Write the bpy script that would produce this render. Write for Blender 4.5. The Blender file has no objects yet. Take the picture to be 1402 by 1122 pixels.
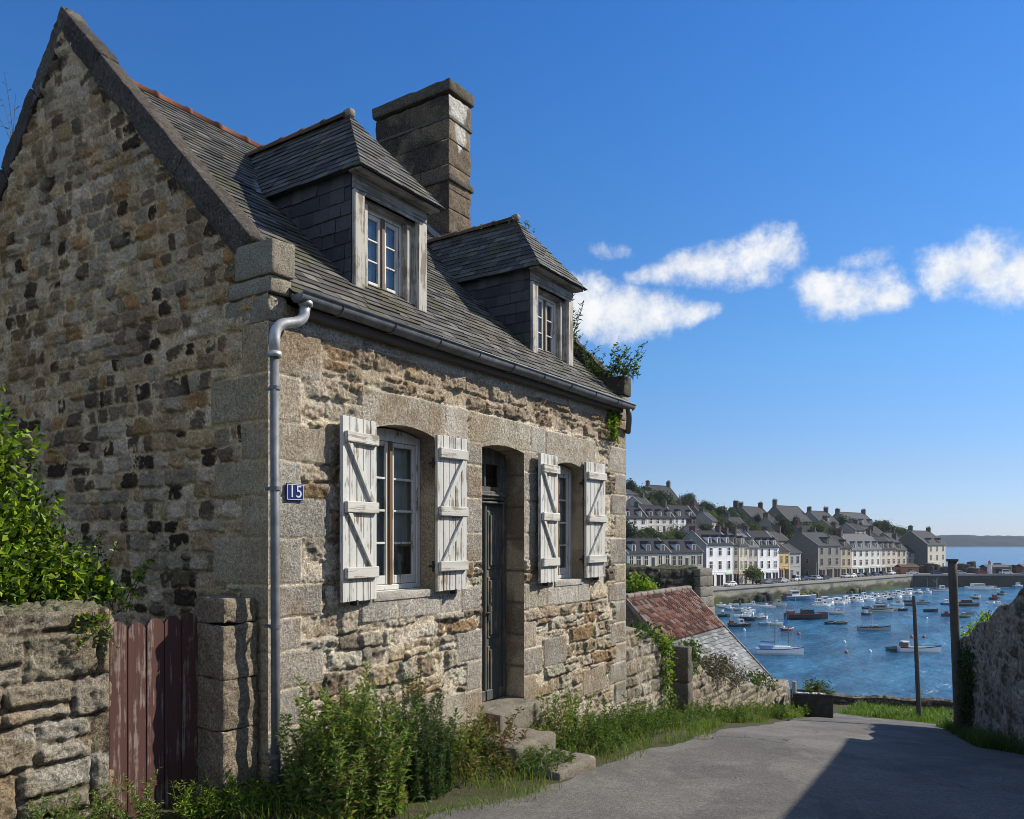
import bpy, math, random
import numpy as np
from mathutils import Vector, Matrix
random.seed(7)
RNG = np.random.default_rng(7)
SC = bpy.context.scene
COL = SC.collection
PI = math.pi

# ------------------------------------------------------------------ survey frame
# x runs along the house front (away from the camera), y runs into the house, z is up.
EYE = np.array([-3.95, -4.84, 1.98])
FW = np.array([0.83243, 0.55413]); RT = np.array([0.55413, -0.83243])
FPX = 1080.0
def at(u, d):
    p = EYE[:2] + d*(FW + RT*(u-701.0)/FPX)
    return float(p[0]), float(p[1])
def zat(y, d): return 1.98-(y-737.0)*d/FPX

# ------------------------------------------------------------------ noise
def _h(ix, iy, seed):
    n = (ix.astype(np.int64)*374761393 + iy.astype(np.int64)*668265263 + seed*974711) & 0xFFFFFFFF
    n = ((n ^ (n >> 13))*1274126177) & 0xFFFFFFFF
    n = n ^ (n >> 16)
    return (n & 0xFFFF)/65535.0
def vnoise(x, y, seed=0):
    x = np.asarray(x, float); y = np.asarray(y, float)
    ix = np.floor(x); iy = np.floor(y); fx = x-ix; fy = y-iy
    ix = ix.astype(np.int64); iy = iy.astype(np.int64)
    fx = fx*fx*(3-2*fx); fy = fy*fy*(3-2*fy)
    a = _h(ix, iy, seed); b = _h(ix+1, iy, seed); c = _h(ix, iy+1, seed); d = _h(ix+1, iy+1, seed)
    return (a*(1-fx)+b*fx)*(1-fy)+(c*(1-fx)+d*fx)*fy
def fbm(x, y, o=4, seed=0):
    s = 0.0; a = 0.5; t = 0.0
    for k in range(o):
        s = s + a*vnoise(x*2**k+k*17.3, y*2**k-k*9.1, seed+k*31); t += a; a *= 0.5
    return s/t
def sstep(a, b, x):
    t = np.clip((x-a)/(b-a), 0, 1); return t*t*(3-2*t)

# ------------------------------------------------------------------ object helpers
def tag(o, label=None, cat=None, group=None, kind=None):
    if label: o['label'] = label
    if cat: o['category'] = cat
    if group: o['group'] = group
    if kind: o['kind'] = kind
    return o
def empty(name, loc=(0, 0, 0), rz=0.0):
    o = bpy.data.objects.new(name, None); COL.objects.link(o)
    o.location = loc; o.rotation_euler = (0, 0, rz); o.empty_display_size = 0.2
    return o
def raw_mesh(name, V, chunks, mats, cols=None, smooth=False):
    """V (n,3); chunks = [(faces (m,k) int array, material index)]"""
    me = bpy.data.meshes.new(name)
    V = np.asarray(V, np.float32)
    me.vertices.add(len(V)); me.vertices.foreach_set('co', V.ravel())
    chunks = [(np.asarray(f, np.int32), mi) for f, mi in chunks if len(f)]
    nl = sum(f.size for f, _ in chunks); npoly = sum(len(f) for f, _ in chunks)
    me.loops.add(nl); me.polygons.add(npoly)
    li = np.concatenate([f.ravel() for f, _ in chunks])
    me.loops.foreach_set('vertex_index', li)
    tot = np.concatenate([np.full(len(f), f.shape[1], np.int32) for f, _ in chunks])
    st = np.concatenate([[0], np.cumsum(tot)[:-1]]).astype(np.int32)
    me.polygons.foreach_set('loop_start', st)
    me.polygons.foreach_set('material_index', np.concatenate([np.full(len(f), mi, np.int32) for f, mi in chunks]))
    me.polygons.foreach_set('use_smooth', np.full(npoly, bool(smooth)))
    for m in mats: me.materials.append(m)
    if cols is not None:
        a = me.color_attributes.new('Col', 'FLOAT_COLOR', 'POINT')
        c = np.ones((len(V), 4), np.float32); c[:, :3] = cols
        a.data.foreach_set('color', c.ravel())
    me.update(calc_edges=True); me.validate()
    return me
def obj(name, me, parent=None, loc=None, rz=None):
    o = bpy.data.objects.new(name, me); COL.objects.link(o)
    if parent is not None: o.parent = parent
    if loc is not None: o.location = loc
    if rz is not None: o.rotation_euler = (0, 0, rz)
    return o
def copy_tree(o, parent=None):
    c = o.copy(); COL.objects.link(c); c.parent = parent
    for ch in list(o.children): copy_tree(ch, c)
    return c

class MB:
    def __init__(s): s.V = []; s.C = []; s.F = {}; s.n = 0
    def add(s, vs, fs, col=(1, 1, 1), mi=0):
        vs = np.asarray(vs, float); b = s.n
        s.V.append(vs); col = np.asarray(col, float)
        s.C.append(np.broadcast_to(col, (len(vs), 3)))
        for f in fs: s.F.setdefault((len(f), mi), []).append([i+b for i in f])
        s.n += len(vs)
    def addarr(s, vs, farr, cols, mi=0):
        b = s.n; s.V.append(np.asarray(vs, float)); s.C.append(np.broadcast_to(np.asarray(cols, float), (len(vs), 3)))
        farr = np.asarray(farr); s.F.setdefault((farr.shape[1], mi), []).extend((farr+b).tolist()); s.n += len(vs)
    def box(s, x0, x1, y0, y1, z0, z1, col=(1, 1, 1), mi=0, bev=0.0, jit=0.0):
        if bev <= 0:
            vs = [(x, y, z) for z in (z0, z1) for y in (y0, y1) for x in (x0, x1)]
            fs = [(0, 2, 3, 1), (4, 5, 7, 6), (0, 1, 5, 4), (2, 6, 7, 3), (0, 4, 6, 2), (1, 3, 7, 5)]
            vs = np.array(vs)
            if jit: vs = vs + RNG.uniform(-jit, jit, vs.shape)
            s.add(vs, fs, col, mi); return
        b = min(bev, (x1-x0)*.45, (y1-y0)*.45, (z1-z0)*.45)
        vs = []; idx = {}
        for sx in (0, 1):
            for sy in (0, 1):
                for sz in (0, 1):
                    X = (x0, x1)[sx]; Y = (y0, y1)[sy]; Z = (z0, z1)[sz]
                    ix = b if sx == 0 else -b; iy = b if sy == 0 else -b; iz = b if sz == 0 else -b
                    idx[(sx, sy, sz, 0)] = len(vs); vs.append((X, Y+iy, Z+iz))
                    idx[(sx, sy, sz, 1)] = len(vs); vs.append((X+ix, Y, Z+iz))
                    idx[(sx, sy, sz, 2)] = len(vs); vs.append((X+ix, Y+iy, Z))
        fs = []
        for sx in (0, 1):
            f = [idx[(sx, 0, 0, 0)], idx[(sx, 1, 0, 0)], idx[(sx, 1, 1, 0)], idx[(sx, 0, 1, 0)]]
            fs.append(f if sx else f[::-1])
        for sy in (0, 1):
            f = [idx[(0, sy, 0, 1)], idx[(1, sy, 0, 1)], idx[(1, sy, 1, 1)], idx[(0, sy, 1, 1)]]
            fs.append(f if not sy else f[::-1])
        for sz in (0, 1):
            f = [idx[(0, 0, sz, 2)], idx[(1, 0, sz, 2)], idx[(1, 1, sz, 2)], idx[(0, 1, sz, 2)]]
            fs.append(f if sz else f[::-1])
        for a in (0, 1):
            for c in (0, 1):
                fs.append([idx[(a, c, 0, 0)], idx[(a, c, 0, 1)], idx[(a, c, 1, 1)], idx[(a, c, 1, 0)]][::1 if (a ^ c) else -1])
                fs.append([idx[(a, 0, c, 0)], idx[(a, 0, c, 2)], idx[(a, 1, c, 2)], idx[(a, 1, c, 0)]][::-1 if (a ^ c) else 1])
                fs.append([idx[(0, a, c, 1)], idx[(0, a, c, 2)], idx[(1, a, c, 2)], idx[(1, a, c, 1)]][::1 if (a ^ c) else -1])
        for sx in (0, 1):
            for sy in (0, 1):
                for sz in (0, 1):
                    f = [idx[(sx, sy, sz, k)] for k in range(3)]
                    fs.append(f if (sx+sy+sz) % 2 == 1 else f[::-1])
        vs = np.array(vs)
        if jit: vs = vs + RNG.uniform(-jit, jit, vs.shape)
        s.add(vs, fs, col, mi)
    def prism(s, poly, a0, a1, axis='y', col=(1, 1, 1), mi=0):
        """extrude a 2-D polygon: axis y -> poly in (x,z); x -> (y,z); z -> (x,y)"""
        n = len(poly)
        def P(p, a): return {'y': (p[0], a, p[1]), 'x': (a, p[0], p[1]), 'z': (p[0], p[1], a)}[axis]
        vs = [P(p, a0) for p in poly]+[P(p, a1) for p in poly]
        fs = [list(range(n)), list(range(2*n-1, n-1, -1))]
        for i in range(n): fs.append([i, i+n, (i+1) % n+n, (i+1) % n])
        s.add(vs, fs, col, mi)
    def tube(s, pts, r, n=10, col=(1, 1, 1), mi=0, cap=True):
        pts = [np.array(p, float) for p in pts]; m = len(pts)
        rs = r if hasattr(r, '__len__') else [r]*m
        vs = []; up = None
        for i in range(m):
            t = pts[min(i+1, m-1)]-pts[max(i-1, 0)]; t = t/(np.linalg.norm(t)+1e-9)
            if up is None:
                up = np.array([0, 0, 1.0]) if abs(t[2]) < .9 else np.array([1.0, 0, 0])
            a = np.cross(t, up); a /= np.linalg.norm(a)+1e-9; b = np.cross(a, t); up = b
            for k in range(n):
                q = 2*PI*k/n; vs.append(pts[i]+rs[i]*(math.cos(q)*a+math.sin(q)*b))
        fs = []
        for i in range(m-1):
            for k in range(n):
                fs.append([i*n+k, i*n+(k+1) % n, (i+1)*n+(k+1) % n, (i+1)*n+k])
        if cap: fs.append(list(range(n))[::-1]); fs.append([(m-1)*n+k for k in range(n)])
        s.add(vs, fs, col, mi)
    def build(s, name, mats, parent=None, smooth=False, loc=None, rz=None):
        if not isinstance(mats, (list, tuple)): mats = [mats]
        me = raw_mesh(name, np.concatenate(s.V), [(np.array(f), k[1]) for k, f in s.F.items()], mats, np.concatenate(s.C), smooth)
        return obj(name, me, parent, loc, rz)

# ------------------------------------------------------------------ materials
def newmat(name):
    m = bpy.data.materials.new(name); m.use_nodes = True; m.node_tree.nodes.clear(); return m, m.node_tree
class NT:
    def __init__(s, nt): s.nt = nt
    def n(s, t, **kw):
        nd = s.nt.nodes.new(t)
        for k, v in kw.items():
            if k.startswith('i_'):
                key = k[2:]; nd.inputs[int(key) if key.isdigit() else key.replace('_', ' ')].default_value = v
            else: setattr(nd, k, v)
        return nd
    def l(s, a, b): s.nt.links.new(a, b)
    def math(s, op, a, b=None, c=None, clamp=False):
        nd = s.nt.nodes.new('ShaderNodeMath'); nd.operation = op; nd.use_clamp = clamp
        for i, v in enumerate((a, b, c)):
            if v is None: continue
            if hasattr(v, 'is_linked'): s.l(v, nd.inputs[i])
            else: nd.inputs[i].default_value = v
        return nd.outputs[0]
    def mix(s, f, a, b, mode='MIX'):
        nd = s.nt.nodes.new('ShaderNodeMix'); nd.data_type = 'RGBA'; nd.blend_type = mode
        for i, v in ((0, f), (6, a), (7, b)):
            if hasattr(v, 'is_linked'): s.l(v, nd.inputs[i])
            else: nd.inputs[i].default_value = (v if i == 0 else (v[0], v[1], v[2], 1))
        return nd.outputs[2]
    def noise(s, scale, detail=4, rough=.55, vec=None, dist=0.0):
        nd = s.n('ShaderNodeTexNoise'); nd.inputs['Scale'].default_value = scale; nd.inputs['Detail'].default_value = detail
        nd.inputs['Roughness'].default_value = rough; nd.inputs['Distortion'].default_value = dist
        if vec is not None: s.l(vec, nd.inputs['Vector'])
        return nd.outputs['Fac']
    def ramp(s, f, a, b):   # linear map a..b -> 0..1 clamped
        nd = s.n('ShaderNodeMapRange', interpolation_type='SMOOTHSTEP'); nd.inputs[1].default_value = a; nd.inputs[2].default_value = b
        s.l(f, nd.inputs[0]); return nd.outputs[0]
    def attr(s): return s.n('ShaderNodeAttribute', attribute_name='Col').outputs['Color']
    def coord(s, which='Object'): return s.n('ShaderNodeTexCoord').outputs[which]
    def mapping(s, vec, scale=(1, 1, 1), rot=(0, 0, 0), loc=(0, 0, 0)):
        nd = s.n('ShaderNodeMapping'); nd.inputs['Scale'].default_value = scale; nd.inputs['Rotation'].default_value = rot
        nd.inputs['Location'].default_value = loc; s.l(vec, nd.inputs['Vector']); return nd.outputs[0]
    def geo(s): return s.n('ShaderNodeNewGeometry')
def principled(T, col, rough=.8, bump=None, bstr=.3, bdist=.01, spec=.3, metal=0.0):
    p = T.n('ShaderNodeBsdfPrincipled')
    if hasattr(col, 'is_linked'): T.l(col, p.inputs['Base Color'])
    else: p.inputs['Base Color'].default_value = (*col, 1)
    if hasattr(rough, 'is_linked'): T.l(rough, p.inputs['Roughness'])
    else: p.inputs['Roughness'].default_value = rough
    p.inputs['Specular IOR Level'].default_value = spec; p.inputs['Metallic'].default_value = metal
    if bump is not None:
        b = T.n('ShaderNodeBump'); b.inputs['Strength'].default_value = bstr; b.inputs['Distance'].default_value = bdist
        T.l(bump, b.inputs['Height']); T.l(b.outputs[0], p.inputs['Normal'])
    return p
def out(T, sh):
    o = T.n('ShaderNodeOutputMaterial'); T.l(sh.outputs[0] if hasattr(sh, 'outputs') else sh, o.inputs['Surface'])

def m_stone(name, speck=.5, lich=.5, bstr=.5, fine=55, lichcol=(.42, .40, .35), dark=.35, spots=0.0):
    m, nt = newmat(name); T = NT(nt); v = T.coord()
    c = T.attr()
    n1 = T.noise(fine, 6, .75, v); n2 = T.noise(110, 4, .7, v); n3 = T.noise(9, 6, .65, v); n4 = T.noise(3.3, 5, .6, v)
    f = T.math('MULTIPLY_ADD', T.math('ADD', T.math('MULTIPLY', T.ramp(n1, .30, .70), .65), T.math('MULTIPLY', n1, .35)), speck*2, 1-speck)          # mottling
    c = T.mix(1.0, c, T.n('ShaderNodeCombineColor').outputs[0], 'MULTIPLY') if False else c
    cc = T.n('ShaderNodeCombineColor'); [T.l(f, cc.inputs[i]) for i in range(3)]
    c = T.mix(1.0, c, cc.outputs[0], 'MULTIPLY')
    c = T.mix(T.math('MULTIPLY', T.ramp(n3, .60, .68), lich*.6), c, lichcol)               # pale lichen
    c = T.mix(T.math('MULTIPLY', T.ramp(T.noise(14, 6, .7, v), .60, .70), dark), c, (.06, .052, .042))
    g = T.math('MULTIPLY_ADD', T.ramp(n2, .36, .64), .8, .6)
    cg = T.n('ShaderNodeCombineColor'); [T.l(g, cg.inputs[i]) for i in range(3)]
    c = T.mix(1.0, c, cg.outputs[0], 'MULTIPLY')
    if spots: c = T.mix(T.math('MULTIPLY', T.ramp(T.noise(48, 5, .7, v), .60, .66), spots), c, (.33, .32, .27))
    h = T.math('ADD', T.math('MULTIPLY', n1, .6), T.math('MULTIPLY', n2, .35))
    h = T.math('ADD', h, T.math('MULTIPLY', n3, 1.2))
    p = principled(T, c, .92, h, bstr, .02, .2); out(T, p); return m

def m_paint(name, col, wood=(.16, .12, .085), wear=.5, rough=.6, axis=2, streak=1.0):
    """old painted timber: paint flaking off along the grain"""
    m, nt = newmat(name); T = NT(nt); v = T.coord()
    sc = [38, 38, 38]; sc[axis] = 2.2
    g = T.noise(1.0, 6, .65, T.mapping(v, tuple(sc)))
    b = T.noise(5.5, 5, .6, v)
    w = T.math('ADD', T.math('MULTIPLY', g, .62), T.math('MULTIPLY', b, .38))
    f = T.ramp(w, .60-.16*wear, .66-.13*wear)
    dirt = T.ramp(T.noise(1.0, 5, .6, T.mapping(v, tuple(x*.45 for x in sc))), .35, .8)
    base = T.mix(T.math('MULTIPLY', dirt, .45*streak), col, tuple(x*.52 for x in col))
    wd = T.mix(g, tuple(x*.6 for x in wood), tuple(x*1.5 for x in wood))
    c = T.mix(f, base, wd)
    h = T.math('SUBTRACT', T.math('MULTIPLY', g, .6), T.math('MULTIPLY', f, .4))
    p = principled(T, c, rough, h, .45, .006, .3); out(T, p); return m

def m_plain(name, col, rough=.7, spec=.3, metal=0.0, var=.25, scale=8, bstr=.15):
    m, nt = newmat(name); T = NT(nt); v = T.coord()
    n = T.noise(scale, 6, .62, v)
    c = T.mix(T.math('MULTIPLY_ADD', n, 2.2, -.6, clamp=True), tuple(x*(1-var) for x in col), tuple(min(1, x*(1+var)) for x in col))
    p = principled(T, c, rough, n, bstr, .01, spec, metal); out(T, p); return m

def m_attr(name, rough=.8, spec=.3, scale=12, var=.3, bstr=.2, bdist=.01):
    m, nt = newmat(name); T = NT(nt); v = T.coord()
    n = T.noise(scale, 6, .62, v)
    f = T.math('MULTIPLY_ADD', n, var*2, 1-var)
    cc = T.n('ShaderNodeCombineColor'); [T.l(f, cc.inputs[i]) for i in range(3)]
    c = T.mix(1.0, T.attr(), cc.outputs[0], 'MULTIPLY')
    p = principled(T, c, rough, n, bstr, bdist, spec); out(T, p); return m

def m_leaf(name, trans=.35):
    m, nt = newmat(name); T = NT(nt)
    c = T.attr()
    p = principled(T, c, .5, None, spec=.35)
    t = T.n('ShaderNodeBsdfTranslucent'); T.l(T.mix(1.0, c, (1.7, 1.75, .8), 'MULTIPLY'), t.inputs[0])
    mx = T.n('ShaderNodeMixShader'); mx.inputs[0].default_value = trans
    T.l(p.outputs[0], mx.inputs[1]); T.l(t.outputs[0], mx.inputs[2]); out(T, mx); return m

def m_slate(name, moss=.5, tint=(1, 1, 1)):
    m, nt = newmat(name); T = NT(nt); v = T.coord()
    c = T.mix(1.0, T.attr(), tint, 'MULTIPLY')
    n = T.noise(22, 6, .65, v); n2 = T.noise(2.3, 6, .7, v); n3 = T.noise(60, 4, .6, v)
    f = T.math('MULTIPLY_ADD', n, .9, .55)
    cc = T.n('ShaderNodeCombineColor'); [T.l(f, cc.inputs[i]) for i in range(3)]
    c = T.mix(1.0, c, cc.outputs[0], 'MULTIPLY')
    c = T.mix(T.math('MULTIPLY', T.ramp(T.math('MULTIPLY_ADD', n, .35, T.math('MULTIPLY', n2, .75)), .545, .66), moss), c, (.070, .068, .026))
    c = T.mix(T.math('MULTIPLY', T.ramp(n3, .66, .74), .35), c, (.30, .30, .27))
    p = principled(T, c, .62, n3, .3, .004, .35); out(T, p); return m

def m_glass(name, tint=(.75, .80, .80), ior=1.5):
    m, nt = newmat(name); T = NT(nt)
    tr = T.n('ShaderNodeBsdfTransparent'); tr.inputs[0].default_value = (*tint, 1)
    gl = T.n('ShaderNodeBsdfGlossy'); gl.inputs['Roughness'].default_value = .02; gl.inputs[0].default_value = (1, 1, 1, 1)
    b = T.n('ShaderNodeBump'); b.inputs['Strength'].default_value = .12; b.inputs['Distance'].default_value = .02
    T.l(T.noise(3.5, 2, .5, T.coord()), b.inputs['Height']); T.l(b.outputs[0], gl.inputs['Normal'])
    fr = T.n('ShaderNodeFresnel'); fr.inputs[0].default_value = ior
    k = T.math('MULTIPLY_ADD', fr.outputs[0], 1.0, .05, clamp=True)
    mx = T.n('ShaderNodeMixShader'); T.l(k, mx.inputs[0]); T.l(tr.outputs[0], mx.inputs[1]); T.l(gl.outputs[0], mx.inputs[2])
    out(T, mx); return m

M = {}
M['rubble'] = m_stone('rubble_front', .55, .5, 1.0, fine=38, dark=.5)
M['gable'] = m_stone('rubble_gable', .48, .5, 1.0, fine=36, lichcol=(.44, .40, .33), dark=.5)
M['granite'] = m_stone('granite', .5, .45, .7, fine=60, dark=.45)
M['coping'] = m_stone('coping_stone', .7, .8, 1.0, fine=34, lichcol=(.24, .22, .18), dark=.7, spots=.75)
M['wallstone'] = m_stone('garden_wall_stone', .68, .6, 1.0, fine=40, dark=.75)
M['render'] = m_stone('old_render', .65, .7, 1.0, fine=9, lichcol=(.42, .39, .33), dark=.85)
M['slate'] = m_slate('slate', .9)
M['slate_cheek'] = m_slate('slate_cheek', .15, (.9, .9, .95))
M['white_paint'] = m_paint('white_paint', (.60, .60, .56), (.22, .185, .145), .52, .6, streak=1.3)
M['white_rail'] = m_paint('white_rail', (.58, .57, .52), (.24, .20, .16), .52, .6, axis=0, streak=1.3)
M['frame_paint'] = m_paint('frame_paint', (.62, .62, .59), (.2, .13, .08), .35, .5)
M['bare_wood'] = m_paint('bare_wood', (.17, .105, .055), (.09, .055, .03), .6, .6)
M['post_paint'] = m_paint('dormer_post_paint', (.50, .475, .415), (.19, .16, .125), .74, .85)
M['post_grey'] = m_paint('dormer_board', (.33, .31, .28), (.15, .13, .105), .8, .85, axis=0)
M['door_paint'] = m_paint('door_paint', (.075, .088, .082), (.17, .13, .095), .62, .65)
M['gate_paint'] = m_paint('gate_paint', (.092, .042, .037), (.19, .15, .13), .48, .85)
M['zinc'] = m_plain('zinc', (.14, .15, .16), .6, .45, .2, .45, 7)
M['zinc_new'] = m_plain('zinc_bright', (.42, .43, .43), .5, .5, .45, .3, 12)
M['lead'] = m_plain('lead_flashing', (.20, .215, .235), .55, .4, .3, .3, 14)
M['iron'] = m_plain('iron', (.035, .03, .028), .6, .4, .2, .3, 30)
M['terracotta'] = m_attr('terracotta', .85, .2, 26, .45, .4)
M['attr'] = m_attr('coloured_render', .9, .15, .9, .30, .05)
M['attr_fine'] = m_attr('coloured_detail', .88, .12, 3, .30, .15)
M['boat'] = m_attr('boat_paint', .4, .4, 2.0, .12, .03)
M['bark'] = m_attr('bark', .9, .2, 40, .5, .5)
M['leaf'] = m_leaf('leaf', .35)
M['glass'] = m_glass('window_glass')
M['dark_glass'] = m_plain('dark_glass', (.012, .014, .016), .08, .5, 0, .2, 3, .02)
M['curtain'] = m_plain('curtain', (.80, .77, .70), .9, .1, 0, .15, 5, .1)
M['enamel'] = m_plain('blue_enamel', (.012, .028, .14), .25, .5, 0, .15, 20, .05)
M['white_enamel'] = m_plain('white_enamel', (.60, .60, .57), .3, .5, 0, .08, 30, .05)
M['concrete'] = m_plain('concrete_grey', (.20, .195, .18), .9, .2, 0, .4, 9, .5)
M['pole'] = m_paint('pole_wood', (.10, .096, .088), (.055, .05, .043), .55, .9)
M['darkroom'] = m_plain('room_dark', (.03, .028, .026), .9, .1, 0, .2, 2)
HAZE = True
# ------------------------------------------------------------------ masonry: a wall surface modelled stone by stone
def lines(a, b, step, brk=()):
    pts = sorted(set([a, b]+[x for x in brk if a < x < b])); r = [a]
    for p, q in zip(pts[:-1], pts[1:]):
        n = max(1, int(round((q-p)/step))); r += [p+(q-p)*(i+1)/n for i in range(n)]
    return np.array(r)

def masonry(U, Z, seed, course=(.13, .24), width=(.16, .46), warp=.03, joint=.010, blocks=(), pal=None, mortar=(.45, .39, .29),
            relief=.028, rough=.010, mlevel=.010, split=.25, edge=.03, bpal=None, stain=None, brough=.0016, mvar=.25, radius=.03):
    rg = np.random.default_rng(seed)
    Uw = U+warp*2*(fbm(U*3.1, Z*3.1, 3, seed)-.5)+.018*(fbm(U*17, Z*17, 2, seed+5)-.5)*2*(warp > 0)
    Zw = Z+warp*1.6*(fbm(U*2.2+9, Z*3.0, 3, seed+11)-.5)+.016*(fbm(U*15, Z*15, 2, seed+6)-.5)*2*(warp > 0)
    z = Z.min()-.4; cs = [z]
    while z < Z.max()+.4: z += rg.uniform(*course); cs.append(z)
    cs = np.array(cs)
    ci = np.clip(np.searchsorted(cs, Zw)-1, 0, len(cs)-2)
    d = np.full(U.shape, -9.0); A = np.zeros(U.shape); B = np.zeros(U.shape); SID = np.zeros(U.shape, int)
    cols = []; hb = []; tx = []; tz = []
    def newstone(big=1.0):
        k = rg.choice(len(pal), p=np.array([p[1] for p in pal])/sum(p[1] for p in pal))
        c = np.array(pal[k][0])*rg.uniform(.82, 1.2)*(1+rg.uniform(-.03, .03, 3)*np.array((1, .5, 1)))
        cols.append(c); hb.append(relief*rg.uniform(.45, 1.25)); tx.append(rg.uniform(-.16, .16)); tz.append(rg.uniform(-.22, .16))
        return len(cols)-1
    def sdf(a, b, hw, hh, r):
        r = min(r, hw*.8, hh*.8)
        qx = np.abs(a)-(hw-r); qz = np.abs(b)-(hh-r)
        return np.hypot(np.maximum(qx, 0), np.maximum(qz, 0))+np.minimum(np.maximum(qx, qz), 0)-r
    for k in range(len(cs)-1):
        mk = ci == k
        if not mk.any(): continue
        x = U.min()-.5-rg.uniform(0, .4); js = [x]
        h = cs[k+1]-cs[k]
        while x < U.max()+.5: x += rg.uniform(*width)*(.75+.5*rg.random()); js.append(x)
        js = np.array(js)
        uu = Uw[mk]; zz = Zw[mk]
        ji = np.clip(np.searchsorted(js, uu)-1, 0, len(js)-2)
        cen = (js[:-1]+js[1:])/2; hw = (js[1:]-js[:-1])/2
        ids = np.zeros((len(cen), 2), int); sp = np.zeros(len(cen)); zt = rg.uniform(-.012, .012, len(cen))
        for q in range(len(cen)):
            ids[q, 0] = newstone(); ids[q, 1] = ids[q, 0]
            if rg.random() < split and h > .15: sp[q] = rg.uniform(.35, .65); ids[q, 1] = newstone()
        a = uu-cen[ji]; f = (zz-cs[k])/h; s = sp[ji]
        up = (s > 0) & (f > s)
        z0 = np.where(up, cs[k]+s*h, cs[k]); z1 = np.where((s > 0) & ~up, cs[k]+s*h, cs[k+1])
        b = zz-(z0+z1)/2
        hwv = hw[ji]-joint; hhv = (z1-z0)/2-joint
        r = np.minimum(np.minimum(radius, hwv*.8), hhv*.8)
        qx = np.abs(a)-(hwv-r); qz = np.abs(b)-(hhv-r)
        dd = np.hypot(np.maximum(qx, 0), np.maximum(qz, 0))+np.minimum(np.maximum(qx, qz), 0)-r
        d[mk] = dd; A[mk] = a; B[mk] = b; SID[mk] = np.where(up, ids[ji, 1], ids[ji, 0])
    isb = np.zeros(U.shape, bool)
    Ub = U+.006*(fbm(U*9, Z*9, 2, seed+21)-.5)*2; Zb = Z+.006*(fbm(U*9+4, Z*9, 2, seed+22)-.5)*2
    for bl in blocks:
        u0, u1, z0, z1 = bl[:4]
        mk = (U >= u0) & (U <= u1) & (Z >= z0) & (Z <= z1)
        if not mk.any(): continue
        j = .006
        dd = sdf(Ub[mk]-(u0+u1)/2, Zb[mk]-(z0+z1)/2, (u1-u0)/2-j, (z1-z0)/2-j, .012)
        c = np.array(bl[4] if len(bl) > 4 and bl[4] is not None else bpal[rg.integers(len(bpal))])*rg.uniform(.88, 1.14)
        cols.append(c); hb.append(.030*rg.uniform(.9, 1.1)); tx.append(rg.uniform(-.004, .004)); tz.append(rg.uniform(-.006, .006))
        d[mk] = dd; A[mk] = U[mk]-(u0+u1)/2; B[mk] = Z[mk]-(z0+z1)/2; SID[mk] = len(cols)-1; isb[mk] = True
    cols = np.array(cols); hb = np.array(hb); tx = np.array(tx); tz = np.array(tz)
    e = np.clip(-d/np.where(isb, .009, edge), 0, 1); prof = e*(2-e)
    rr = np.abs(fbm(U*10, Z*12, 4, seed+41)-.5)*2
    hs = prof*hb[SID]+np.clip(tx[SID]*A+tz[SID]*B, -.02, .02)*e
    hs = hs+np.where(isb, brough*4*(fbm(U*24, Z*24, 3, seed+43)-.5), rough*2.4*(fbm(U*9, Z*11, 4, seed+44)-.5)-rough*.9*rr-rough*1.1*np.abs(fbm(U*19, Z*24, 3, seed+45)-.5)*2+rough*.9*(fbm(U*38, Z*44, 2, seed+46)-.5))
    mo = mlevel+.009*(fbm(U*7, Z*7, 4, seed+51)-.5)*2+.006*(fbm(U*34, Z*34, 3, seed+52)-.5)-.022*sstep(.56, .70, fbm(U*3.3, Z*4.1, 4, seed+54))
    mo = np.where(isb, .018+.004*(fbm(U*30, Z*30, 2, seed+53)-.5), mo)
    H = np.maximum(hs, mo); mk = sstep(-.002, .004, hs-mo)
    c = cols[SID]*(.80+.42*fbm(U*13, Z*13, 4, seed+61))[..., None]
    if stain is not None:
        for (sc, f0, f1, amt, sco) in stain:
            w = sstep(f0, f1, fbm(U*sc, Z*sc*1.3, 4, seed+int(sc*71)))*amt
            c = c*(1-w[..., None])+w[..., None]*np.array(sco)
    mc = np.array(mortar)*(1-mvar+2*mvar*fbm(U*2.1, Z*2.1, 4, seed+71))[..., None]*(.8+.4*fbm(U*21, Z*21, 3, seed+72))[..., None]
    C = c*mk[..., None]+mc*(1-mk[..., None])
    return H, C

def grid_faces(nu, nz, keep=None):
    i = np.arange((nu-1)*(nz-1)); a = i//(nz-1); b = i % (nz-1)
    v0 = a*nz+b
    F = np.stack([v0, v0+nz, v0+nz+1, v0+1], 1)
    if keep is not None: F = F[keep.ravel()]
    return F

def drop_unused(V, F, C):
    used = np.unique(F); mp = np.full(len(V), -1); mp[used] = np.arange(len(used))
    return V[used], mp[F], C[used]

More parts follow.
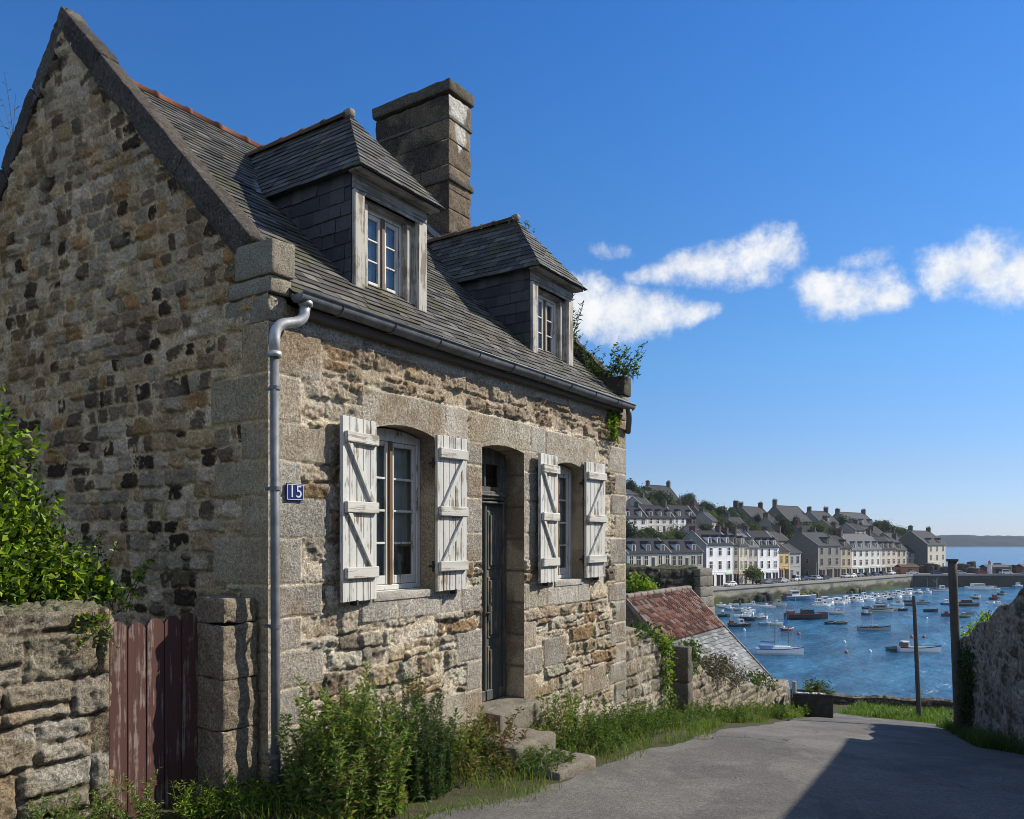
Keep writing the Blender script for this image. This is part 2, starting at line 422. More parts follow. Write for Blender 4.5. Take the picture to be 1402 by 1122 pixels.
def stone_box(name, mat, O, ang, W, D, z0, top, res, seed, parent=None, loc=None, faces='flrbt', flip=False, topcol=None, sub=None, **kw):
    """a free-standing stone wall: front (local -y), ends, back and top all modelled; top = function of local x"""
    kwt = dict(kw); V = []; C = []; Fs = []; n = 0
    us = lines(0, W, res); zs01 = np.linspace(0, 1, max(3, int((top(W/2)-z0)/res)))
    def push(P, Cc, nu, nz, rev=False):
        nonlocal n
        F = grid_faces(nu, nz)
        if rev: F = F[:, ::-1]
        V.append(P.reshape(-1, 3)); C.append(Cc.reshape(-1, 3)); Fs.append(F+n); n += nu*nz
    tz = np.array([top(u) for u in us])
    wob = .02*(fbm(us*4, us*0, 3, seed+3)-.5)*2; tz = tz+wob
    for side in 'fb':
        if side not in faces: continue
        U = np.repeat(us[:, None], len(zs01), 1); Z = z0+(tz[:, None]-z0)*zs01[None, :]
        if side == 'f': H, Cc = masonry(U, Z, seed, **kw)
        else: H, Cc = masonry(U, Z, seed+500, **{k: v for k, v in kw.items() if k != 'blocks'})
        w = np.minimum(np.minimum((U-0)/.03, (W-U)/.03), (tz[:, None]-Z)/.03); w = np.clip(w, 0, 1)
        H = H*w+.006*(1-w)
        Y = -H if side == 'f' else D+H
        P = np.stack([U, Y, Z], -1); push(P, Cc, len(us), len(zs01), rev=(side == 'b'))
    for side in 'lr':
        if side not in faces: continue
        vs = lines(0, D, res); xx = 0.0 if side == 'l' else W
        tt = tz[0] if side == 'l' else tz[-1]
        U = np.repeat(vs[:, None], len(zs01), 1); Z = z0+(tt-z0)*zs01[None, :]+0*U
        H, Cc = masonry(U, Z, seed+77 if side == 'l' else seed+78, **{k: v for k, v in kw.items() if k != 'blocks'})
        w = np.clip(np.minimum(np.minimum(U/.03, (D-U)/.03), (tt-Z)/.03), 0, 1); H = H*w+.006*(1-w)
        P = np.stack([xx+(-H if side == 'l' else H), U, Z], -1); push(P, Cc, len(vs), len(zs01), rev=(side == 'l'))
    vs = lines(-.006, D+.006, res); U = np.repeat(us[:, None], len(vs), 1); Vv = np.repeat(vs[None, :], len(us), 0)
    H, Cc = masonry(U, Vv*1.0+3, seed+99, **{k: v for k, v in kw.items() if k != 'blocks'})
    w = np.clip(np.minimum((Vv+.006)/.05, (D+.006-Vv)/.05), 0, 1)
    P = np.stack([U, Vv, tz[:, None]+H*w], -1)
    if topcol is not None: Cc = Cc*.4+np.array(topcol)*.6
    push(P, Cc, len(us), len(vs))
    V = np.concatenate(V); C = np.concatenate(C); F = np.concatenate(Fs)
    me = raw_mesh(name, V, [(F, 0)], [mat], C, True)
    return obj(name, me, parent, O, ang)

# ------------------------------------------------------------------ slates: every slate a thin slab
def slates(mb, O, eu, ev, poly, expo, sw, cols, seed, th=.007, mi=0, jit=.006, lift=.010):
    """poly = convex polygon in (u,v); ev points up the slope"""
    rg = np.random.default_rng(seed); O = np.array(O, float); eu = np.array(eu, float); ev = np.array(ev, float)
    N = np.cross(eu, ev); N /= np.linalg.norm(N); P = np.array(poly, float)
    def rng(v):
        xs = []
        for i in range(len(P)):
            a, b = P[i], P[(i+1) % len(P)]
            if abs(a[1]-b[1]) < 1e-9:
                if abs(a[1]-v) < 1e-6: xs += [a[0], b[0]]
                continue
            t = (v-a[1])/(b[1]-a[1])
            if -1e-6 <= t <= 1+1e-6: xs.append(a[0]+t*(b[0]-a[0]))
        return (min(xs), max(xs)) if xs else None
    v0, v1 = P[:, 1].min(), P[:, 1].max(); n = max(1, int(round((v1-v0)/expo))); ex = (v1-v0)/n
    VV = []; CC = []; FF = []
    for k in range(n):
        vb = v0+k*ex; vt = min(v1, vb+ex*1.55)
        rb = rng(min(vb+1e-6, v1-1e-6)); rt = rng(vt-1e-6)
        if rb is None or rt is None: continue
        u = min(rb[0], rt[0])-rg.uniform(0, sw)
        while u < max(rb[1], rt[1]):
            w = sw*rg.uniform(.75, 1.25)
            ub0 = min(max(u, rb[0]), rb[1]); ub1 = min(max(u+w-.004, rb[0]), rb[1])
            ut0 = min(max(u, rt[0]), rt[1]); ut1 = min(max(u+w-.004, rt[0]), rt[1])
            u += w
            if ub1-ub0 < .012 and ut1-ut0 < .012: continue
            jb = rg.uniform(-jit, jit); j2 = rg.uniform(-jit, jit); lf = lift+rg.uniform(0, .007)
            b0 = O+eu*ub0+ev*(vb+jb)+N*lf; b1 = O+eu*ub1+ev*(vb+jb+j2*.5)+N*(lf+rg.uniform(-.002, .004))
            t0 = O+eu*ut0+ev*vt+N*.001; t1 = O+eu*ut1+ev*vt+N*.001
            i = len(VV)
            VV += [b0, b1, t1, t0, b0-N*th, b1-N*th]
            c = np.array(cols[rg.integers(len(cols))])*rg.uniform(.72, 1.3)
            CC += [c]*6
            FF += [[i, i+1, i+2, i+3], [i+4, i+5, i+1, i]]
    mb.addarr(np.array(VV), np.array(FF), np.array(CC), mi)

# ------------------------------------------------------------------ leaves, stems, blades
def leaf_arrays(pos, dr, ln, wd, col, rg, fold=.25):
    n = len(pos); dr = dr/(np.linalg.norm(dr, axis=1, keepdims=True)+1e-9)
    rnd = rg.normal(size=(n, 3)); rnd[:, 2] += .6
    sd = np.cross(dr, rnd); sd /= np.linalg.norm(sd, axis=1, keepdims=True)+1e-9
    nm = np.cross(sd, dr); ln = ln[:, None]; wd = wd[:, None]
    b = pos; t = pos+dr*ln-nm*ln*.12
    mid = pos+dr*ln*.45
    l = mid+sd*wd*.5+nm*wd*fold; r = mid-sd*wd*.5+nm*wd*fold
    V = np.stack([b, r, t, l], 1).reshape(-1, 3)
    F = np.arange(n*4).reshape(n, 4)
    return V, F, np.repeat(col, 4, 0)
def pick(cols, n, rg, var=.3):
    c = np.array([x[:3] for x in cols]); w = np.array([x[3] if len(x) > 3 else 1.0 for x in cols]); w = w/w.sum()
    return c[rg.choice(len(c), n, p=w)]*rg.uniform(1-var, 1+var, (n, 1))
def stems(mb, rg, bases, hts, spread, per, ln, wd, cols, t0=.15, stemcol=(.06, .07, .025), sr=.004, arch=.5, up=.5, upright=0.0, drop=0.0):
    """upright leafy stems: each arches outward and carries leaves all the way up"""
    for b, h in zip(bases, hts):
        a = rg.uniform(0, 2*PI); sp = spread*h*rg.uniform(.2, 1.0)
        d = np.array([math.cos(a), math.sin(a), 0])
        mid = b+np.array([0, 0, h*.6])+d*sp*.3; tip = b+d*sp+np.array([0, 0, h*(1-drop*rg.random())])
        ts = np.linspace(0, 1, 7)[:, None]
        cv = (1-ts)**2*b+2*ts*(1-ts)*mid+ts**2*tip
        mb.tube(list(cv), list(np.linspace(sr, sr*.4, 7)), 3, stemcol, 1, False)
        n = max(3, int(per*h)); t = rg.uniform(t0, 1.0, n)[:, None]
        p = (1-t)**2*b+2*t*(1-t)*mid+t**2*tip
        q = rg.uniform(0, 2*PI, n); dr = np.stack([np.cos(q), np.sin(q), rg.normal(up, .4, n)], 1)
        sz = rg.uniform(.6, 1.25, n)*(1.15-.45*t[:, 0])
        V, F, C = leaf_arrays(p+rg.normal(0, .006, (n, 3)), dr, ln*sz, wd*sz, pick(cols, n, rg), rg)
        mb.addarr(V, F, C, 0)
def clumps(mb, rg, blobs, n, ln, wd, cols, hollow=.35, up=.3, twig=(.07, .055, .035), root=None):
    """foliage as leafy shoots spread through ellipsoids (centre, radii)"""
    vol = np.array([b[1][0]*b[1][1]*b[1][2] for b in blobs]); k = rg.choice(len(blobs), n, p=vol/vol.sum())
    cen = np.array([b[0] for b in blobs])[k]; rad = np.array([b[1] for b in blobs])[k]
    d = rg.normal(size=(n, 3)); d /= np.linalg.norm(d, axis=1, keepdims=True)
    r = rg.uniform(hollow, 1.0, n)**.6
    lump = .72+.5*vnoise(d[:, 0]*2.3+k*7, d[:, 1]*2.3+d[:, 2]*3.1, 91)
    p = cen+d*rad*(r*lump)[:, None]
    m = 6; P = np.repeat(p, m, 0); D = np.repeat(d, m, 0)
    off = rg.normal(0, ln*.9, P.shape); P = P+off
    dr = D*.5+rg.normal(0, .7, P.shape); dr[:, 2] += up
    sz = rg.uniform(.6, 1.3, len(P))
    tone = np.repeat(rg.uniform(.7, 1.3, n), m)[:, None]
    V, F, C = leaf_arrays(P, dr, ln*sz, wd*sz, pick(cols, len(P), rg)*tone, rg)
    mb.addarr(V, F, C, 0)
    if root is not None:
        root = np.array(root, float)
        for c, r_ in blobs:
            c = np.array(c, float)
            for _ in range(3):
                e = c+rg.normal(0, .45, 3)*np.array(r_); mdl = (root+e)/2+rg.normal(0, .08, 3)*np.array(r_)
                ts = np.linspace(0, 1, 6)[:, None]; cv = (1-ts)**2*root+2*ts*(1-ts)*mdl+ts**2*e
                L = float(np.linalg.norm(e-root)); mb.tube(list(cv), list(np.linspace(.02*L+.003, .004*L+.001, 6)), 5, twig, 1, False)
def blades(mb, rg, base, ht, wd, cols, lean=.35):
    n = len(base); q = rg.uniform(0, 2*PI, n); dx = np.stack([np.cos(q), np.sin(q), np.zeros(n)], 1)
    q2 = q+PI/2+rg.normal(0, .4, n); s = np.stack([np.cos(q2), np.sin(q2), np.zeros(n)], 1)
    h = ht[:, None]; w = wd[:, None]; L = rg.uniform(.3, 1.3, n)[:, None]*lean
    a = base-s*w*.5; b = base+s*w*.5
    m = base+dx*h*L*.35+np.array([0, 0, 1])*h*.6; c = m+s*w*.4; d = m-s*w*.4
    t = base+dx*h*L+np.array([0, 0, 1])*h*rg.uniform(.8, 1.0, n)[:, None]
    V = np.stack([a, b, c, d, t], 1).reshape(-1, 3); o = (np.arange(n)*5)[:, None]
    C = np.repeat(pick(cols, n, rg), 5, 0)
    bse = mb.n; mb.V.append(V); mb.C.append(C); mb.n += len(V)
    mb.F.setdefault((4, 0), []).extend((o+np.array([[0, 1, 2, 3]])+bse).tolist())
    mb.F.setdefault((3, 0), []).extend((o+np.array([[3, 2, 4]])+bse).tolist())
GREEN = [(0.072, 0.137, 0.023, 3), (0.111, 0.189, 0.029, 2), (0.039, 0.078, 0.018, 2), (0.169, 0.221, 0.039, 1)]
DEEP = [(0.041, 0.084, 0.024, 3), (0.068, 0.121, 0.03, 2), (0.024, 0.049, 0.018, 2), (0.101, 0.135, 0.054, 1)]
LIME = [(0.182, 0.281, 0.024, 3), (0.274, 0.362, 0.03, 2), (0.092, 0.165, 0.021, 3), (0.043, 0.083, 0.015, 2)]
GRASS = [(0.111, 0.182, 0.026, 3), (0.072, 0.13, 0.023, 2), (0.169, 0.208, 0.046, 2), (0.234, 0.208, 0.091, 0.6)]

# ------------------------------------------------------------------ ground shape
GX = [-60, -20, -6, 0, 6, 16.6, 19.5, 20.6, 24, 30, 60, 90]
GZ = [3.0, 1.7, .6, 0, -.6, -2.36, -2.62, -2.75, -8, -17.5, -20, -21]
def g(x): return float(np.interp(x, GX, GZ))
# ------------------------------------------------------------------ rough-hewn single stones
def rblock(mb, c, size, rot=None, res=.05, r=.02, amp=.008, col=(.3, .27, .22), seed=0, fs=9.0, mi=0, colfn=None):
    c = np.array(c, float); hs = np.array(size, float)/2; R_ = np.array(rot) if rot is not None else np.eye(3)
    rr = min(r, hs.min()*.9)
    for ax in range(3):
        o1, o2 = [(1, 2), (2, 0), (0, 1)][ax]
        for sg in (-1, 1):
            n1 = max(2, int(2*hs[o1]/res)+1); n2 = max(2, int(2*hs[o2]/res)+1)
            a = np.linspace(-hs[o1], hs[o1], n1+1); b = np.linspace(-hs[o2], hs[o2], n2+1)
            e = rr*.8
            if hs[o1] > 2*e: a[1] = -hs[o1]+e; a[-2] = hs[o1]-e
            if hs[o2] > 2*e: b[1] = -hs[o2]+e; b[-2] = hs[o2]-e
            A, B = np.meshgrid(a, b, indexing='ij'); P = np.zeros(A.shape+(3,)); P[..., o1] = A; P[..., o2] = B; P[..., ax] = sg*hs[ax]
            q = np.clip(P, -(hs-rr), hs-rr); dv = P-q; nn = dv/(np.linalg.norm(dv, axis=-1, keepdims=True)+1e-9)
            P = q+nn*rr
            W_ = P+c*1.0
            nz = fbm(W_[..., 0]*fs+W_[..., 2]*fs*.83, W_[..., 1]*fs-W_[..., 2]*fs*.61, 4, seed)-.5
            nz2 = fbm(W_[..., 0]*3+W_[..., 2]*2.2, W_[..., 1]*3-W_[..., 2]*1.7, 3, seed+9)-.5
            P = P+nn*((nz*1.3+nz2*1.2)*amp*2)[..., None]
            Q = P@R_.T+c
            cc = np.array(col)*(.72+.56*fbm(W_[..., 0]*7+W_[..., 2]*5, W_[..., 1]*7-W_[..., 2]*6, 4, seed+3))[..., None]
            if colfn is not None: cc = colfn(Q, cc, ax, sg)
            F = grid_faces(n1+1, n2+1)
            if sg < 0: F = F[:, ::-1]
            mb.addarr(Q.reshape(-1, 3), F, cc.reshape(-1, 3), mi)
def rotx(a): c, s = math.cos(a), math.sin(a); return [[1, 0, 0], [0, c, -s], [0, s, c]]
def rotz(a): c, s = math.cos(a), math.sin(a); return [[c, -s, 0], [s, c, 0], [0, 0, 1]]

# ================================================================== THE HOUSE
L = 6.14; DEP = 5.94; RY = 2.97
house = empty('stone_house')
tag(house, 'old two storey stone house with white shutters, two slate dormers and a tall chimney', 'house')
GRAN = [(.30, .275, .235), (.27, .25, .215), (.33, .30, .25), (.25, .235, .205), (.31, .265, .20)]
FPAL = [((.285, .255, .20), 5), ((.32, .26, .175), 3.4), ((.225, .155, .088), 2.0), ((.14, .118, .092), 1.8), ((.40, .365, .30), 3), ((.26, .215, .15), 2.5)]
OPEN = [(1.10, 1.94, 1.49, 2.94, .065), (2.717, 3.528, .17, 2.93, .05), (4.20, 4.90, 1.46, 2.85, .06)]

def opening_grid(us, zs):
    U = np.repeat(us[:, None], len(zs), 1); Z = np.repeat(zs[None, :], len(us), 0).copy()
    for (u0, u1, z0, z1, rise) in OPEN:
        t = np.clip(1-((us-(u0+u1)/2)/((u1-u0)/2))**2, 0, 1)*rise
        up = np.clip(1-(Z-z1)/.35, 0, 1)*(Z >= z1-1e-9)
        Z += up*t[:, None]
        dn = (Z < z1-1e-9)*np.clip(1-(z1-Z)/.3, 0, 1)
        Z += dn*t[:, None]*.97
    return U, Z
qz = [-1.0]
rq = np.random.default_rng(5)
while qz[-1] < 3.55: qz.append(qz[-1]+rq.uniform(.25, .36))
qz[-1] = 3.62
blocks = []
for k in range(len(qz)-1):
    long = k % 2 == 0
    blocks.append((-.03, .56*rq.uniform(.9, 1.1) if long else .30, qz[k], qz[k+1]))
    blocks.append((L-(.30 if long else .46*rq.uniform(.85, 1.1)), L+.03, qz[k], qz[k+1]))
blocks += [(.94, 2.10, 2.90, 3.29, (.29, .255, .20)), (2.11, 2.49, 2.96, 3.29, (.40, .375, .33)), (2.50, 3.66, 2.84, 3.285, (.30, .265, .205)),
           (3.67, 3.99, 2.95, 3.27, (.36, .34, .30)), (4.0, 5.26, 2.82, 3.26, (.31, .275, .22))]
for u0, u1 in ((.95, 1.42), (1.42, 1.80), (1.80, 2.02), (2.02, 2.36), (2.36, 2.70)): blocks.append((u0, u1, 1.24, 1.49, (.37, .35, .31)))
for u0, u1 in ((3.53, 4.02), (4.02, 4.78), (4.78, 5.12)): blocks.append((u0, u1, 1.17, 1.46, (.38, .36, .31)))
z = -.9; k = 0
while z < 2.95:
    h = rq.uniform(.28, .40); z1 = min(z+h, 2.97)
    if z1 > 2.8: z1 = 2.97
    if not (z < 1.45 and z1 > 1.22): 
        if z1 <= 1.24 or z >= 1.4: blocks.append((2.72-(.44 if k % 2 else .27), 2.717, z, z1))
        blocks.append((3.528, 3.528+(.27 if k % 2 else .40), z, z1))
    k += 1; z = z1
for (u0, u1, sd) in ((1.10, 1.94, 0), (4.20, 4.90, 1)):
    z = 1.49
    while z < 2.88:
        h = rq.uniform(.26, .42); z1 = min(z+h, 2.92)
        blocks.append((u1, u1+rq.uniform(.2, .34), z, z1)); blocks.append((u0-rq.uniform(.2, .4), u0, z, z1)); z = z1
blocks += [(2.02, 2.45, .05, .44, (.30, .26, .2)), (1.1, 1.75, .10, .42, (.31, .28, .235)), (3.95, 4.5, .45, .8), (4.9, 5.55, -.05, .3)]
for k in range(8):
    blocks.append((.3+k*.70, .3+(k+1)*.70-.002, 3.60+.01*(k % 2), 3.80, (.36, .335, .285)))
us = lines(-.028, L+.028, .0125, [o[0] for o in OPEN]+[o[1] for o in OPEN])
zs = lines(-1.0, 3.78, .0125, [o[2] for o in OPEN]+[o[3] for o in OPEN])
U, Z = opening_grid(us, zs)
H, C = masonry(U, Z, 11, (.125, .24), (.18, .55), .034, .006, blocks, FPAL, (.52, .455, .35), .042, .022, .009, .30, .016, GRAN,
               [(1.1, .54, .68, .35, (.29, .205, .115)), (3.0, .58, .70, .45, (.23, .155, .085)), (2.2, .56, .70, .45, (.46, .43, .37))], radius=.018)
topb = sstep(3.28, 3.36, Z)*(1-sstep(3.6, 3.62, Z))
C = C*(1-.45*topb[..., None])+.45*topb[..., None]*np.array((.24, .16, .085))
damp = sstep(.5, -.5, Z)*.35*fbm(U*2, Z*2, 3, 5)
C = C*(1-damp[..., None])+damp[..., None]*np.array((.12, .12, .06))
H[0, :] = .028; H[-1, :] = .028
zc = (Z[:-1, :-1]+Z[1:, 1:])/2; uc = (U[:-1, :-1]+U[1:, 1:])/2
keep = np.ones(uc.shape, bool)
zi = (zs[:-1]+zs[1:])/2
for (u0, u1, z0, z1, rise) in OPEN:
    keep &= ~((uc > u0) & (uc < u1) & (zi[None, :] > z0) & (zi[None, :] < z1))
    # keep arrises crisp
    for j in np.where((np.abs(us-u0) < 1e-6) | (np.abs(us-u1) < 1e-6))[0]: H[j, (zs > z0-.02) & (zs < z1+.02)] = .027
V = np.stack([U, -H, Z], -1).reshape(-1, 3); F = grid_faces(len(us), len(zs), keep)
V, F, Cc = drop_unused(V, F, C.reshape(-1, 3))
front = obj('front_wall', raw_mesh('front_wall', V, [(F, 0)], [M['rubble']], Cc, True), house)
# reveals of the three openings
for (u0, u1, z0, z1, rise) in OPEN:
    dpt = .22 if z0 > 1 else .30
    path = [(u0, z0), (u0, z1)]+[(u0+(u1-u0)*t, z1+rise*(1-(2*t-1)**2)) for t in np.linspace(0, 1, 13)[1:-1]]+[(u1, z1), (u1, z0)]
    pp = []
    for a, b in zip(path[:-1], path[1:]):
        n = max(1, int(math.hypot(b[0]-a[0], b[1]-a[1])/.03))
        pp += [(a[0]+(b[0]-a[0])*i/n, a[1]+(b[1]-a[1])*i/n) for i in range(n)]
    pp.append(path[-1]); pp = np.array(pp)
    ys = np.linspace(-.027, dpt, 12)
    P = np.zeros((len(pp), len(ys), 3)); P[..., 0] = pp[:, None, 0]; P[..., 2] = pp[:, None, 1]; P[..., 1] = ys[None, :]
    s = np.arange(len(pp))*.03
    nz = (fbm(s[:, None]*4+u0*3, P[..., 1]*9, 3, 3)-.5)
    joint = (np.abs(((s[:, None]+.09*u0) % .36)-.18) > .173)
    base = np.array((.33, .275, .195))[None, None]*(.75+.6*fbm(s[:, None]*3+u0, P[..., 1]*5, 4, 8))[..., None]*(.75+.5*vnoise(np.floor((s+.09*u0)/.36)+u0, s*0+2, 5))[:, None, None]
    st = sstep(.5, .62, fbm(s[:, None]*2.2+5*u0, P[..., 1]*3+3, 4, 18))[..., None]*.6
    base = base*(1-st)+st*np.array((.10, .07, .045)); base = np.where(joint[..., None], np.array((.12, .10, .075)), base)
    me = raw_mesh('reveal', P.reshape(-1, 3), [(grid_faces(len(pp), len(ys))[:, ::-1], 0)], [M['granite']], base.reshape(-1, 3), True)
    obj('door_reveal' if z0 < 1 else 'window_reveal', me, house)
    if z0 > 1:
        mb = MB(); rblock(mb, ((u0+u1)/2, .10, z0-.03), (u1-u0+.02, .29, .07), None, .05, .012, .003, (.36, .34, .30), 4); mb.build('window_sill', M['granite'], house, True)

# gable wall facing the camera
def zcop(y): return 7.10-abs(y-RY)*1.0
GPAL = [((.215, .185, .145), 4.0), ((.25, .185, .115), 2.6), ((.034, .024, .017), 2.4), ((.085, .066, .048), 2.8), ((.33, .29, .235), 3.0), ((.21, .13, .065), 1.4), ((.15, .115, .08), 2.0)]
gbl = []
for k in range(len(qz)-1):
    long = k % 2 == 1
    gbl.append((-.03, .60*rq.uniform(.9, 1.15) if long else .30, qz[k], qz[k+1], (.21, .185, .14)))
ys = lines(-.028, DEP+.028, .014); nz_ = 470
tops = np.array([zcop(y)-.245 for y in ys])
U = np.repeat(ys[:, None], nz_, 1); Z = -1.0+(tops[:, None]+1.0)*np.linspace(0, 1, nz_)[None, :]
H, C = masonry(U, Z, 23, (.11, .165), (.10, .30), .020, .007, gbl, GPAL, (.33, .27, .185), .036, .017, .005, .08, .012, GRAN,
               [(.8, .56, .70, .4, (.27, .19, .105)), (1.7, .58, .72, .35, (.31, .28, .23))], mvar=.40, radius=.03)
H[0, :] = .028
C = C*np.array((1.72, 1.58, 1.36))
V = np.stack([-H, U, Z], -1).reshape(-1, 3)
obj('gable_wall', raw_mesh('gable_wall', V, [(grid_faces(len(ys), nz_)[:, ::-1], 0)], [M['gable']], C.reshape(-1, 3), True), house)
# back wall, far gable, inner shell so that no light leaks in
mb = MB(); mb.box(-.02, L, DEP-.4, DEP, -1, 3.7, (.22, .19, .15)); mb.build('back_wall', M['granite'], house)
ys2 = lines(-.028, DEP, .05); t2 = np.array([zcop(y)-.25 for y in ys2]); U = np.repeat(ys2[:, None], 120, 1); Z = -1.5+(t2[:, None]+1.5)*np.linspace(0, 1, 120)[None]
H, C = masonry(U, Z, 31, (.13, .22), (.15, .4), .03, .01, [], FPAL, (.4, .34, .26)); H[0, :] = .028
obj('far_gable_wall', raw_mesh('far_gable_wall', np.stack([L+H, U, Z], -1).reshape(-1, 3), [(grid_faces(len(ys2), 120), 0)], [M['rubble']], C.reshape(-1, 3), True), house)
mb = MB()
mb.box(.3, L-.3, 1.9, 1.98, -.5, 3.5, (1, 1, 1)); mb.box(.32, L-.32, .33, DEP-.45, 3.42, 3.5); mb.box(.3, L-.3, .3, DEP-.45, -.25, -.2)
for xa in (.34, 2.45, 3.75, L-.36): mb.box(xa, xa+.06, .34, 1.9, -.2, 3.42)
mb.build('inner_room', M['darkroom'], house)

# roof
SL = math.atan2(2.84, RY+.115); eu = (1, 0, 0); ev = (0, math.cos(SL), math.sin(SL)); EY = -.115; EZ = 3.85; RL = (RY+.115)/math.cos(SL)
SLC = [(.092, .087, .076), (.068, .065, .058), (.115, .108, .094), (.082, .077, .064), (.135, .127, .108), (.055, .053, .048)]
mb = MB()
mb.prism([(EY, EZ-.012), (RY, EZ+2.825), (2*RY-EY, EZ-.012), (2*RY-EY, EZ-.07), (RY, EZ+2.76), (EY, EZ-.05)], .13, L-.15, 'x', (.06, .06, .06))
slates(mb, (.13, EY, EZ), eu, ev, [(0, 0), (L-.28, 0), (L-.28, RL), (0, RL)], .098, .18, SLC, 3, .009, 0, .011, .012)
roof = mb.build('roof', M['slate'], house)
mb = MB()
for k in range(15):
    x0 = .16+k*.38
    n = 9; vs = []
    cc = np.array((.20, .082, .048))*RNG.uniform(.5, 1.25)
    for i, xx in enumerate((x0, x0+.35, x0+.352, x0+.395)):
        r = (.092, .086, .102, .102)[i]
        for q in np.linspace(-.25, PI+.25, n): vs.append((xx, RY-math.cos(q)*r, EZ+2.80+math.sin(q)*r*.75+.006*RNG.normal()*0))
    fs = [(i*n+j, i*n+j+1, (i+1)*n+j+1, (i+1)*n+j) for i in range(3) for j in range(n-1)]
    mb.add(vs, fs, cc)
mb.build('ridge_tiles', M['terracotta'], roof, True)

# copings with kneelers on both gables
def coping(x0, x1, seed, light):
    mb = MB(); rg = np.random.default_rng(seed)
    for sgn in (-1, 1):
        s = 0.0; Ltot = (RY-.16)*math.sqrt(2)
        while s < Ltot-.05:
            l = min(rg.uniform(.62, 1.0), Ltot-s); 
            if Ltot-s-l < .3: l = Ltot-s
            m = s+l/2; th = .21
            cy = RY+sgn*(m/math.sqrt(2)-th/2/math.sqrt(2)); cz = 7.10-m/math.sqrt(2)-th/2/math.sqrt(2)
            dx = rg.uniform(-.006, .006)
            def cf(Q, cc, ax, sg):
                return cc
            rblock(mb, ((x0+x1)/2+dx, cy, cz), (x1-x0, l-.005, th), rotx(-sgn*PI/4), .03, .016, .013, np.array((.075, .064, .052))*rg.uniform(.7, 1.5), int(rg.integers(999)), 9)
            s += l
    rblock(mb, ((x0+x1)/2, RY, 6.98), (x1-x0-.01, .20, .20), None, .045, .05, .012, (.15, .14, .12), 77)
    mb2 = MB()
    kx = (x0+x1)/2+.01*(1 if x0 < 1 else -1); kw_ = x1-x0+.02
    rblock(mb2, (kx, .125, 4.095), (kw_+.012, .45, .265), None, .03, .016, .007, (.24, .215, .165) if x0 < 1 else (.075, .068, .05), seed+1)
    rblock(mb2, (kx, .19, 3.895), (kw_-.01, .52, .125), None, .03, .016, .007, (.27, .24, .185), seed+2)
    rblock(mb2, (kx, .23, 3.725), (kw_-.03, .54, .21), None, .03, .03, .006, (.26, .23, .175), seed+3)
    c = mb.build('gable_coping', M['coping'], house, True)
    mb2.build('kneeler', M['granite'], c, True)
coping(-.045, .145, 41, 1); coping(L-.16, L+.05, 52, 1)

# chimney
mb = MB(); rg = np.random.default_rng(12); z = 5.0; k = 0
while z < 8.74:
    h = min(rg.uniform(.28, .40), 8.75-z)
    if 8.75-z-h < .15: h = 8.75-z
    yy = 2.6; n = 2+(k % 2); ysn = [2.6]+sorted(2.6+1.53*(i+1+rg.uniform(-.15, .15))/n for i in range(n-1))+[4.13]
    for a, b in zip(ysn[:-1], ysn[1:]):
        cs = np.array((.135, .103, .070))*rg.uniform(.65, 1.3); sd = int(rg.integers(999)); first = a == 2.6
        def cf(Q, cc, ax, sg, sd=sd, first=first):
            if ax == 1 and sg < 0 and first:
                w = sstep(.50, .60, fbm(Q[..., 0]*5+2, Q[..., 2]*2.2, 4, 6))*.85*(Q[..., 2] > 7.55)
                return cc*1.25*(1-w[..., None])+w[..., None]*np.array((.52, .50, .45))
            w = sstep(.42, .62, fbm(Q[..., 1]*2.5, Q[..., 2]*2.5, 4, 16))*.75
            return cc*(1-w[..., None])+w[..., None]*np.array((.034, .029, .023))
        rblock(mb, (5.78, (a+b)/2, z+h/2), (.56, b-a-.006, h-.006), None, .035, .012, .012, cs, sd, 9, 0, cf)
    z += h; k += 1
mb.box(5.52, 6.04, 2.62, 4.11, 5.0, 8.7, (.2, .18, .14))
rblock(mb, (5.78, 3.365, 7.47), (.64, 1.61, .10), None, .04, .02, .008, (.10, .085, .065), 3)
rblock(mb, (5.78, 3.365, 8.39), (.60, 1.57, .05), None, .06, .015, .006, (.11, .10, .085), 4)
rblock(mb, (5.78, 3.365, 8.87), (.64, 1.61, .17), None, .035, .02, .012, (.11, .095, .07), 5)
rblock(mb, (5.86, 2.78, 8.98), (.22, .24, .10), None, .04, .03, .01, (.12, .11, .09), 6)
ch = mb.build('chimney', M['coping'], house, True)
mb = MB()
mb.prism([(5.40, 0), (5.52, 0), (5.52, .02), (5.40, .02)], 0, 0, 'y') if False else None
for zz in range(1):
    P0 = np.array((5.44, 2.42, EZ+(2.42-EY)*math.tan(SL)+.05)); P1 = np.array((5.44, 3.0, EZ+(2.97-EY)*math.tan(SL)+.07))
    mb.tube([P0, P1], .07, 6, (1, 1, 1)); mb.tube([(5.40, 2.52, P0[2]+.03), (6.1, 2.52, P0[2]+.03)], .06, 6)
mb.build('lead_flashing', M['lead'], ch)

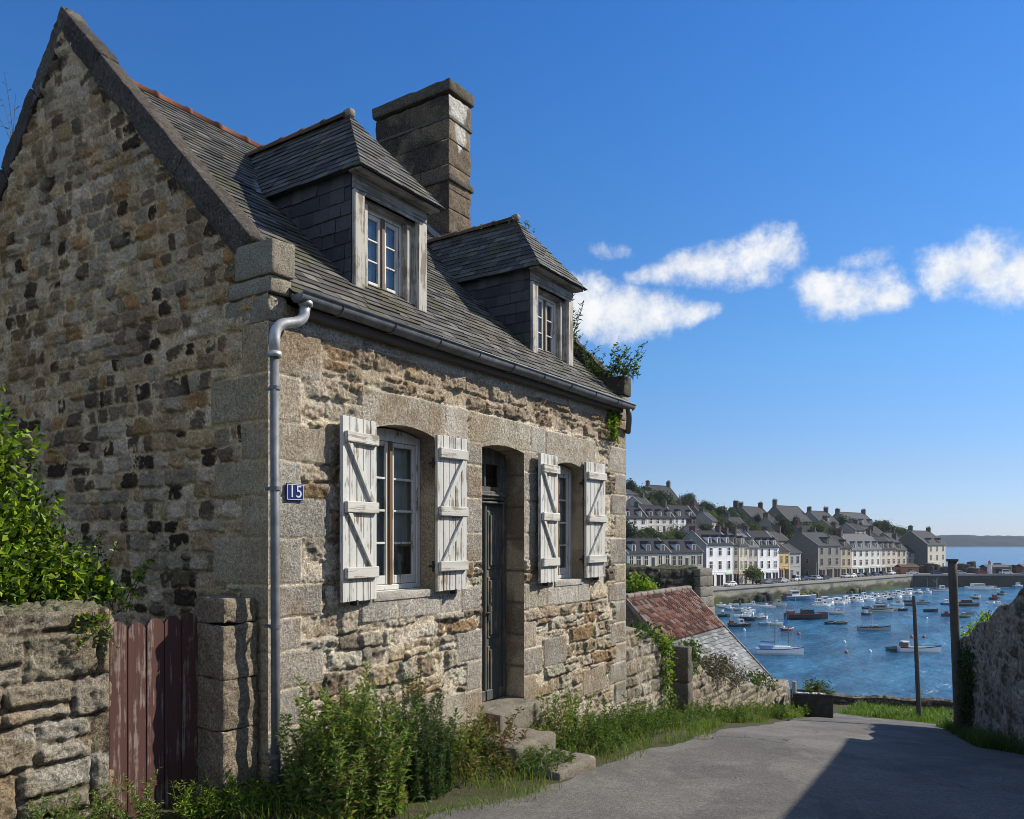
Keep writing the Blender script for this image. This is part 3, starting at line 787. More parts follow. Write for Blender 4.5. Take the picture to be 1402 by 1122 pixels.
# windows ---------------------------------------------------------------
def casement(parent, name, x0, x1, z0, z1, y, rows, arch=0.0, fr=.055, bar=.022, stile=True, curtain=None):
    """outer frame, two sashes with glazing bars; pane and brown meeting stile are sub-parts"""
    xc = (x0+x1)/2; mb = MB()
    def top(x): return z1+arch*(1-((x-xc)/((x1-x0)/2))**2)
    mb.box(x0, x0+fr, y, y+.07, z0, top(x0+fr), bev=.006); mb.box(x1-fr, x1, y, y+.07, z0, top(x1-fr), bev=.006)
    mb.box(x0+fr, x1-fr, y, y+.07, z0, z0+fr*.9, bev=.006)
    xs = np.linspace(x0+fr, x1-fr, 11)
    for a, b in zip(xs[:-1], xs[1:]):
        mb.add([(a, y+.002, z1-fr), (b, y+.002, z1-fr), (b, y+.002, top(b)), (a, y+.002, top(a)), (a, y+.07, z1-fr), (b, y+.07, z1-fr)], [(0, 1, 2, 3), (1, 0, 4, 5)])
    mb.box(x0-.02, x1+.02, y-.05, y+.06, z0-.045, z0-.002, bev=.008)          # timber cill
    for a, b in ((x0+fr, xc-.016), (xc+.016, x1-fr)):
        s = .042; zb = z0+fr*.9; zt = z1-fr
        mb.box(a+.003, a+s, y+.012, y+.055, zb+.003, zt-.003, bev=.005); mb.box(b-s, b-.003, y+.012, y+.055, zb+.003, zt-.003, bev=.005)
        mb.box(a+s, b-s, y+.013, y+.055, zb+.003, zb+.085, bev=.005); mb.box(a+s, b-s, y+.013, y+.055, zt-.045, zt-.003, bev=.005)
        for k in range(1, rows):
            zz = zb+.085+(zt-.045-zb-.085)*k/rows
            mb.box(a+s, b-s, y+.018, y+.05, zz-bar/2, zz+bar/2, bev=.004)
    w = mb.build(name, M['frame_paint'], parent)
    g_ = MB(); zb = z0+fr*.9
    g_.add([(x0+fr, y+.034, zb), (x1-fr, y+.034, zb), (x1-fr, y+.034, z1-fr), (x0+fr, y+.034, z1-fr)], [(0, 1, 2, 3)])
    g_.build('pane', M['glass'], w)
    if stile:
        s_ = MB(); s_.box(xc-.028, xc+.024, y-.006, y+.05, z0+fr*.9, z1-fr+.004, bev=.008); s_.build('meeting_stile', M['bare_wood'], w)
    if curtain:
        for (a, b, c, d, *yo) in curtain:
            n = 40; cx = np.linspace(a, b, n); V = []
            for zz in (c, d): V += [(x, y+(yo[0] if yo else .10)+.014*math.sin(x*62+math.sin(x*17)*2), zz) for x in cx]
            f = [(i, i+1, n+i+1, n+i) for i in range(n-1)]
            q = MB(); q.add(V, f); q.build('curtain', M['curtain'], w, True)
    return w
w1 = casement(house, 'window', 1.10, 1.94, 1.50, 2.93, .15, 4, .06, curtain=[(1.12, 1.58, 1.52, 2.95, .085), (1.56, 1.92, 1.90, 2.95, .085), (1.54, 1.93, 1.50, 1.95, .19)])
w2 = casement(house, 'window', 4.20, 4.90, 1.47, 2.84, .13, 4, .055, curtain=[(4.22, 4.88, 1.5, 2.86, .085)])
mb = MB()       # lamp standing on the inner sill, seen through the lowest pane
pr = [(0, .001), (.055, 0), (.06, .03), (.035, .06), (.045, .12), (.05, .18), (.03, .22), (.06, .24), (.05, .29), (.012, .31), (.0, .34)]
n = 14; vs = []; 
for r, h in pr: vs += [(r*.75*math.cos(2*PI*k/n), r*.75*math.sin(2*PI*k/n), h) for k in range(n)]
mb.add(vs, [(i*n+k, i*n+(k+1) % n, (i+1)*n+(k+1) % n, (i+1)*n+k) for i in range(len(pr)-1) for k in range(n)])
lamp = mb.build('lantern', M['curtain'], None, True, (1.75, .27, 1.53))
tag(lamp, 'small pale lantern standing behind the lowest pane of the left ground floor window', 'lantern')

# door ------------------------------------------------------------------
mb = MB(); y = .24; x0, x1 = 2.717, 3.528; xc = (x0+x1)/2
mb.box(x0, x0+.06, y-.03, y+.06, .17, 2.88, bev=.006); mb.box(x1-.06, x1, y-.03, y+.06, .17, 2.88, bev=.006)
mb.box(x0+.06, x1-.06, y-.05, y+.06, 2.40, 2.50, bev=.012); mb.box(x0+.055, x1-.055, y-.075, y+.04, 2.44, 2.465, bev=.008); mb.box(x0+.055, x1-.055, y-.065, y+.04, 2.36, 2.385, bev=.008)
for (a, b) in ((x0+.062, xc-.004), (xc+.004, x1-.062)):
    mb.box(a, b, y, y+.045, .18, 2.36, bev=.004)
    for (c, d) in ((.24, .78), (.86, 1.55), (1.63, 2.28)):
        mb.box(a+.05, b-.05, y-.010, y+.01, c, d, bev=.008); mb.box(a+.085, b-.085, y-.024, y-.006, c+.04, d-.04, bev=.012)
mb.box(xc-.022, xc+.022, y-.03, y+.01, .18, 2.36, bev=.01)
mb.box(x0+.06, x1-.06, y-.03, y+.02, .18, .30, bev=.01)
door = mb.build('door', M['door_paint'], house)
mb = MB(); xs = np.linspace(x0+.002, x1-.002, 13)
def dtop(x): return 2.93+.05*(1-((x-xc)/((x1-x0)/2))**2)
for a, b in zip(xs[:-1], xs[1:]): mb.add([(a, y-.01, 2.80), (b, y-.01, 2.80), (b, y-.01, dtop(b)), (a, y-.01, dtop(a)), (a, y+.04, 2.80), (b, y+.04, 2.80)], [(0, 1, 2, 3), (1, 0, 4, 5)])
mb.box(x0+.06, x0+.13, y-.012, y+.04, 2.50, 2.80, bev=.005); mb.box(x1-.13, x1-.06, y-.012, y+.04, 2.50, 2.80, bev=.005)
mb.box(x0+.13, x1-.13, y-.012, y+.04, 2.50, 2.55, bev=.005); mb.box(xc-.015, xc+.015, y-.016, y+.03, 2.55, 2.80, bev=.004)
fan = mb.build('transom_light', M['door_paint'], door)
mb = MB(); mb.add([(x0+.13, y+.015, 2.55), (x1-.13, y+.015, 2.55), (x1-.13, y+.015, 2.80), (x0+.13, y+.015, 2.80)], [(0, 1, 2, 3)]); mb.build('pane', M['glass'], door)
mb = MB(); mb.box(x0+.14, xc-.03, y+.05, y+.055, 2.55, 2.72); mb.build('curtain', M['curtain'], door)
mb = MB(); mb.tube([(xc+.06, y-.01, 1.16), (xc+.06, y-.06, 1.16)], .012, 8); mb.tube([(xc+.06, y-.055, 1.16), (xc-.03, y-.06, 1.155)], .010, 8); mb.box(xc+.035, xc+.085, y-.034, y-.02, 1.06, 1.24, bev=.004); mb.build('door_handle', M['iron'], door)

# shutters --------------------------------------------------------------
def shutter(xh, w, z0, z1, side, off0, off1, seed):
    """xh = hinge x; side -1 opens to the left, +1 to the right; off = stand-off from the wall at hinge and free edge"""
    rg = np.random.default_rng(seed)
    ang = math.atan2(off1-off0, w)
    sh = empty('tmp'); 
    mb = MB(); n = 5; pw = w/n
    for k in range(n):
        dz = rg.uniform(-.004, .004)
        a = k*pw+.002; b = (k+1)*pw-.002
        xx = (a, b) if side > 0 else (-b, -a)
        mb.box(xx[0], xx[1], -.034+rg.uniform(-.002, .002), 0, z0+dz, z1+dz, bev=.004)
    me = mb.build('shutter', M['white_paint'], house)
    bpy.data.objects.remove(sh)
    me.location = (xh, -off0, 0); me.rotation_euler = (0, 0, -ang if side > 0 else ang)
    hts = (z1-.17, (z0+z1)/2+.02, z0+.24)
    for hz in hts:
        r = MB(); xx = (.012, w-.02) if side > 0 else (-w+.02, -.012)
        r.box(xx[0], xx[1], -.072, -.036, hz-.048, hz+.048, bev=.007, jit=.0015); r.build('shutter_rail', M['white_rail'], me)
    for (a, b) in ((hts[0]-.05, hts[1]+.05), (hts[1]-.05, hts[2]+.05)):
        r = MB(); xa, xb = (w-.07, .08) if side > 0 else (-w+.07, -.08)
        d = np.array((xb-xa, b-a)); d = d/np.linalg.norm(d); nn = np.array((-d[1], d[0]))*.028
        pl = [(xa+nn[0], a), (xb+nn[0], b), (xb-nn[0], b), (xa-nn[0], a)]
        r.prism(pl, -.062, -.036, 'y'); r.build('shutter_brace', M['white_paint'], me)
    for hz in (hts[0]-.1, hts[2]+.0):
        h = MB(); h.box(min(0, side*.14), max(0, side*.14), -.001, .012, hz-.016, hz+.016); h.tube([(-side*.012, .008, hz-.05), (-side*.012, .008, hz+.05)], .011, 8); h.box(-.03, .03, .0, .05, hz-.012, hz+.012)
        h.build('hinge', M['iron'], me)
    h = MB(); h.box(side*w*.6-.012, side*w*.6+.012, -.045, .03, z0-.035, z0+.01); h.build('shutter_catch', M['iron'], me)
    return me
shutter(1.085, .445, 1.45, 2.985, -1, .05, .085, 1)
shutter(1.905, .44, 1.47, 2.965, 1, .055, .085, 2)
shutter(4.185, .46, 1.46, 2.955, -1, .05, .085, 3)
shutter(4.885, .49, 1.47, 2.945, 1, .055, .08, 4)

# house number ------------------------------------------------------------
mb = MB(); mb.box(.125, .297, -.052, -.036, 2.27, 2.402, bev=.004)
plate = mb.build('house_number_plate', M['enamel'], house)
cu = bpy.data.curves.new('fnt', 'FONT'); cu.body = '15'; cu.size = .135; cu.extrude = .002; cu.align_x = 'CENTER'; cu.align_y = 'CENTER'
to = bpy.data.objects.new('fnt', cu); COL.objects.link(to); bpy.context.view_layer.update()
me = bpy.data.meshes.new_from_object(to.evaluated_get(bpy.context.evaluated_depsgraph_get())); bpy.data.objects.remove(to)
me.materials.clear(); me.materials.append(M['white_enamel'])
dg = obj('numerals', me, plate); dg.location = (.211, -.0545, 2.336); dg.rotation_euler = (PI/2, 0, 0)
mb = MB()
for (a, b, c, d) in ((.131, .291, 2.276, 2.281), (.131, .291, 2.391, 2.396), (.131, .136, 2.281, 2.391), (.286, .291, 2.281, 2.391)): mb.box(a, b, -.0545, -.0515, c, d)
mb.build('plate_border', M['white_enamel'], plate)

# eaves, gutter, pipes ------------------------------------------------------
mb = MB(); mb.box(.24, L-.24, -.12, -.02, 3.70, 3.775, bev=.006); mb.build('eaves_board', m_paint('eaves_timber', (.10, .085, .07), (.08, .06, .045), .6, .85, axis=0), house)
mb = MB(); n = 11; gy, gz, gr = -.165, 3.835, .068
segs = np.linspace(.13, 6.05, 25); vs = []
for i, x in enumerate(segs):
    dz = -.03*(x/6.05)+.004*math.sin(x*2.1)
    for q in np.linspace(PI-.1, 2*PI+.1, n): vs.append((x, gy+math.cos(q)*gr, gz+dz+math.sin(q)*gr))
for i, x in enumerate(segs):
    dz = -.03*(x/6.05)+.004*math.sin(x*2.1)
    for q in np.linspace(PI-.1, 2*PI+.1, n): vs.append((x, gy+math.cos(q)*(gr-.006), gz+dz+math.sin(q)*(gr-.006)))
o = len(segs)*n
fs = [(i*n+k, (i+1)*n+k, (i+1)*n+k+1, i*n+k+1) for i in range(len(segs)-1) for k in range(n-1)]
fs += [(o+i*n+k, o+i*n+k+1, o+(i+1)*n+k+1, o+(i+1)*n+k) for i in range(len(segs)-1) for k in range(n-1)]
mb.add(vs, fs)
mb.tube([(.13, gy-gr-.004, gz+.012), (6.05, gy-gr-.004, gz-.018)], .011, 8)
for x in (.13, 6.05):
    q = [(gy+math.cos(t)*gr, gz-.03*(x/6.05)+math.sin(t)*gr) for t in np.linspace(PI, 2*PI, 12)]; mb.prism(q, x-.004, x+.004, 'x')
gut = mb.build('gutter', M['zinc'], house, True)
for x in np.arange(.55, 6.0, .62):
    mb = MB(); dz = -.03*(x/6.05); mb.tube([(x, gy+math.cos(q)*(gr+.004), gz+dz+math.sin(q)*(gr+.004)) for q in np.linspace(PI, 2*PI, 9)], .006, 5)
    mb.build('gutter_bracket', M['zinc'], gut)
def fillet(pts, r, n=6):
    o = [np.array(pts[0], float)]
    for i in range(1, len(pts)-1):
        p = np.array(pts[i], float); a = np.array(pts[i-1], float)-p; b = np.array(pts[i+1], float)-p
        ra = min(r, np.linalg.norm(a)*.45); rb = min(r, np.linalg.norm(b)*.45)
        A = p+a/np.linalg.norm(a)*ra; B = p+b/np.linalg.norm(b)*rb
        for t in np.linspace(0, 1, n): o.append((1-t)**2*A+2*t*(1-t)*p+t*t*B)
    o.append(np.array(pts[-1], float)); return o
px, py = -.028, -.105
mb = MB(); mb.tube(fillet([(px+.012, py, -.6), (px, py, 1.5), (px-.004, py, 3.36)], .1), .033, 14)
dp = mb.build('drainpipe', M['zinc'], house, True)
mb = MB(); mb.tube(fillet([(px-.004, py, 3.34), (px-.004, py, 3.575), (.20, py-.05, 3.64), (.215, gy, 3.79)], .10, 8), .040, 14)
mb.tube([(px-.004, py, 3.33), (px-.004, py, 3.37)], .052, 14)
mb.tube([(.215, gy, 3.76), (.215, gy, 3.80)], .055, 14)
mb.build('elbow', M['zinc_new'], dp, True)
for zz in (.35, 1.32, 2.35, 3.1):
    mb = MB(); mb.tube([(px, py, zz-.014), (px, py, zz+.014)], .041, 14); mb.box(px-.006, px+.006, py+.03, .0, zz-.012, zz+.012)
    mb.build('pipe_clip', M['zinc'], dp)
mb = MB(); mb.tube(fillet([(5.96, gy, 3.76), (5.97, gy-.01, 3.64), (6.10, -.10, 3.52), (6.17, -.06, 3.47)], .08), .04, 12); mb.build('drainpipe', M['zinc'], house, True)

# dormers ---------------------------------------------------------------
def make_dormer():
    hw = .50; yf = .35; ze = 5.33; zr = 6.24; tS = math.tan(SL)
    def zroof(y): return EZ+(y-EY)*tS
    mb = MB()
    yb = EY+(ze-EZ)/tS+.05
    for sg in (-1, 1):
        x = sg*hw
        poly = [(yf+.02, zroof(yf+.02)-.12), (yf+.02, ze+.02), (yb+.1, ze+.02), (yb+.1, zroof(yb)-.05)]
        mb.prism(poly, x-.02, x+.02, 'x', (.05, .05, .052))
        O = (x+sg*.02, yf+.02 if sg > 0 else yb+.1, zroof(yf)-.12); e_u = (0, sg, 0)
        W_ = yb+.08-yf
        if sg > 0: P = [(0, 0), (.1, 0), (W_, ze-.0-O[2]-.02), (W_, ze-O[2]), (0, ze-O[2])]
        else: P = [(W_-.1, 0), (W_, 0), (W_, ze-O[2]), (0, ze-O[2]), (0, ze-O[2]-.02)]
        slates(mb, O, e_u, (0, 0, 1), P, .125, .18, [(.06, .062, .066), (.048, .05, .053), (.075, .076, .078)], 5+sg, .006, 0, .006)
    mb.box(-hw+.02, hw-.02, yf+.5, yf+.53, 4.2, 5.3, (.03, .028, .026), 1); mb.box(-hw+.02, hw-.02, yf+.25, yf+.5, 5.2, 5.23, (.03, .028, .026), 1)
    d = mb.build('dormer', [M['slate_cheek'], M['darkroom']], house)
    # hipped roof
    mb = MB(); ex = .585; yfe = .19; yh = .93; ybk = EY+(zr-EZ)/tS+.06
    ybe = EY+(ze-EZ)/tS+.04
    A = (-ex, yfe, ze); B = (ex, yfe, ze); Pk = (0, yh, zr); Rb = (0, ybk, zr); LB = (-ex, ybe, ze); RB = (ex, ybe, ze)
    mb.add([A, B, Pk, Rb, LB, RB], [(0, 1, 2), (0, 2, 3, 4), (1, 5, 3, 2), (0, 4, 5, 1)], (.055, .055, .057))
    dv = [( .0, 0, 0)]
    hip_s = math.hypot(yh-yfe, zr-ze)
    slates(mb, A, (1, 0, 0), (0, (yh-yfe)/hip_s, (zr-ze)/hip_s), [(-.02, -.015), (2*ex+.02, -.015), (ex+.01, hip_s), (ex-.01, hip_s)], .085, .15, SLC, 21)
    ss = math.hypot(ex, zr-ze)
    slates(mb, (-ex, ybk, ze), (0, -1, 0), (ex/ss, 0, (zr-ze)/ss), [(ybk-ybe, -.015), (ybk-yfe+.02, -.015), (ybk-yh, ss), (0, ss)], .085, .17, SLC, 22)
    slates(mb, (ex, 0, ze), (0, 1, 0), (-ex/ss, 0, (zr-ze)/ss), [(yfe-.02, -.015), (ybe, -.015), (ybk, ss), (yh, ss)], .085, .17, SLC, 23)
    mb.build('dormer_roof', M['slate'], d)
    mb = MB()
    for k in range(5):
        y0 = yh+.0+k*.32; c = np.array((.115, .075, .052))*RNG.uniform(.5, 1.3)
        n = 7; vs = []
        for i, yy in enumerate((y0, y0+.30, y0+.305, y0+.34)):
            r = (.072, .066, .08, .08)[i]
            vs += [(-math.cos(q)*r, yy, zr-.02+math.sin(q)*r*.8) for q in np.linspace(-.3, PI+.3, n)]
        mb.add(vs, [(i*n+j, (i+1)*n+j, (i+1)*n+j+1, i*n+j+1) for i in range(3) for j in range(n-1)], c)
    rblock(mb, (0, yh+.0, zr+.012), (.10, .13, .09), None, .03, .04, .01, (.28, .25, .21), 8)
    mb.build('dormer_ridge', M['terracotta'], d, True)
    # timber front
    for sg in (-1, 1):
        mb = MB(); x0, x1 = (-hw-.015, -hw+.125) if sg < 0 else (hw-.125, hw+.015)
        mb.box(x0, x1, yf-.015, yf+.04, zroof(yf)-.06, 5.175, bev=.01); mb.box(min(x1, x0)+.02*(sg < 0)+.0, max(x1, x0)-.0, yf+.04, yf+.22, zroof(yf)-.02, 5.16, bev=.006)
        mb.build('dormer_post', M['post_paint'], d)
    mb = MB(); mb.box(-hw-.018, hw+.018, yf-.012, yf+.05, 5.178, 5.315, bev=.008); mb.box(-hw+.125, hw-.125, yf+.05, yf+.25, 5.12, 5.16); mb.box(-.03, -.024, yf-.016, yf, 5.18, 5.31)
    mb.box(-hw+.1, hw-.1, yf-.02, yf-.002, 5.145, 5.177, bev=.006)
    mb.box(-ex+.01, ex-.01, yfe+.03, yf, 5.300, 5.322)
    mb.build('dormer_lintel', M['post_grey'], d)
    mb = MB(); mb.box(-hw+.126, hw-.126, yf+.03, yf+.26, zroof(yf)+.0, zroof(yf)+.040, bev=.01); mb.build('dormer_sill', M['post_paint'], d)
    jb = MB(); jb.box(-hw+.122, -.275, yf+.05, yf+.16, zroof(yf)-.0, 5.12, bev=.006); jb.build('jamb_board', M['post_paint'], d)
    jb = MB(); jb.box(.275, hw-.122, yf+.05, yf+.16, zroof(yf)-.0, 5.12, bev=.006); jb.build('jamb_board', M['post_paint'], d)
    w = casement(d, 'dormer_window', -.272, .272, zroof(yf)+.045, 5.12, yf+.115, 3, 0, .035, .018, True)
    for c in list(w.children):          # one level only: keep panes beside the frame
        c.parent = d
    for (a, b) in ((-.25, .25),):
        n = 30; cx = np.linspace(a, b, n); V = []
        for zz in (4.30, 5.12): V += [(x, yf+.215+.012*math.sin(x*70+math.sin(x*19)*2), zz) for x in cx]
        q = MB(); q.add(V, [(i, i+1, n+i+1, n+i) for i in range(n-1)]); q.build('curtain', M['curtain'], d, True)
    # lead where the roof meets the main slope
    mb = MB()
    for sg in (-1, 1):
        a = np.array((sg*(ex+.03), ybe-.04, ze+.01)); b = np.array((sg*.02, ybk+.02, zr+.03))
        for t0_, t1_ in zip(np.linspace(0, .9, 8), np.linspace(.12, 1.0, 8)):
            p = a+(b-a)*t0_; q = a+(b-a)*t1_
            mb.add([p+np.array((0, 0, .02)), q+np.array((0, 0, .02)), q+np.array((sg*.11, .03, .028+.0)), p+np.array((sg*.11, .03, .028))], [(0, 1, 2, 3), (3, 2, 1, 0)])
    mb.build('lead_flashing', M['lead'], d)
    return d
d1 = make_dormer(); d1.location = (1.755, 0, 0)
d2 = copy_tree(d1, house); d2.location = (4.80, 0, -.02)
# steps up to the door
st = empty('door_steps', (0, 0, 0)); tag(st, 'worn granite steps leading up to the dark front door', 'steps')
for (x0, x1, y0, y1, zt, hh, sd) in ((2.30, 2.98, -1.22, -.55, -.165, .40, 1), (2.28, 3.02, -.74, -.04, -.01, .34, 2), (2.70, 3.54, -.26, .30, .172, .26, 3)):
    mb = MB(); rblock(mb, ((x0+x1)/2, (y0+y1)/2, zt-hh/2), (x1-x0, y1-y0, hh), rotz(.02*(sd-2)), .04, .03, .013, (.20, .18, .142), sd+60); mb.build('step', M['granite'], st, True)
# ================================================================== GROUND AND ROAD
def m_road():
    m, nt = newmat('asphalt'); T = NT(nt); v = T.coord()
    n0 = T.noise(.55, 5, .6, v); n1 = T.noise(4, 6, .65, v); n2 = T.noise(120, 3, .7, v); n3 = T.noise(310, 2, .6, v)
    c = T.mix(T.ramp(n0, .35, .65), (.105, .100, .092), (.160, .152, .138))
    c = T.mix(T.math('MULTIPLY', T.ramp(n1, .45, .7), .5), c, (.21, .20, .18))
    # old patches with a sharper edge
    pt = T.ramp(T.noise(.33, 2, .5, T.mapping(v, (1, 2.2, 1), (0, 0, .2), (3.3, 1.7, 0)), .4), .565, .575)
    c = T.mix(T.math('MULTIPLY', pt, .38), c, (.075, .073, .07))
    vo = T.n('ShaderNodeTexVoronoi', feature='DISTANCE_TO_EDGE'); vo.inputs['Scale'].default_value = .55; vo.inputs['Randomness'].default_value = 1
    wv = T.n('ShaderNodeVectorMath', operation='ADD'); T.l(v, wv.inputs[0])
    nn = T.n('ShaderNodeTexNoise'); nn.inputs['Scale'].default_value = 2.5; nn.inputs['Detail'].default_value = 6; T.l(v, nn.inputs['Vector'])
    sc = T.n('ShaderNodeVectorMath', operation='SCALE'); T.l(nn.outputs['Color'], sc.inputs[0]); sc.inputs['Scale'].default_value = .55
    T.l(sc.outputs[0], wv.inputs[1]); T.l(wv.outputs[0], vo.inputs['Vector'])
    crack = T.math('MULTIPLY', T.math('SUBTRACT', 1, T.ramp(vo.outputs['Distance'], .0, .012)), T.ramp(T.noise(.7, 3, .5, v), .555, .64))
    c = T.mix(T.math('MULTIPLY', crack, .7), c, (.03, .03, .028))
    st = T.math('MULTIPLY', T.math('MULTIPLY_ADD', n2, 1.7, .15), T.math('MULTIPLY_ADD', T.ramp(T.noise(34, 4, .75, v), .3, .7), .7, .65))
    cc = T.n('ShaderNodeCombineColor'); [T.l(st, cc.inputs[i]) for i in range(3)]
    c = T.mix(1.0, c, cc.outputs[0], 'MULTIPLY')
    c = T.mix(T.math('MULTIPLY', T.ramp(n3, .60, .68), .6), c, (.42, .40, .36))
    h = T.math('ADD', T.math('MULTIPLY', n2, .8), T.math('SUBTRACT', T.math('MULTIPLY', n1, .8), T.math('MULTIPLY', crack, 1.5)))
    p = principled(T, c, .88, h, .7, .02, .25); out(T, p); return m
def m_soil():
    m, nt = newmat('verge_soil'); T = NT(nt); v = T.coord()
    n = T.noise(3, 6, .7, v); n2 = T.noise(40, 4, .7, v)
    c = T.mix(T.ramp(n, .4, .62), (.075, .062, .042), (.055, .075, .022))
    c = T.mix(T.math('MULTIPLY', T.ramp(n2, .5, .7), .6), c, (.14, .125, .09))
    out(T, principled(T, c, .95, n2, .8, .03, .15)); return m
xs = np.unique(np.concatenate([np.linspace(-60, -8, 14), np.linspace(-8, 22, 121), np.linspace(22, 90, 40)])); ys = np.unique(np.concatenate([np.linspace(-60, -8, 14), np.linspace(-8, 8, 65), np.linspace(8, 70, 24)]))
X, Y = np.meshgrid(xs, ys, indexing='ij')
Zg = np.interp(X, GX, GZ)
Zg = Zg-.012+.02*(fbm(X*1.1, Y*1.1, 3, 3)-.5)*((Y > -1.1) | (Y < -5) | (X > 17))-.02*((Y < -1.25) & (X < 16.5))
me = raw_mesh('ground', np.stack([X, Y, Zg], -1).reshape(-1, 3), [(grid_faces(len(xs), len(ys)), 0)], [m_soil()], None, True)
tag(obj('ground', me), kind='structure')
hx = np.linspace(-260, 55, 60); hy = np.linspace(58, 300, 44); HX, HY = np.meshgrid(hx, hy, indexing='ij')
HZ = np.interp(HX, GX, GZ)*.3+sstep(58, 150, HY)*(13+9*fbm(HX*.012, HY*.012, 4, 6))*sstep(55, 5, HX)-2.5*sstep(80, 58, HY)-.3*(HX > 20)*(HX-20)
mi, nti = newmat('inland_scrub'); Ti = NT(nti); vi = Ti.coord(); ni = Ti.noise(.09, 6, .7, vi); ni2 = Ti.noise(.7, 5, .7, vi)
ci = Ti.mix(Ti.ramp(ni, .42, .58), (.030, .05, .018), (.085, .10, .035)); ci = Ti.mix(Ti.math('MULTIPLY', Ti.ramp(ni2, .5, .65), .5), ci, (.02, .033, .014)); out(Ti, principled(Ti, ci, .95, ni2, 1.0, .8, .1))
tag(obj('hill', raw_mesh('hill', np.stack([HX, HY, HZ], -1).reshape(-1, 3), [(grid_faces(60, 44), 0)], [mi], None, True)), kind='structure')
# asphalt: a sheet whose ragged left edge follows the weeds at the foot of the house
rx = np.concatenate([np.linspace(-30, -5, 12), np.linspace(-5, 16.9, 190)[1:]])
nv = 34; P = np.zeros((len(rx), nv, 3))
for i, x in enumerate(rx):
    yl = np.interp(x, [-30, 0, 2.7, 5.7, 13, 16.9], [-1.25, -1.2, -1.23, -1.15, -.75, -.65])+.16*(fbm(np.array([x*1.4]), np.array([2.0]), 4, 9)[0]-.5)*2
    if x < -.2: yl += .0
    yr = np.interp(x, [-30, 8, 10.5, 16, 16.9], [-11, -9, -5.1, -4.0, -9])
    if x > 16.2: yr = -9
    P[i, :, 0] = x; P[i, :, 1] = np.linspace(yl, yr, nv)
P[-12:, :, 0] += (.25*(fbm(P[-12:, :, 1]*1.3, P[-12:, :, 1]*0, 3, 4)-.5))*np.linspace(0, 1, 12)[:, None]
cr = .03*np.sin((np.linspace(0, 1, nv))*PI)[None, :]
P[..., 2] = np.interp(P[..., 0], GX, GZ)+.004+cr+.012*(fbm(P[..., 0]*.8, P[..., 1]*.8, 3, 14)-.5)
tag(obj('road', raw_mesh('road', P.reshape(-1, 3), [(grid_faces(len(rx), nv)[:, ::-1], 0)], [m_road()], None, True)), kind='structure')

# ================================================================== LEFT: garden wall, gate, pillar, shrub
GWP = [((.25, .22, .17), 3), ((.19, .165, .13), 2), ((.29, .26, .205), 2), ((.24, .19, .13), 1)]
gw = stone_box('garden_wall', M['wallstone'], (-3.40, .30, 0), 0, 2.33, .42, -.3, lambda u: 1.51+.0*u, .014, 71, faces='flr', course=(.25, .37), width=(.30, .62), warp=.028, joint=.010,
               pal=GWP, mortar=(.085, .065, .045), relief=.042, rough=.020, mlevel=-.008, split=.3, edge=.020, radius=.025, topcol=(.10, .11, .06),
               stain=[(1.2, .52, .66, .5, (.24, .165, .09)), (3, .58, .7, .6, (.36, .34, .30)), (.8, .5, .7, .4, (.09, .085, .06))])
tag(gw, 'low rough granite garden wall left of the red gate, in front of the shrub', 'wall')
mb = MB()
z = -.25; k = 0
while z < 1.54:
    h = min(.40+.03*math.sin(k*2.1), 1.545-z)
    if 1.545-z-h < .18: h = 1.545-z
    rblock(mb, (-.215, .22, z+h/2), (.31+.006*math.sin(k*3), .35, h-.004), rotz(.008*math.sin(k*5)), .018, .016, .013, (.23, .19, .14), 80+k, 11); z += h; k += 1
tag(mb.build('gate_pillar', M['wallstone'], None, True), 'square granite gate pillar between the red gate and the house corner', 'pillar')
gate = empty('garden_gate', (-.70, .36, 0)); tag(gate, 'weathered dark red plank gate between the low garden wall and the granite pillar', 'gate')
pw = .136
for k in range(5):
    mb = MB(); x0 = -.345+k*pw; zt = 1.40+(.012, -.004, .012, .018, .03)[k]; zb = -.06; a = .045
    poly = [(x0+.005, zb), (x0+pw-.005, zb), (x0+pw-.005, zt-a), (x0+pw-.03, zt-.01), (x0+pw-.055, zt), (x0+.055, zt), (x0+.03, zt-.01), (x0+.005, zt-a)]
    mb.prism(poly, -.014+.003*(k % 2), .012, 'y'); mb.build('plank', M['gate_paint'], gate)
for zz in (.28, 1.08):
    mb = MB(); mb.box(-.34, .33, .014, .045, zz-.05, zz+.05, bev=.005); mb.build('rail', M['gate_paint'], gate)
rg = np.random.default_rng(101); mb = MB()
clumps(mb, rg, [((-1.70, 1.10, 2.50), (.44, .42, .50)), ((-1.55, 1.00, 2.05), (.44, .40, .45)), ((-1.95, .95, 2.05), (.44, .36, .55)), ((-2.1, 1.05, 2.65), (.42, .4, .36)),
                ((-1.38, .92, 1.78), (.42, .36, .32)), ((-1.05, .85, 1.62), (.32, .26, .20)), ((-2.4, 1.0, 2.1), (.4, .4, .6)), ((-1.75, .80, 1.75), (.5, .3, .32)), ((-.88, .70, 1.56), (.22, .18, .12))], 3500, .060, .036, LIME, .2, .35, root=(-1.7, 1.2, .2))
b = []; 
for k in range(40):
    t = rg.random(); b.append(np.array((-1.35+.72*t, .75+.2*rg.random(), 1.42+.1*rg.random())))
stems(mb, rg, b, rg.uniform(.25, .55, 40), 1.0, 46, .05, .034, LIME, .2, (.10, .07, .05), .004, up=.4)
b = [np.array((-1.1-.25*rg.random(), .26, 1.50)) for _ in range(10)]
stems(mb, rg, b, -rg.uniform(.1, .28, 10), .5, -60, .04, .028, LIME, .1, (.10, .07, .05), .003)
tag(mb.build('shrub', [M['leaf'], M['bark']]), 'leafy bright green shrub growing behind the low garden wall beside the gable', 'shrub')

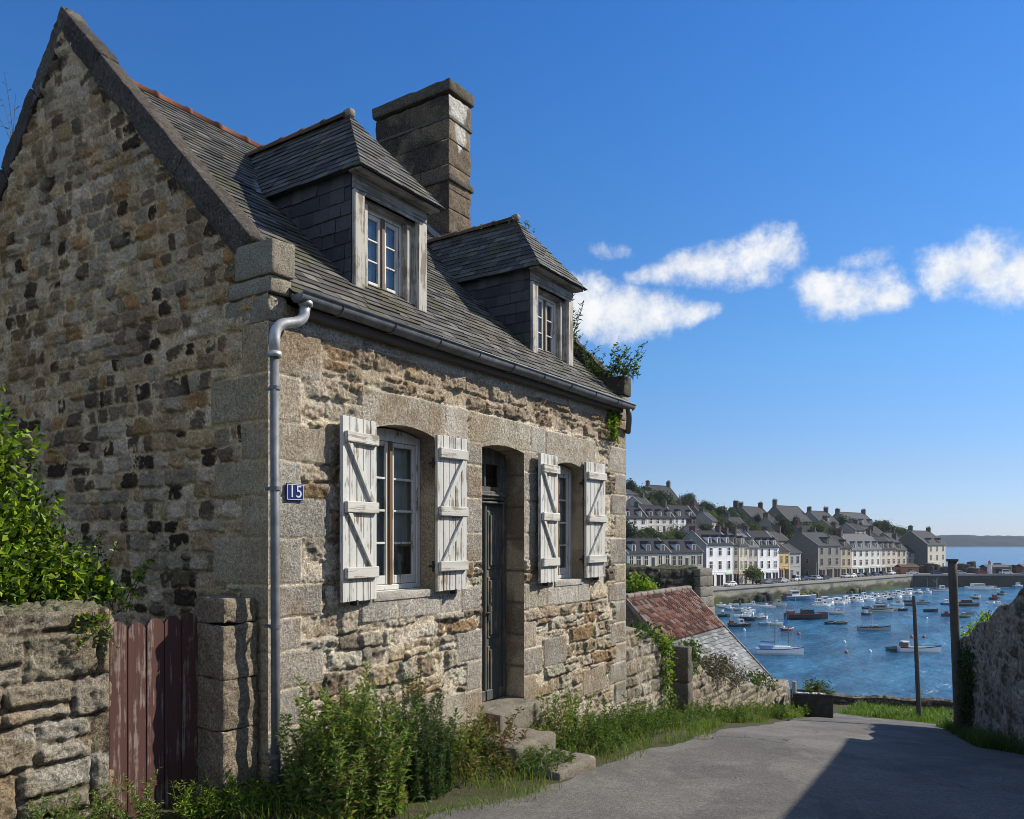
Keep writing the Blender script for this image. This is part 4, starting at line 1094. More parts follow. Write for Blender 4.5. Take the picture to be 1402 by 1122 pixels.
# ================================================================== PLANTS ALONG THE HOUSE
def gpos(x, y): return np.array((x, y, g(x)-.02))
def plant(name, seed, bases, hts, spread, per, ln, wd, cols, label, cat='plant', group=None, **kw):
    rg = np.random.default_rng(seed); mb = MB(); stems(mb, rg, bases, hts, spread, per, ln, wd, cols, **kw)
    return tag(mb.build(name, [M['leaf'], M['bark']]), label, cat, group)
def patch(seed, cx, cy, rx_, ry_, n):
    rg = np.random.default_rng(seed); a = rg.uniform(0, 2*PI, n); r = np.sqrt(rg.random(n))
    return [gpos(cx+rx_*r[i]*math.cos(a[i]), cy+ry_*r[i]*math.sin(a[i])) for i in range(n)], r
OLIVE = [(0.148, 0.236, 0.049, 3), (0.209, 0.29, 0.067, 2), (0.078, 0.136, 0.033, 2), (0.295, 0.254, 0.1, 1), (0.244, 0.164, 0.108, 0.7)]
b, r = patch(1, .26, -.60, .46, .36, 170); rg = np.random.default_rng(2)
plant('bush', 3, b, (1.08-.45*r)*rg.uniform(.5, 1.1, 170), .36, 180, .062, .019, OLIVE, 'large leafy weed bush at the foot of the house wall beside the drainpipe', 'bush', t0=.03)
b, r = patch(4, .98, -.62, .33, .28, 120)
plant('bush', 5, b, (1.08-.45*r)*rg.uniform(.6, 1.1, 120), .26, 260, .040, .012, DEEP, 'tall dark green feathery bush below the left ground floor window', 'bush', t0=.05)
b, r = patch(6, 1.72, -.55, .55, .40, 70)
plant('weed', 7, b, (.38-.15*r)*rg.uniform(.5, 1.2, 70), .6, 110, .055, .015, [(.12, .13, .03, 3), (.07, .10, .02, 2), (.19, .17, .06, 1.5), (.16, .08, .04, 1)], 'low yellowish weed clump between the dark bush and the door steps', 'weed')
b, r = patch(8, 2.38, -.42, .42, .30, 46)
plant('weed', 9, b, (.62-.3*r)*rg.uniform(.6, 1.1, 46), .5, 85, .06, .018, [(.20, .075, .035, 2), (.15, .10, .05, 2), (.07, .09, .025, 3), (.24, .13, .07, 1)], 'reddish brown weed clump left of the door steps', 'weed')
b, r = patch(10, 2.50, -.92, .36, .24, 110)
plant('weed', 11, b, rg.uniform(.10, .26, 110), .7, 120, .05, .014, GREEN, 'green weed clump spilling over the lowest door step', 'weed')
b, r = patch(12, 3.75, -.35, .35, .22, 46)
plant('weed', 13, b, rg.uniform(.3, .72, 46), .4, 85, .06, .016, OLIVE, 'tall olive weed clump right of the door steps against the wall', 'weed')
b, r = patch(14, 4.15, -.62, .62, .36, 90)
plant('weed', 15, b, (.40-.2*r)*rg.uniform(.5, 1.2, 90), .5, 120, .055, .018, GREEN, 'bright green weed bank below the right ground floor window', 'weed')
b, r = patch(16, 5.3, -.50, .70, .42, 110)
plant('weed', 17, b, (.44-.2*r)*rg.uniform(.5, 1.3, 110), .5, 110, .055, .018, GREEN, 'leafy green weed bank at the far corner of the house', 'weed')
b, r = patch(18, 6.7, -.45, .75, .40, 110)
plant('weed', 19, b, (.38-.2*r)*rg.uniform(.5, 1.3, 110), .5, 100, .055, .018, GREEN, 'dark leafy weed bank at the foot of the ivy covered wall', 'weed')
b, r = patch(20, -.28, -.12, .55, .22, 90)
plant('weed', 21, b, rg.uniform(.10, .28, 90), .8, 150, .05, .013, LIME, 'bright low weed clump at the foot of the gate pillar', 'weed')
b, r = patch(22, -1.22, .12, .42, .16, 60)
plant('weed', 23, b, rg.uniform(.1, .34, 60), .8, 120, .045, .013, OLIVE, 'thin weed clump at the foot of the garden wall beside the red gate', 'weed')
def grass(name, seed, n, sampler, h0, h1, wd, cols, lean=.5, patchy=.43):
    rg = np.random.default_rng(seed); mb = MB(); base = sampler(rg, n); d = .45+.9*fbm(base[:, 0]*2.2, base[:, 1]*2.2, 3, seed)
    if patchy > 0:
        kp = fbm(base[:, 0]*1.7, base[:, 1]*2.3, 4, seed+7)+rg.normal(0, .05, n) > patchy; base = base[kp]; d = d[kp]; n = len(base)
    blades(mb, rg, base, rg.uniform(h0, h1, n)*d, rg.uniform(.6, 1.3, n)*wd, cols, lean)
    return tag(mb.build(name, M['leaf']), kind='stuff')
def strip(x0, x1, f0, f1):
    def s(rg, n):
        x = rg.uniform(x0, x1, n); t = rg.random(n); a = np.array([f0(q) for q in x]); b = np.array([f1(q) for q in x])
        y = a+(b-a)*t; return np.stack([x, y, np.interp(x, GX, GZ)-.01], 1)
    return s
for k, (cx, cy, n_, cl, hh, lb) in enumerate(((3.30, -.30, 34, OLIVE, .34, 'sparse weed clump at the foot of the door jamb right of the steps'), (2.05, -.30, 40, OLIVE, .5, 'thin brownish weed clump against the wall left of the steps'), (2.62, -.30, 26, [(.13, .09, .05, 2), (.09, .11, .04, 2), (.05, .07, .02, 1)], .22, 'low dry weeds growing on the upper door step'), (8.3, -.35, 60, GREEN, .36, 'low leafy weed clump before the granite doorpost'), (9.6, -.45, 70, GREEN, .30, 'low leafy weed clump by the start of the sloping lane wall'), (10.9, -.40, 60, GRASS, .34, 'yellowish weed clump halfway along the sloping lane wall'), (12.3, -.40, 60, GREEN, .32, 'green weed clump toward the lower end of the sloping lane wall'), (13.9, -.45, 50, LIME, .28, 'bright weed clump at the lower end of the lane wall beside the planter'))):
    b, r = patch(400+k, cx, cy, .55 if k > 2 else .28, .26, n_)
    plant('weed', 420+k, b, hh*(1.1-.4*r)*np.random.default_rng(k).uniform(.55, 1.2, n_), .6, 100, .06, .018, cl, lb, 'weed')
grass('grass', 31, 5200, strip(-.6, 6.5, lambda x: -1.22+.12*math.sin(x*3), lambda x: -.05), .05, .22, .006, GRASS, .7)
grass('grass', 32, 8500, strip(6.3, 14.9, lambda x: np.interp(x, [6.3, 8, 13, 15], [-.95, -.68, -.55, -.62])+.16*math.sin(x*2.3)+.1*math.sin(x*5.1+1), lambda x: -.03), .07, .23, .008, GRASS, .9)
grass('grass', 33, 16000, strip(16.8, 20.2, lambda x: -8, lambda x: -.75), .08, .22, .012, [(.085, .155, .017, 3), (.115, .19, .025, 2), (.05, .09, .015, 1)], .6, 0)
def s34(rg, n):
    t = rg.random(n); x = 10.0+6.2*t; y0 = np.interp(x, [10, 16.2], [-5.0, -3.55]); y = y0+rg.uniform(0, .8, n)*np.interp(x, [10, 16.2], [1.1, .75])
    return np.stack([x, y, np.interp(x, GX, GZ)-.01], 1)
grass('grass', 34, 9000, s34, .12, .36, .010, [(.06, .11, .018, 3), (.04, .075, .015, 2), (.09, .12, .03, 1)], .6)
def s35(rg, n):
    x = rg.uniform(.2, 3.2, n); y = -1.22-.16*rg.random(n)**2+.1*np.sin(x*3); return np.stack([x, y, np.interp(x, GX, GZ)-.004], 1)
grass('grass', 35, 700, s35, .03, .10, .005, GRASS, 1.1)

# plants that have taken root on the roof
def roofplant(seed, bases, hts, label, cols, ln=.07, wd=.026, per=60, spread=.7, name='plant', **kw):
    rg = np.random.default_rng(seed); mb = MB(); stems(mb, rg, bases, hts, spread, per, ln, wd, cols, **kw)
    return tag(mb.build(name, [M['leaf'], M['bark']]), label, 'plant')
rg = np.random.default_rng(51)
IVY = [(.055, .10, .02, 3), (.10, .15, .025, 2), (.03, .05, .015, 2)]
roofplant(51, [np.array((6.03+.15*rg.normal(), .05+.16*rg.normal(), 4.18)) for _ in range(46)], rg.uniform(.12, .5, 46), 'leafy plant rooted on top of the far gable kneeler', IVY)
roofplant(52, [np.array((5.98+.1*rg.normal(), .15+y, 4.16+y)) for y in rg.uniform(.1, 1.3, 50)], rg.uniform(.1, .32, 50), 'small scrubby growth along the far gable coping', IVY, .05, .022, 60, .9)
roofplant(53, [np.array((5.52+.006*rg.normal(), .52+.006*rg.normal(), 4.42)) for _ in range(12)], rg.uniform(.5, .95, 9), 'slender dark stemmed plant growing behind the right dormer', DEEP, .09, .022, 34, .35)
roofplant(54, [np.array((5.78+.1*rg.normal(), -.06, 3.70)) for _ in range(22)], -rg.uniform(.15, .5, 22), 'trailing green plant hanging below the far end of the gutter', LIME, .05, .03, -70, .3)
roofplant(55, [np.array((4.7+.2*rg.normal(), 1.05+.3*rg.normal(), 6.08)) for _ in range(10)], rg.uniform(.05, .14, 10), 'small moss tuft on the ridge of the right dormer', IVY, .035, .012, 180, 1.2)
roofplant(56, [np.array((-.02, 3.98+.04*rg.normal(), 6.04)) for _ in range(5)], rg.uniform(.4, .62, 5), 'bare wispy plant on the far side of the gable coping', [(.10, .10, .06, 1)], .05, .010, 16, .9)
roofplant(57, [np.array((5.85+.1*rg.normal(), 2.5, 6.38)) for _ in range(8)], rg.uniform(.06, .16, 8), 'tiny green tuft at the foot of the chimney', IVY, .04, .014, 140, 1.0)

# ================================================================== RIGHT OF THE HOUSE: lane wall, doorway post, shed
LW = [((.26, .235, .195), 3), ((.30, .25, .18), 2), ((.17, .15, .125), 2), ((.34, .31, .26), 1)]
kw = dict(course=(.10, .2), width=(.14, .4), warp=.05, joint=.01, pal=LW, mortar=(.34, .29, .22), relief=.035, rough=.016, mlevel=.006, split=.2, edge=.03,
          stain=[(1.3, .5, .64, .55, (.09, .085, .05)), (3, .58, .7, .5, (.36, .34, .29))])
def topA(u): return g(6.18+u)+1.28-.05*u+.10*math.sin(u*3)
lw = stone_box('lane_wall', M['wallstone'], (6.18, .02, 0), 0, 1.68, .35, -2.2, topA, .022, 171, **kw)
tag(lw, 'short rubble wall with ivy between the house and the dark doorway', 'wall')
x0, _ = 8.72, 0
def topB(u):
    x = 8.62+u; return float(np.interp(x, [8.7, 9.6, 11.2, 12.5, 15.05], [-.02, -.42, -.86, -1.10, -1.40]))+.05*math.sin(u*4)
lw2 = stone_box('lane_wall', M['wallstone'], (8.62, .02, 0), 0, 6.43, .35, -4.2, topB, .026, 172, **kw)
tag(lw2, 'sloping sunlit rubble wall beside the lane in front of the shed', 'wall')
mb = MB()
for k in range(3): rblock(mb, (8.49, .12, -1.3+k*.6), (.22, .42, .59), None, .05, .03, .012, (.13, .118, .098), 300+k)
tag(mb.build('door_post', M['wallstone'], None, True), 'upright granite post beside the dark doorway in the lane wall', 'post')
mb = MB(); mb.box(7.70, 8.54, .75, .80, -1.2, .30); mb.box(7.70, 8.54, .73, .75, -.5, -.42)
tag(mb.build('lane_door', M['darkroom']), 'narrow dark doorway door between the ivy wall and the granite post', 'door')
def ivy(seed, blobs, n, label, cols=IVY, ln=.06, wd=.042, name='ivy'):
    rg = np.random.default_rng(seed); mb = MB(); clumps(mb, rg, blobs, n, ln, wd, cols, .3, .1, root=(blobs[0][0][0], blobs[0][0][1]+.1, blobs[0][0][2]-.4))
    return tag(mb.build(name, [M['leaf'], M['bark']]), label, 'ivy')
ivy(61, [((6.75, .16, .55), (.5, .16, .10)), ((7.35, .14, .45), (.35, .16, .11))], 110, 'ivy mound covering the top of the short wall beside the house', DEEP)
ivy(62, [((7.58, .02, .32), (.18, .14, .14)), ((7.60, -.02, -.1), (.10, .07, .36)), ((7.62, -.01, -.6), (.08, .06, .25))], 120, 'bright ivy hanging down the left side of the dark doorway', LIME)
ivy(63, [((8.72, .02, .08), (.18, .14, .14)), ((8.80, -.01, -.2), (.10, .08, .22))], 90, 'green ivy hanging right of the granite doorpost', IVY)
ivy(64, [((10.2, .12, -.42), (.65, .3, .22)), ((11.1, .10, -.72), (.5, .25, .16))], 420, 'dry brownish shrub on top of the sloping lane wall', [(.07, .055, .035, 3), (.05, .06, .025, 2), (.10, .08, .05, 1)], .06, .02, 'shrub')
ivy(65, [((12.6, .10, -1.02), (.22, .2, .16)), ((13.4, .10, -1.16), (.22, .2, .12))], 110, 'small green tufts on the sloping lane wall below the grey slates', IVY, .06, .03, 'plant')
# shed: red tiles above, grey slates below
shed = empty('shed', (11.3, .40, 0)); tag(shed, 'low stone shed with red tiles above grey slates on its roof', 'shed')
SW_ = 3.72; zr = .71; ze = -1.42; yr = 2.05
mb = MB(); mb.prism([(.0, -4), (4.0, -4), (4.0, ze+.05), (yr, zr-.12), (0, ze-.0)], .06, SW_-.06, 'x', (.19, .17, .14)); mb.build('wall', M['wallstone'], shed)
sl = math.hypot(yr+.05, zr-ze); e_v = (0, (yr+.05)/sl, (zr-ze)/sl); spl = .58*sl
mb = MB(); mb.prism([(-.05, ze-.02), (yr, zr-.02), (4.1, ze-.02), (4.1, ze-.08), (yr, zr-.1), (-.05, ze-.08)], 0, SW_, 'x', (.08, .07, .06))
slates(mb, (0, -.05, ze), (1, 0, 0), e_v, [(0, 0), (SW_, 0), (SW_, spl), (0, spl)], .10, .17, [(.17, .18, .195), (.13, .14, .15), (.23, .235, .24), (.075, .08, .085)], 91, .024, 0, .016, .024)
srf = mb.build('roof', M['slate'], shed)
mb = MB(); rg = np.random.default_rng(92)
nrow = int((sl-spl)/.125); ncol = 30
for i in range(nrow):
    for j in range(ncol):
        u0 = j*SW_/ncol; v0 = spl-.02+i*(sl-spl)/nrow; w = SW_/ncol; lft = rg.uniform(0, .012)
        cc = np.array([(.22, .105, .078), (.17, .08, .06), (.27, .15, .11), (.30, .23, .19), (.10, .06, .05)][rg.integers(5)])*rg.uniform(.75, 1.3)
        vs = []
        for vv, lf in ((v0, .035+lft), (min(v0+(sl-spl)/nrow*1.12, sl), .012)):
            for t, hgt in ((0, .0), (.2, .028), (.45, .030), (.65, .004), (1, .0)):
                b_ = np.array((u0+w*t, -.05, ze))+np.array(e_v)*vv+np.array((0, -(zr-ze)/sl, (yr+.05)/sl))*(lf+hgt); vs.append(b_)
        vs += [vs[k]+np.array((0, .3, -.3))*.05 for k in range(5)]
        mb.add(vs, [(k, k+1, 6+k, 5+k) for k in range(4)]+[(10+k, 11+k, k+1, k) for k in range(4)], cc)
mb.build('red_tiles', M['terracotta'], srf, False)
mb = MB()
for k in range(11): rblock(mb, (SW_*(k+.5)/11, yr, zr+.03), (SW_/11-.01, .2, .10), None, .05, .045, .008, (.24, .20, .165), 400+k)
mb.build('ridge', M['terracotta'], srf, True)
mb = MB(); mb.prism([(-.07, ze-.06), (-.07, ze+.05), (yr, zr+.06), (yr, zr-.08)], SW_-.005, SW_+.03, 'x'); mb.build('verge_board', M['post_grey'], shed); mb = MB(); mb.prism([(-.07, ze-.06), (-.07, ze+.05), (yr, zr+.06), (yr, zr-.08)], -.03, .005, 'x'); mb.build('verge_board', M['post_grey'], shed)
# retaining wall behind the shed
a = at(845, 25.0); b = at(955, 26.5); ang = math.atan2(b[1]-a[1], b[0]-a[0]); Wd = math.hypot(b[0]-a[0], b[1]-a[1])
dw = stone_box('retaining_wall', M['wallstone'], (a[0], a[1], 0), ang, Wd, 1.6, -7, lambda u: zat(777.5, 26)+.05*math.sin(u*2), .05, 181, faces='flr', course=(.16, .3), width=(.2, .6), warp=.06, joint=.012, pal=[((.045, .043, .038), 3), ((.07, .062, .05), 1), ((.035, .035, .03), 2)], mortar=(.05, .046, .04), relief=.06, rough=.03, mlevel=.0, topcol=(.07, .09, .03))
tag(dw, 'dark mossy retaining wall standing behind the red tiled shed', 'wall')
a = at(956, 26.3); b = at(973, 27.0)
bt = empty('buttress', (a[0], a[1], 0), math.atan2(b[1]-a[1], b[0]-a[0])); tag(bt, 'pale stone buttress at the right end of the dark retaining wall', 'buttress')
mb = MB(); wB = math.hypot(b[0]-a[0], b[1]-a[1]); rb = np.random.default_rng(8)
zz = -7.0
while zz < zat(779, 26.5)-.05:
    h = min(.35, zat(779, 26.5)-zz); t = (zat(779, 26.5)-zz)/3.0; rblock(mb, ((wB+.22*t)/2, .4, zz+h/2), (wB+.22*t, .9+.2*t, h-.01), None, .09, .03, .02, np.array((.20, .185, .155))*rb.uniform(.8, 1.2), int(zz*10)+900, 7); zz += h
mb.build('wall', M['wallstone'], bt, True)
pl = []
for k in range(3): pl.append(((at(868+k*9, 24.5)[0], at(868+k*9, 24.5)[1], zat(806+k*4, 24.5)), (.45, .4, .4)))
ivy(66, pl, 260, 'sunlit yellow green bush at the foot of the dark retaining wall', LIME, .10, .06, 'bush')

# ================================================================== FAR END OF THE LANE
def m_planter(): return M['concrete']
a = at(1086, 17.6); b = at(1141, 17.4); pl_ = empty('planter', (a[0], a[1], 0), math.atan2(b[1]-a[1], b[0]-a[0])); tag(pl_, 'dark concrete trough planter at the end of the lane', 'planter')
W_ = math.hypot(b[0]-a[0], b[1]-a[1]); zb = zat(979, 17.5)-.05; zt = zat(951, 17.5)
mb = MB(); mb.box(0, W_, 0, .08, zb, zt, (.06, .058, .055), bev=.012); mb.box(0, W_, .52, .60, zb, zt, (.06, .058, .055), bev=.012); mb.box(0, .08, .08, .52, zb, zt, (.06, .058, .055), bev=.012); mb.box(W_-.08, W_, .08, .52, zb, zt, (.06, .058, .055), bev=.012)
mb.build('trough', m_plain('dark_concrete', (.055, .052, .048), .85, .2, 0, .45, 7, .4), pl_)
mb = MB(); mb.box(.08, W_-.08, .08, .52, zb, zt-.05); mb.build('soil', M['bark'], pl_)
p0 = at(1117, 17.7); rg = np.random.default_rng(71)
bs = [np.array((at(1096+42*rg.random(), 17.75)[0], at(1096+42*rg.random(), 17.75)[1]+.1*rg.normal(), zt-.03)) for _ in range(26)]
mb = MB(); stems(mb, rg, bs, rg.uniform(.12, .32, 26), .7, 60, .13, .03, [(.07, .10, .025, 3), (.14, .15, .06, 1), (.04, .06, .02, 1)], .05); tag(mb.build('plant', [M['leaf'], M['bark']]), 'spiky green plant growing in the concrete planter', 'plant')
mb = MB(); q = at(1097, 17.6); mb.tube([(q[0], q[1]+.15, zt-.1), (q[0], q[1]+.15, zt+.26)], .05, 8, (.4, .4, .38)); tag(mb.build('bollard', M['attr_fine']), 'small pale post beside the plants in the planter', 'post')
a = at(1128, 21.8); b = at(1330, 21.2); ang = math.atan2(b[1]-a[1], b[0]-a[0])
pw_ = stone_box('parapet', M['wallstone'], (a[0], a[1], 0), ang, math.hypot(b[0]-a[0], b[1]-a[1])+3, .35, -4, lambda u: zat(957+.012*u*40, 21.5)+.015*math.sin(u*5), .03, 191, course=(.09, .16), width=(.15, .35), pal=[((.06, .056, .05), 2), ((.11, .10, .085), 1), ((.16, .145, .12), .8)], mortar=(.05, .045, .04), relief=.05, rough=.03, mlevel=0)
tag(pw_, 'low dark stone parapet beyond the grass above the water', 'wall')
# right hand wall
a = at(1408, 11.9); p1 = np.array(at(1311, 17.0)); p0 = np.array(at(1402, 12.3)); dr = (p0-p1)/np.linalg.norm(p0-p1); Lw = 8.5
ang = math.atan2(dr[1], dr[0])
def topR(u):
    x = p1[0]+dr[0]*u; base = zat(880, 17.0); return base + (zat(808, 12.3)-base)*(min(u, 5.8)/np.linalg.norm(p0-p1))
kwr = dict(course=(.16, .36), width=(.25, .7), warp=.07, joint=.012, pal=[((.20, .18, .145), 3), ((.10, .09, .07), 2), ((.27, .25, .205), 1.5), ((.17, .14, .095), 1)], mortar=(.25, .225, .18), relief=.034, rough=.034, mlevel=.012, edge=.035, stain=[(.9, .48, .58, .7, (.055, .052, .04)), (2.5, .54, .62, .7, (.40, .37, .31)), (1.6, .56, .64, .6, (.05, .065, .025))])
# local +x runs from its far end towards the viewer; its road face is local -y
org = p1
rw = stone_box('boundary_wall', M['render'], (p1[0], p1[1], 0), ang, Lw, .5, -4, lambda u: topR(u)+.05*math.sin(u*4.1)*min(1, u), .025, 201, **kwr)
# keep the face on the road side
if (np.array((-math.sin(ang), math.cos(ang)))@(np.array((5.0, -1.0))-p1)) > 0:
    for ch_ in [rw]:
        ch_.scale = (1, -1, 1)
tag(rw, 'high shaded old rendered wall on the right side of the lane', 'wall')
nface = np.array((-math.sin(ang), math.cos(ang)));  nface = nface if nface@(np.array((5.0, -1.0))-p1) > 0 else -nface
def onwall(u, off): q = p1+dr*u+nface*off; return q
rg = np.random.default_rng(75)
bl = []
for u in (1.15, 1.3, 1.45):
    for z_ in (-1.5, -1.0, -.6): 
        q = onwall(u+.12*rg.normal(), .03); bl.append(((q[0], q[1], z_), (.22, .14, .4)))
ivy(67, bl, 420, 'dark green ivy hanging down the shaded right hand wall', [(.025, .05, .012, 3), (.04, .075, .02, 2)], .06, .04)
bl = []
for u in np.arange(.1, 2.2, .35):
    q = onwall(u, -.2); bl.append(((q[0], q[1], topR(u)+.05), (.22, .2, .10+.06*rg.random())))
ivy(68, bl, 260, 'yellow green plants along the top of the right hand wall', LIME, .06, .035, 'plant')
# posts
def pole(u, dist, y0, y1, rb_, rt_, label, lean, name):
    q = at(u, dist); z0, z1 = zat(y0, dist), zat(y1, dist); mb = MB(); n = 10
    pts = [(q[0]-RT[0]*lean*t, q[1]-RT[1]*lean*t, z0-.2+(z1-z0+.2)*t) for t in np.linspace(0, 1, n)]
    mb.tube(pts, list(np.linspace(rb_, rt_, n)), 12); return tag(mb.build(name, M['pole'], None, True), label, 'post')
pole(1259, 19.5, 982, 816, .060, .042, 'slim dark post on the grass before the harbour', .14, 'post')
P2 = pole(1313.5, 16.6, 1000, 768, .092, .084, 'thick tall weathered wooden pole at the end of the right hand wall', .15, 'wooden_pole')
q = at(1304, 16.6); mb = MB(); mb.box(q[0]-.11, q[0]+.11, q[1]-.11, q[1]+.11, zat(769, 16.6), zat(767, 16.6)+.02, (.1, .09, .08)); mb.build('cap', M['pole'], P2)

# the house across the lane, outside the frame: it throws the shadow on the road
op = empty('neighbour_house', (14.25, -7.33, 0), PI); tag(op, 'pale rendered house across the lane beyond the right edge of the photo', 'house')
mb = MB(); mb.box(0, 19, 0, 6.2, -4, 4.32, (.42, .39, .33)); mb.build('wall', M['attr'], op)
mb = MB(); mb.prism([(-.2, 4.26), (3.1, 5.9), (6.4, 4.26), (6.4, 4.38), (3.1, 6.05), (-.2, 4.38)], -.0, 19.2, 'x', (.07, .07, .075)); mb.build('roof', M['slate'], op)
for k in range(5):
    mb = MB(); mb.box(1.5+k*3.6, 2.6+k*3.6, -.04, .02, .1, 1.9, (.7, .7, .66), bev=.01); mb.box(1.6+k*3.6, 2.5+k*3.6, -.055, -.03, .2, 1.8, (.02, .022, .025)); mb.build('window', M['attr_fine'], op)
# ================================================================== HARBOUR TOWN
WZ = -16.0
def camxy(r, f): p = EYE[:2]+RT*r+FW*f; return float(p[0]), float(p[1])
def town(s, t):             # s along the quay (left to right), t inland
    return camxy(54.7+.7423*s-.67*t, 222+.67*s+.7423*t)
def depth(s, t): return 222+.67*s+.7423*t
def s_at(u, t): k = (u-701)/FPX; return (222*k+.7423*t*k-54.7+.67*t)/(.7423-.67*k)
TANG = math.atan2(-.7423*.83243+.67*.55413, .7423*.55413+.67*.83243)
def zst(y, s, t): return zat(y, depth(s, t))
CTRL = []                   # ground heights under the town
Q0 = -11.65
WHITE = (.78, .77, .73); CREAM = (.62, .56, .44); BEIGE = (.50, .45, .36); GREYST = (.24, .225, .20); LGREY = (.42, .41, .38); OCHRE = (.50, .38, .20); DGREY = (.16, .15, .14)
RDARK = (.030, .032, .037); RMID = (.055, .057, .062); RLIGHT = (.125, .128, .132)
WINCACHE = {}
def win_mesh(w, h, fc):
    k = (round(w, 1), round(h, 1), fc)
    if k not in WINCACHE:
        mb = MB(); f = .13
        mb.box(-w/2-f, w/2+f, -.10, .0, -f, 0, fc); mb.box(-w/2-f, w/2+f, -.10, .0, h, h+f, fc); mb.box(-w/2-f, -w/2, -.10, 0, 0, h, fc); mb.box(w/2, w/2+f, -.10, 0, 0, h, fc)
        mb.box(-w/2, w/2, -.04, -.01, 0, h, (.02, .022, .026)); mb.box(-.05, .05, -.07, -.04, 0, h, tuple(min(1, x*1.05) for x in fc)); mb.box(-w/2, w/2, -.07, -.04, h*.6, h*.6+.08, fc)
        WINCACHE[k] = mb.build('window', M['attr_fine']).data
        bpy.data.objects.remove(bpy.data.objects['window.tmp'] if 'window.tmp' in bpy.data.objects else [o for o in COL.objects if o.data is WINCACHE[k]][0])
    return WINCACHE[k]
def town_house(label, s0, s1, t, zb, ze, zr, wall, roof, floors=2, bays=3, dormers=0, dep=9.0, chim='lr', chimh=1.6, trim=None, rz=0.0, shop=False, gwin=0, gw=None, hip=0.0, group=None, wfrac=.36, name='town_house', dcol=None):
    w = s1-s0; x, y = town(s0, t); rg = np.random.default_rng(int(abs(s0*131+t*17))+5)
    h = empty(name, (x, y, 0), TANG+rz); tag(h, label, 'house', group)
    for q in (0, .5, 1): CTRL.append((s0+w*q, t-.3, zb)); CTRL.append((s0+w*q, t+dep*.6, zb+.5))
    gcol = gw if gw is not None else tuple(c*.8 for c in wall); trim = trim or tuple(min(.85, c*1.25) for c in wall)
    mb = MB(); zz = zb-5
    mb.add([(0, 0, zz), (w, 0, zz), (w, 0, ze), (0, 0, ze)], [(0, 1, 2, 3)], wall)
    rl = hip*w if hip else 0.0
    for xx, f in ((0, 0), (w, 1)):
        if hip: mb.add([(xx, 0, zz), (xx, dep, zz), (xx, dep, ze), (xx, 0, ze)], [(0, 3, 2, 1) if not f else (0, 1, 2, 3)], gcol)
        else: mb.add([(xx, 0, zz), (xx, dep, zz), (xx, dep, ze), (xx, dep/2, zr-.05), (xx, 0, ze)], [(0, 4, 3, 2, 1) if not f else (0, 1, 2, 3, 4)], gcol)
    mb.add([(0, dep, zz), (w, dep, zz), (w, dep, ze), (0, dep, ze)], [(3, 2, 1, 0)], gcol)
    mb.box(-.05, w+.05, -.16, -.0, ze-.28, ze-.02, trim)
    if floors > 1: mb.box(0.02, w-.02, -.08, -.003, zb+(ze-zb)/floors*1.0-.10, zb+(ze-zb)/floors+.12, trim)
    mb.box(.0, .32, -.06, -.003, zb, ze-.3, trim); mb.box(w-.32, w, -.06, -.003, zb, ze-.3, trim)
    mb.build('wall', M['attr'], h)
    mb = MB(); o = .35; th = .16
    A = [(-.12+0, -o), (w+.12, -o)]
    sl = (zr-ze)/(dep/2)
    e = ze-o*sl*.5
    if hip:
        mb.add([(-.3, -.3, ze), (w+.3, -.3, ze), (w+.3, dep+.3, ze), (-.3, dep+.3, ze), (rl, dep/2, zr), (w-rl, dep/2, zr)], [(0, 1, 5, 4), (1, 2, 5), (2, 3, 4, 5), (3, 0, 4), (3, 2, 1, 0)], roof)
        for q in (.0,): mb.box(rl, w-rl, dep/2-.12, dep/2+.12, zr-.05, zr+.12, tuple(c*.8 for c in roof))
    else:
        mb.prism([(-o, e), (dep/2, zr), (dep+o, e), (dep+o, e-th), (dep/2, zr-th), (-o, e-th)], -.12, w+.12, 'x', roof)
        mb.box(-.1, w+.1, dep/2-.14, dep/2+.14, zr-.06, zr+.10, tuple(c*.75+.02 for c in roof))
        for xx in (-.14, w-.06): mb.prism([(-o, e-.02), (-o, e+.16), (dep/2, zr+.18), (dep+o, e+.16), (dep+o, e-.02), (dep/2, zr-.02)], xx, xx+.2, 'x', tuple(c*.7+.06 for c in wall))
    r = mb.build('roof', M['attr_fine'], h)
    for c in chim:
        cx = {'l': .45, 'r': w-.45, 'm': w/2}[c]; cw = 1.5+.5*rg.random(); hh = chimh*(.8+.4*rg.random()); zc = zr if not hip else zr-.4
        mb = MB(); cc = tuple(v*rg.uniform(.6, 1.1) for v in (.13, .112, .095))
        mb.box(cx-.42, cx+.42, dep/2-cw/2, dep/2+cw/2, zr-2.5, zc+hh, cc); mb.box(cx-.5, cx+.5, dep/2-cw/2-.08, dep/2+cw/2+.08, zc+hh-.25, zc+hh, tuple(v*.8 for v in cc))
        for k in range(3): mb.tube([(cx, dep/2+(k-1)*cw*.3, zc+hh), (cx, dep/2+(k-1)*cw*.3, zc+hh+.5)], .16, 6, (.24, .12, .08))
        mb.build('chimney', M['attr_fine'], r)
    fh = (ze-zb)/floors
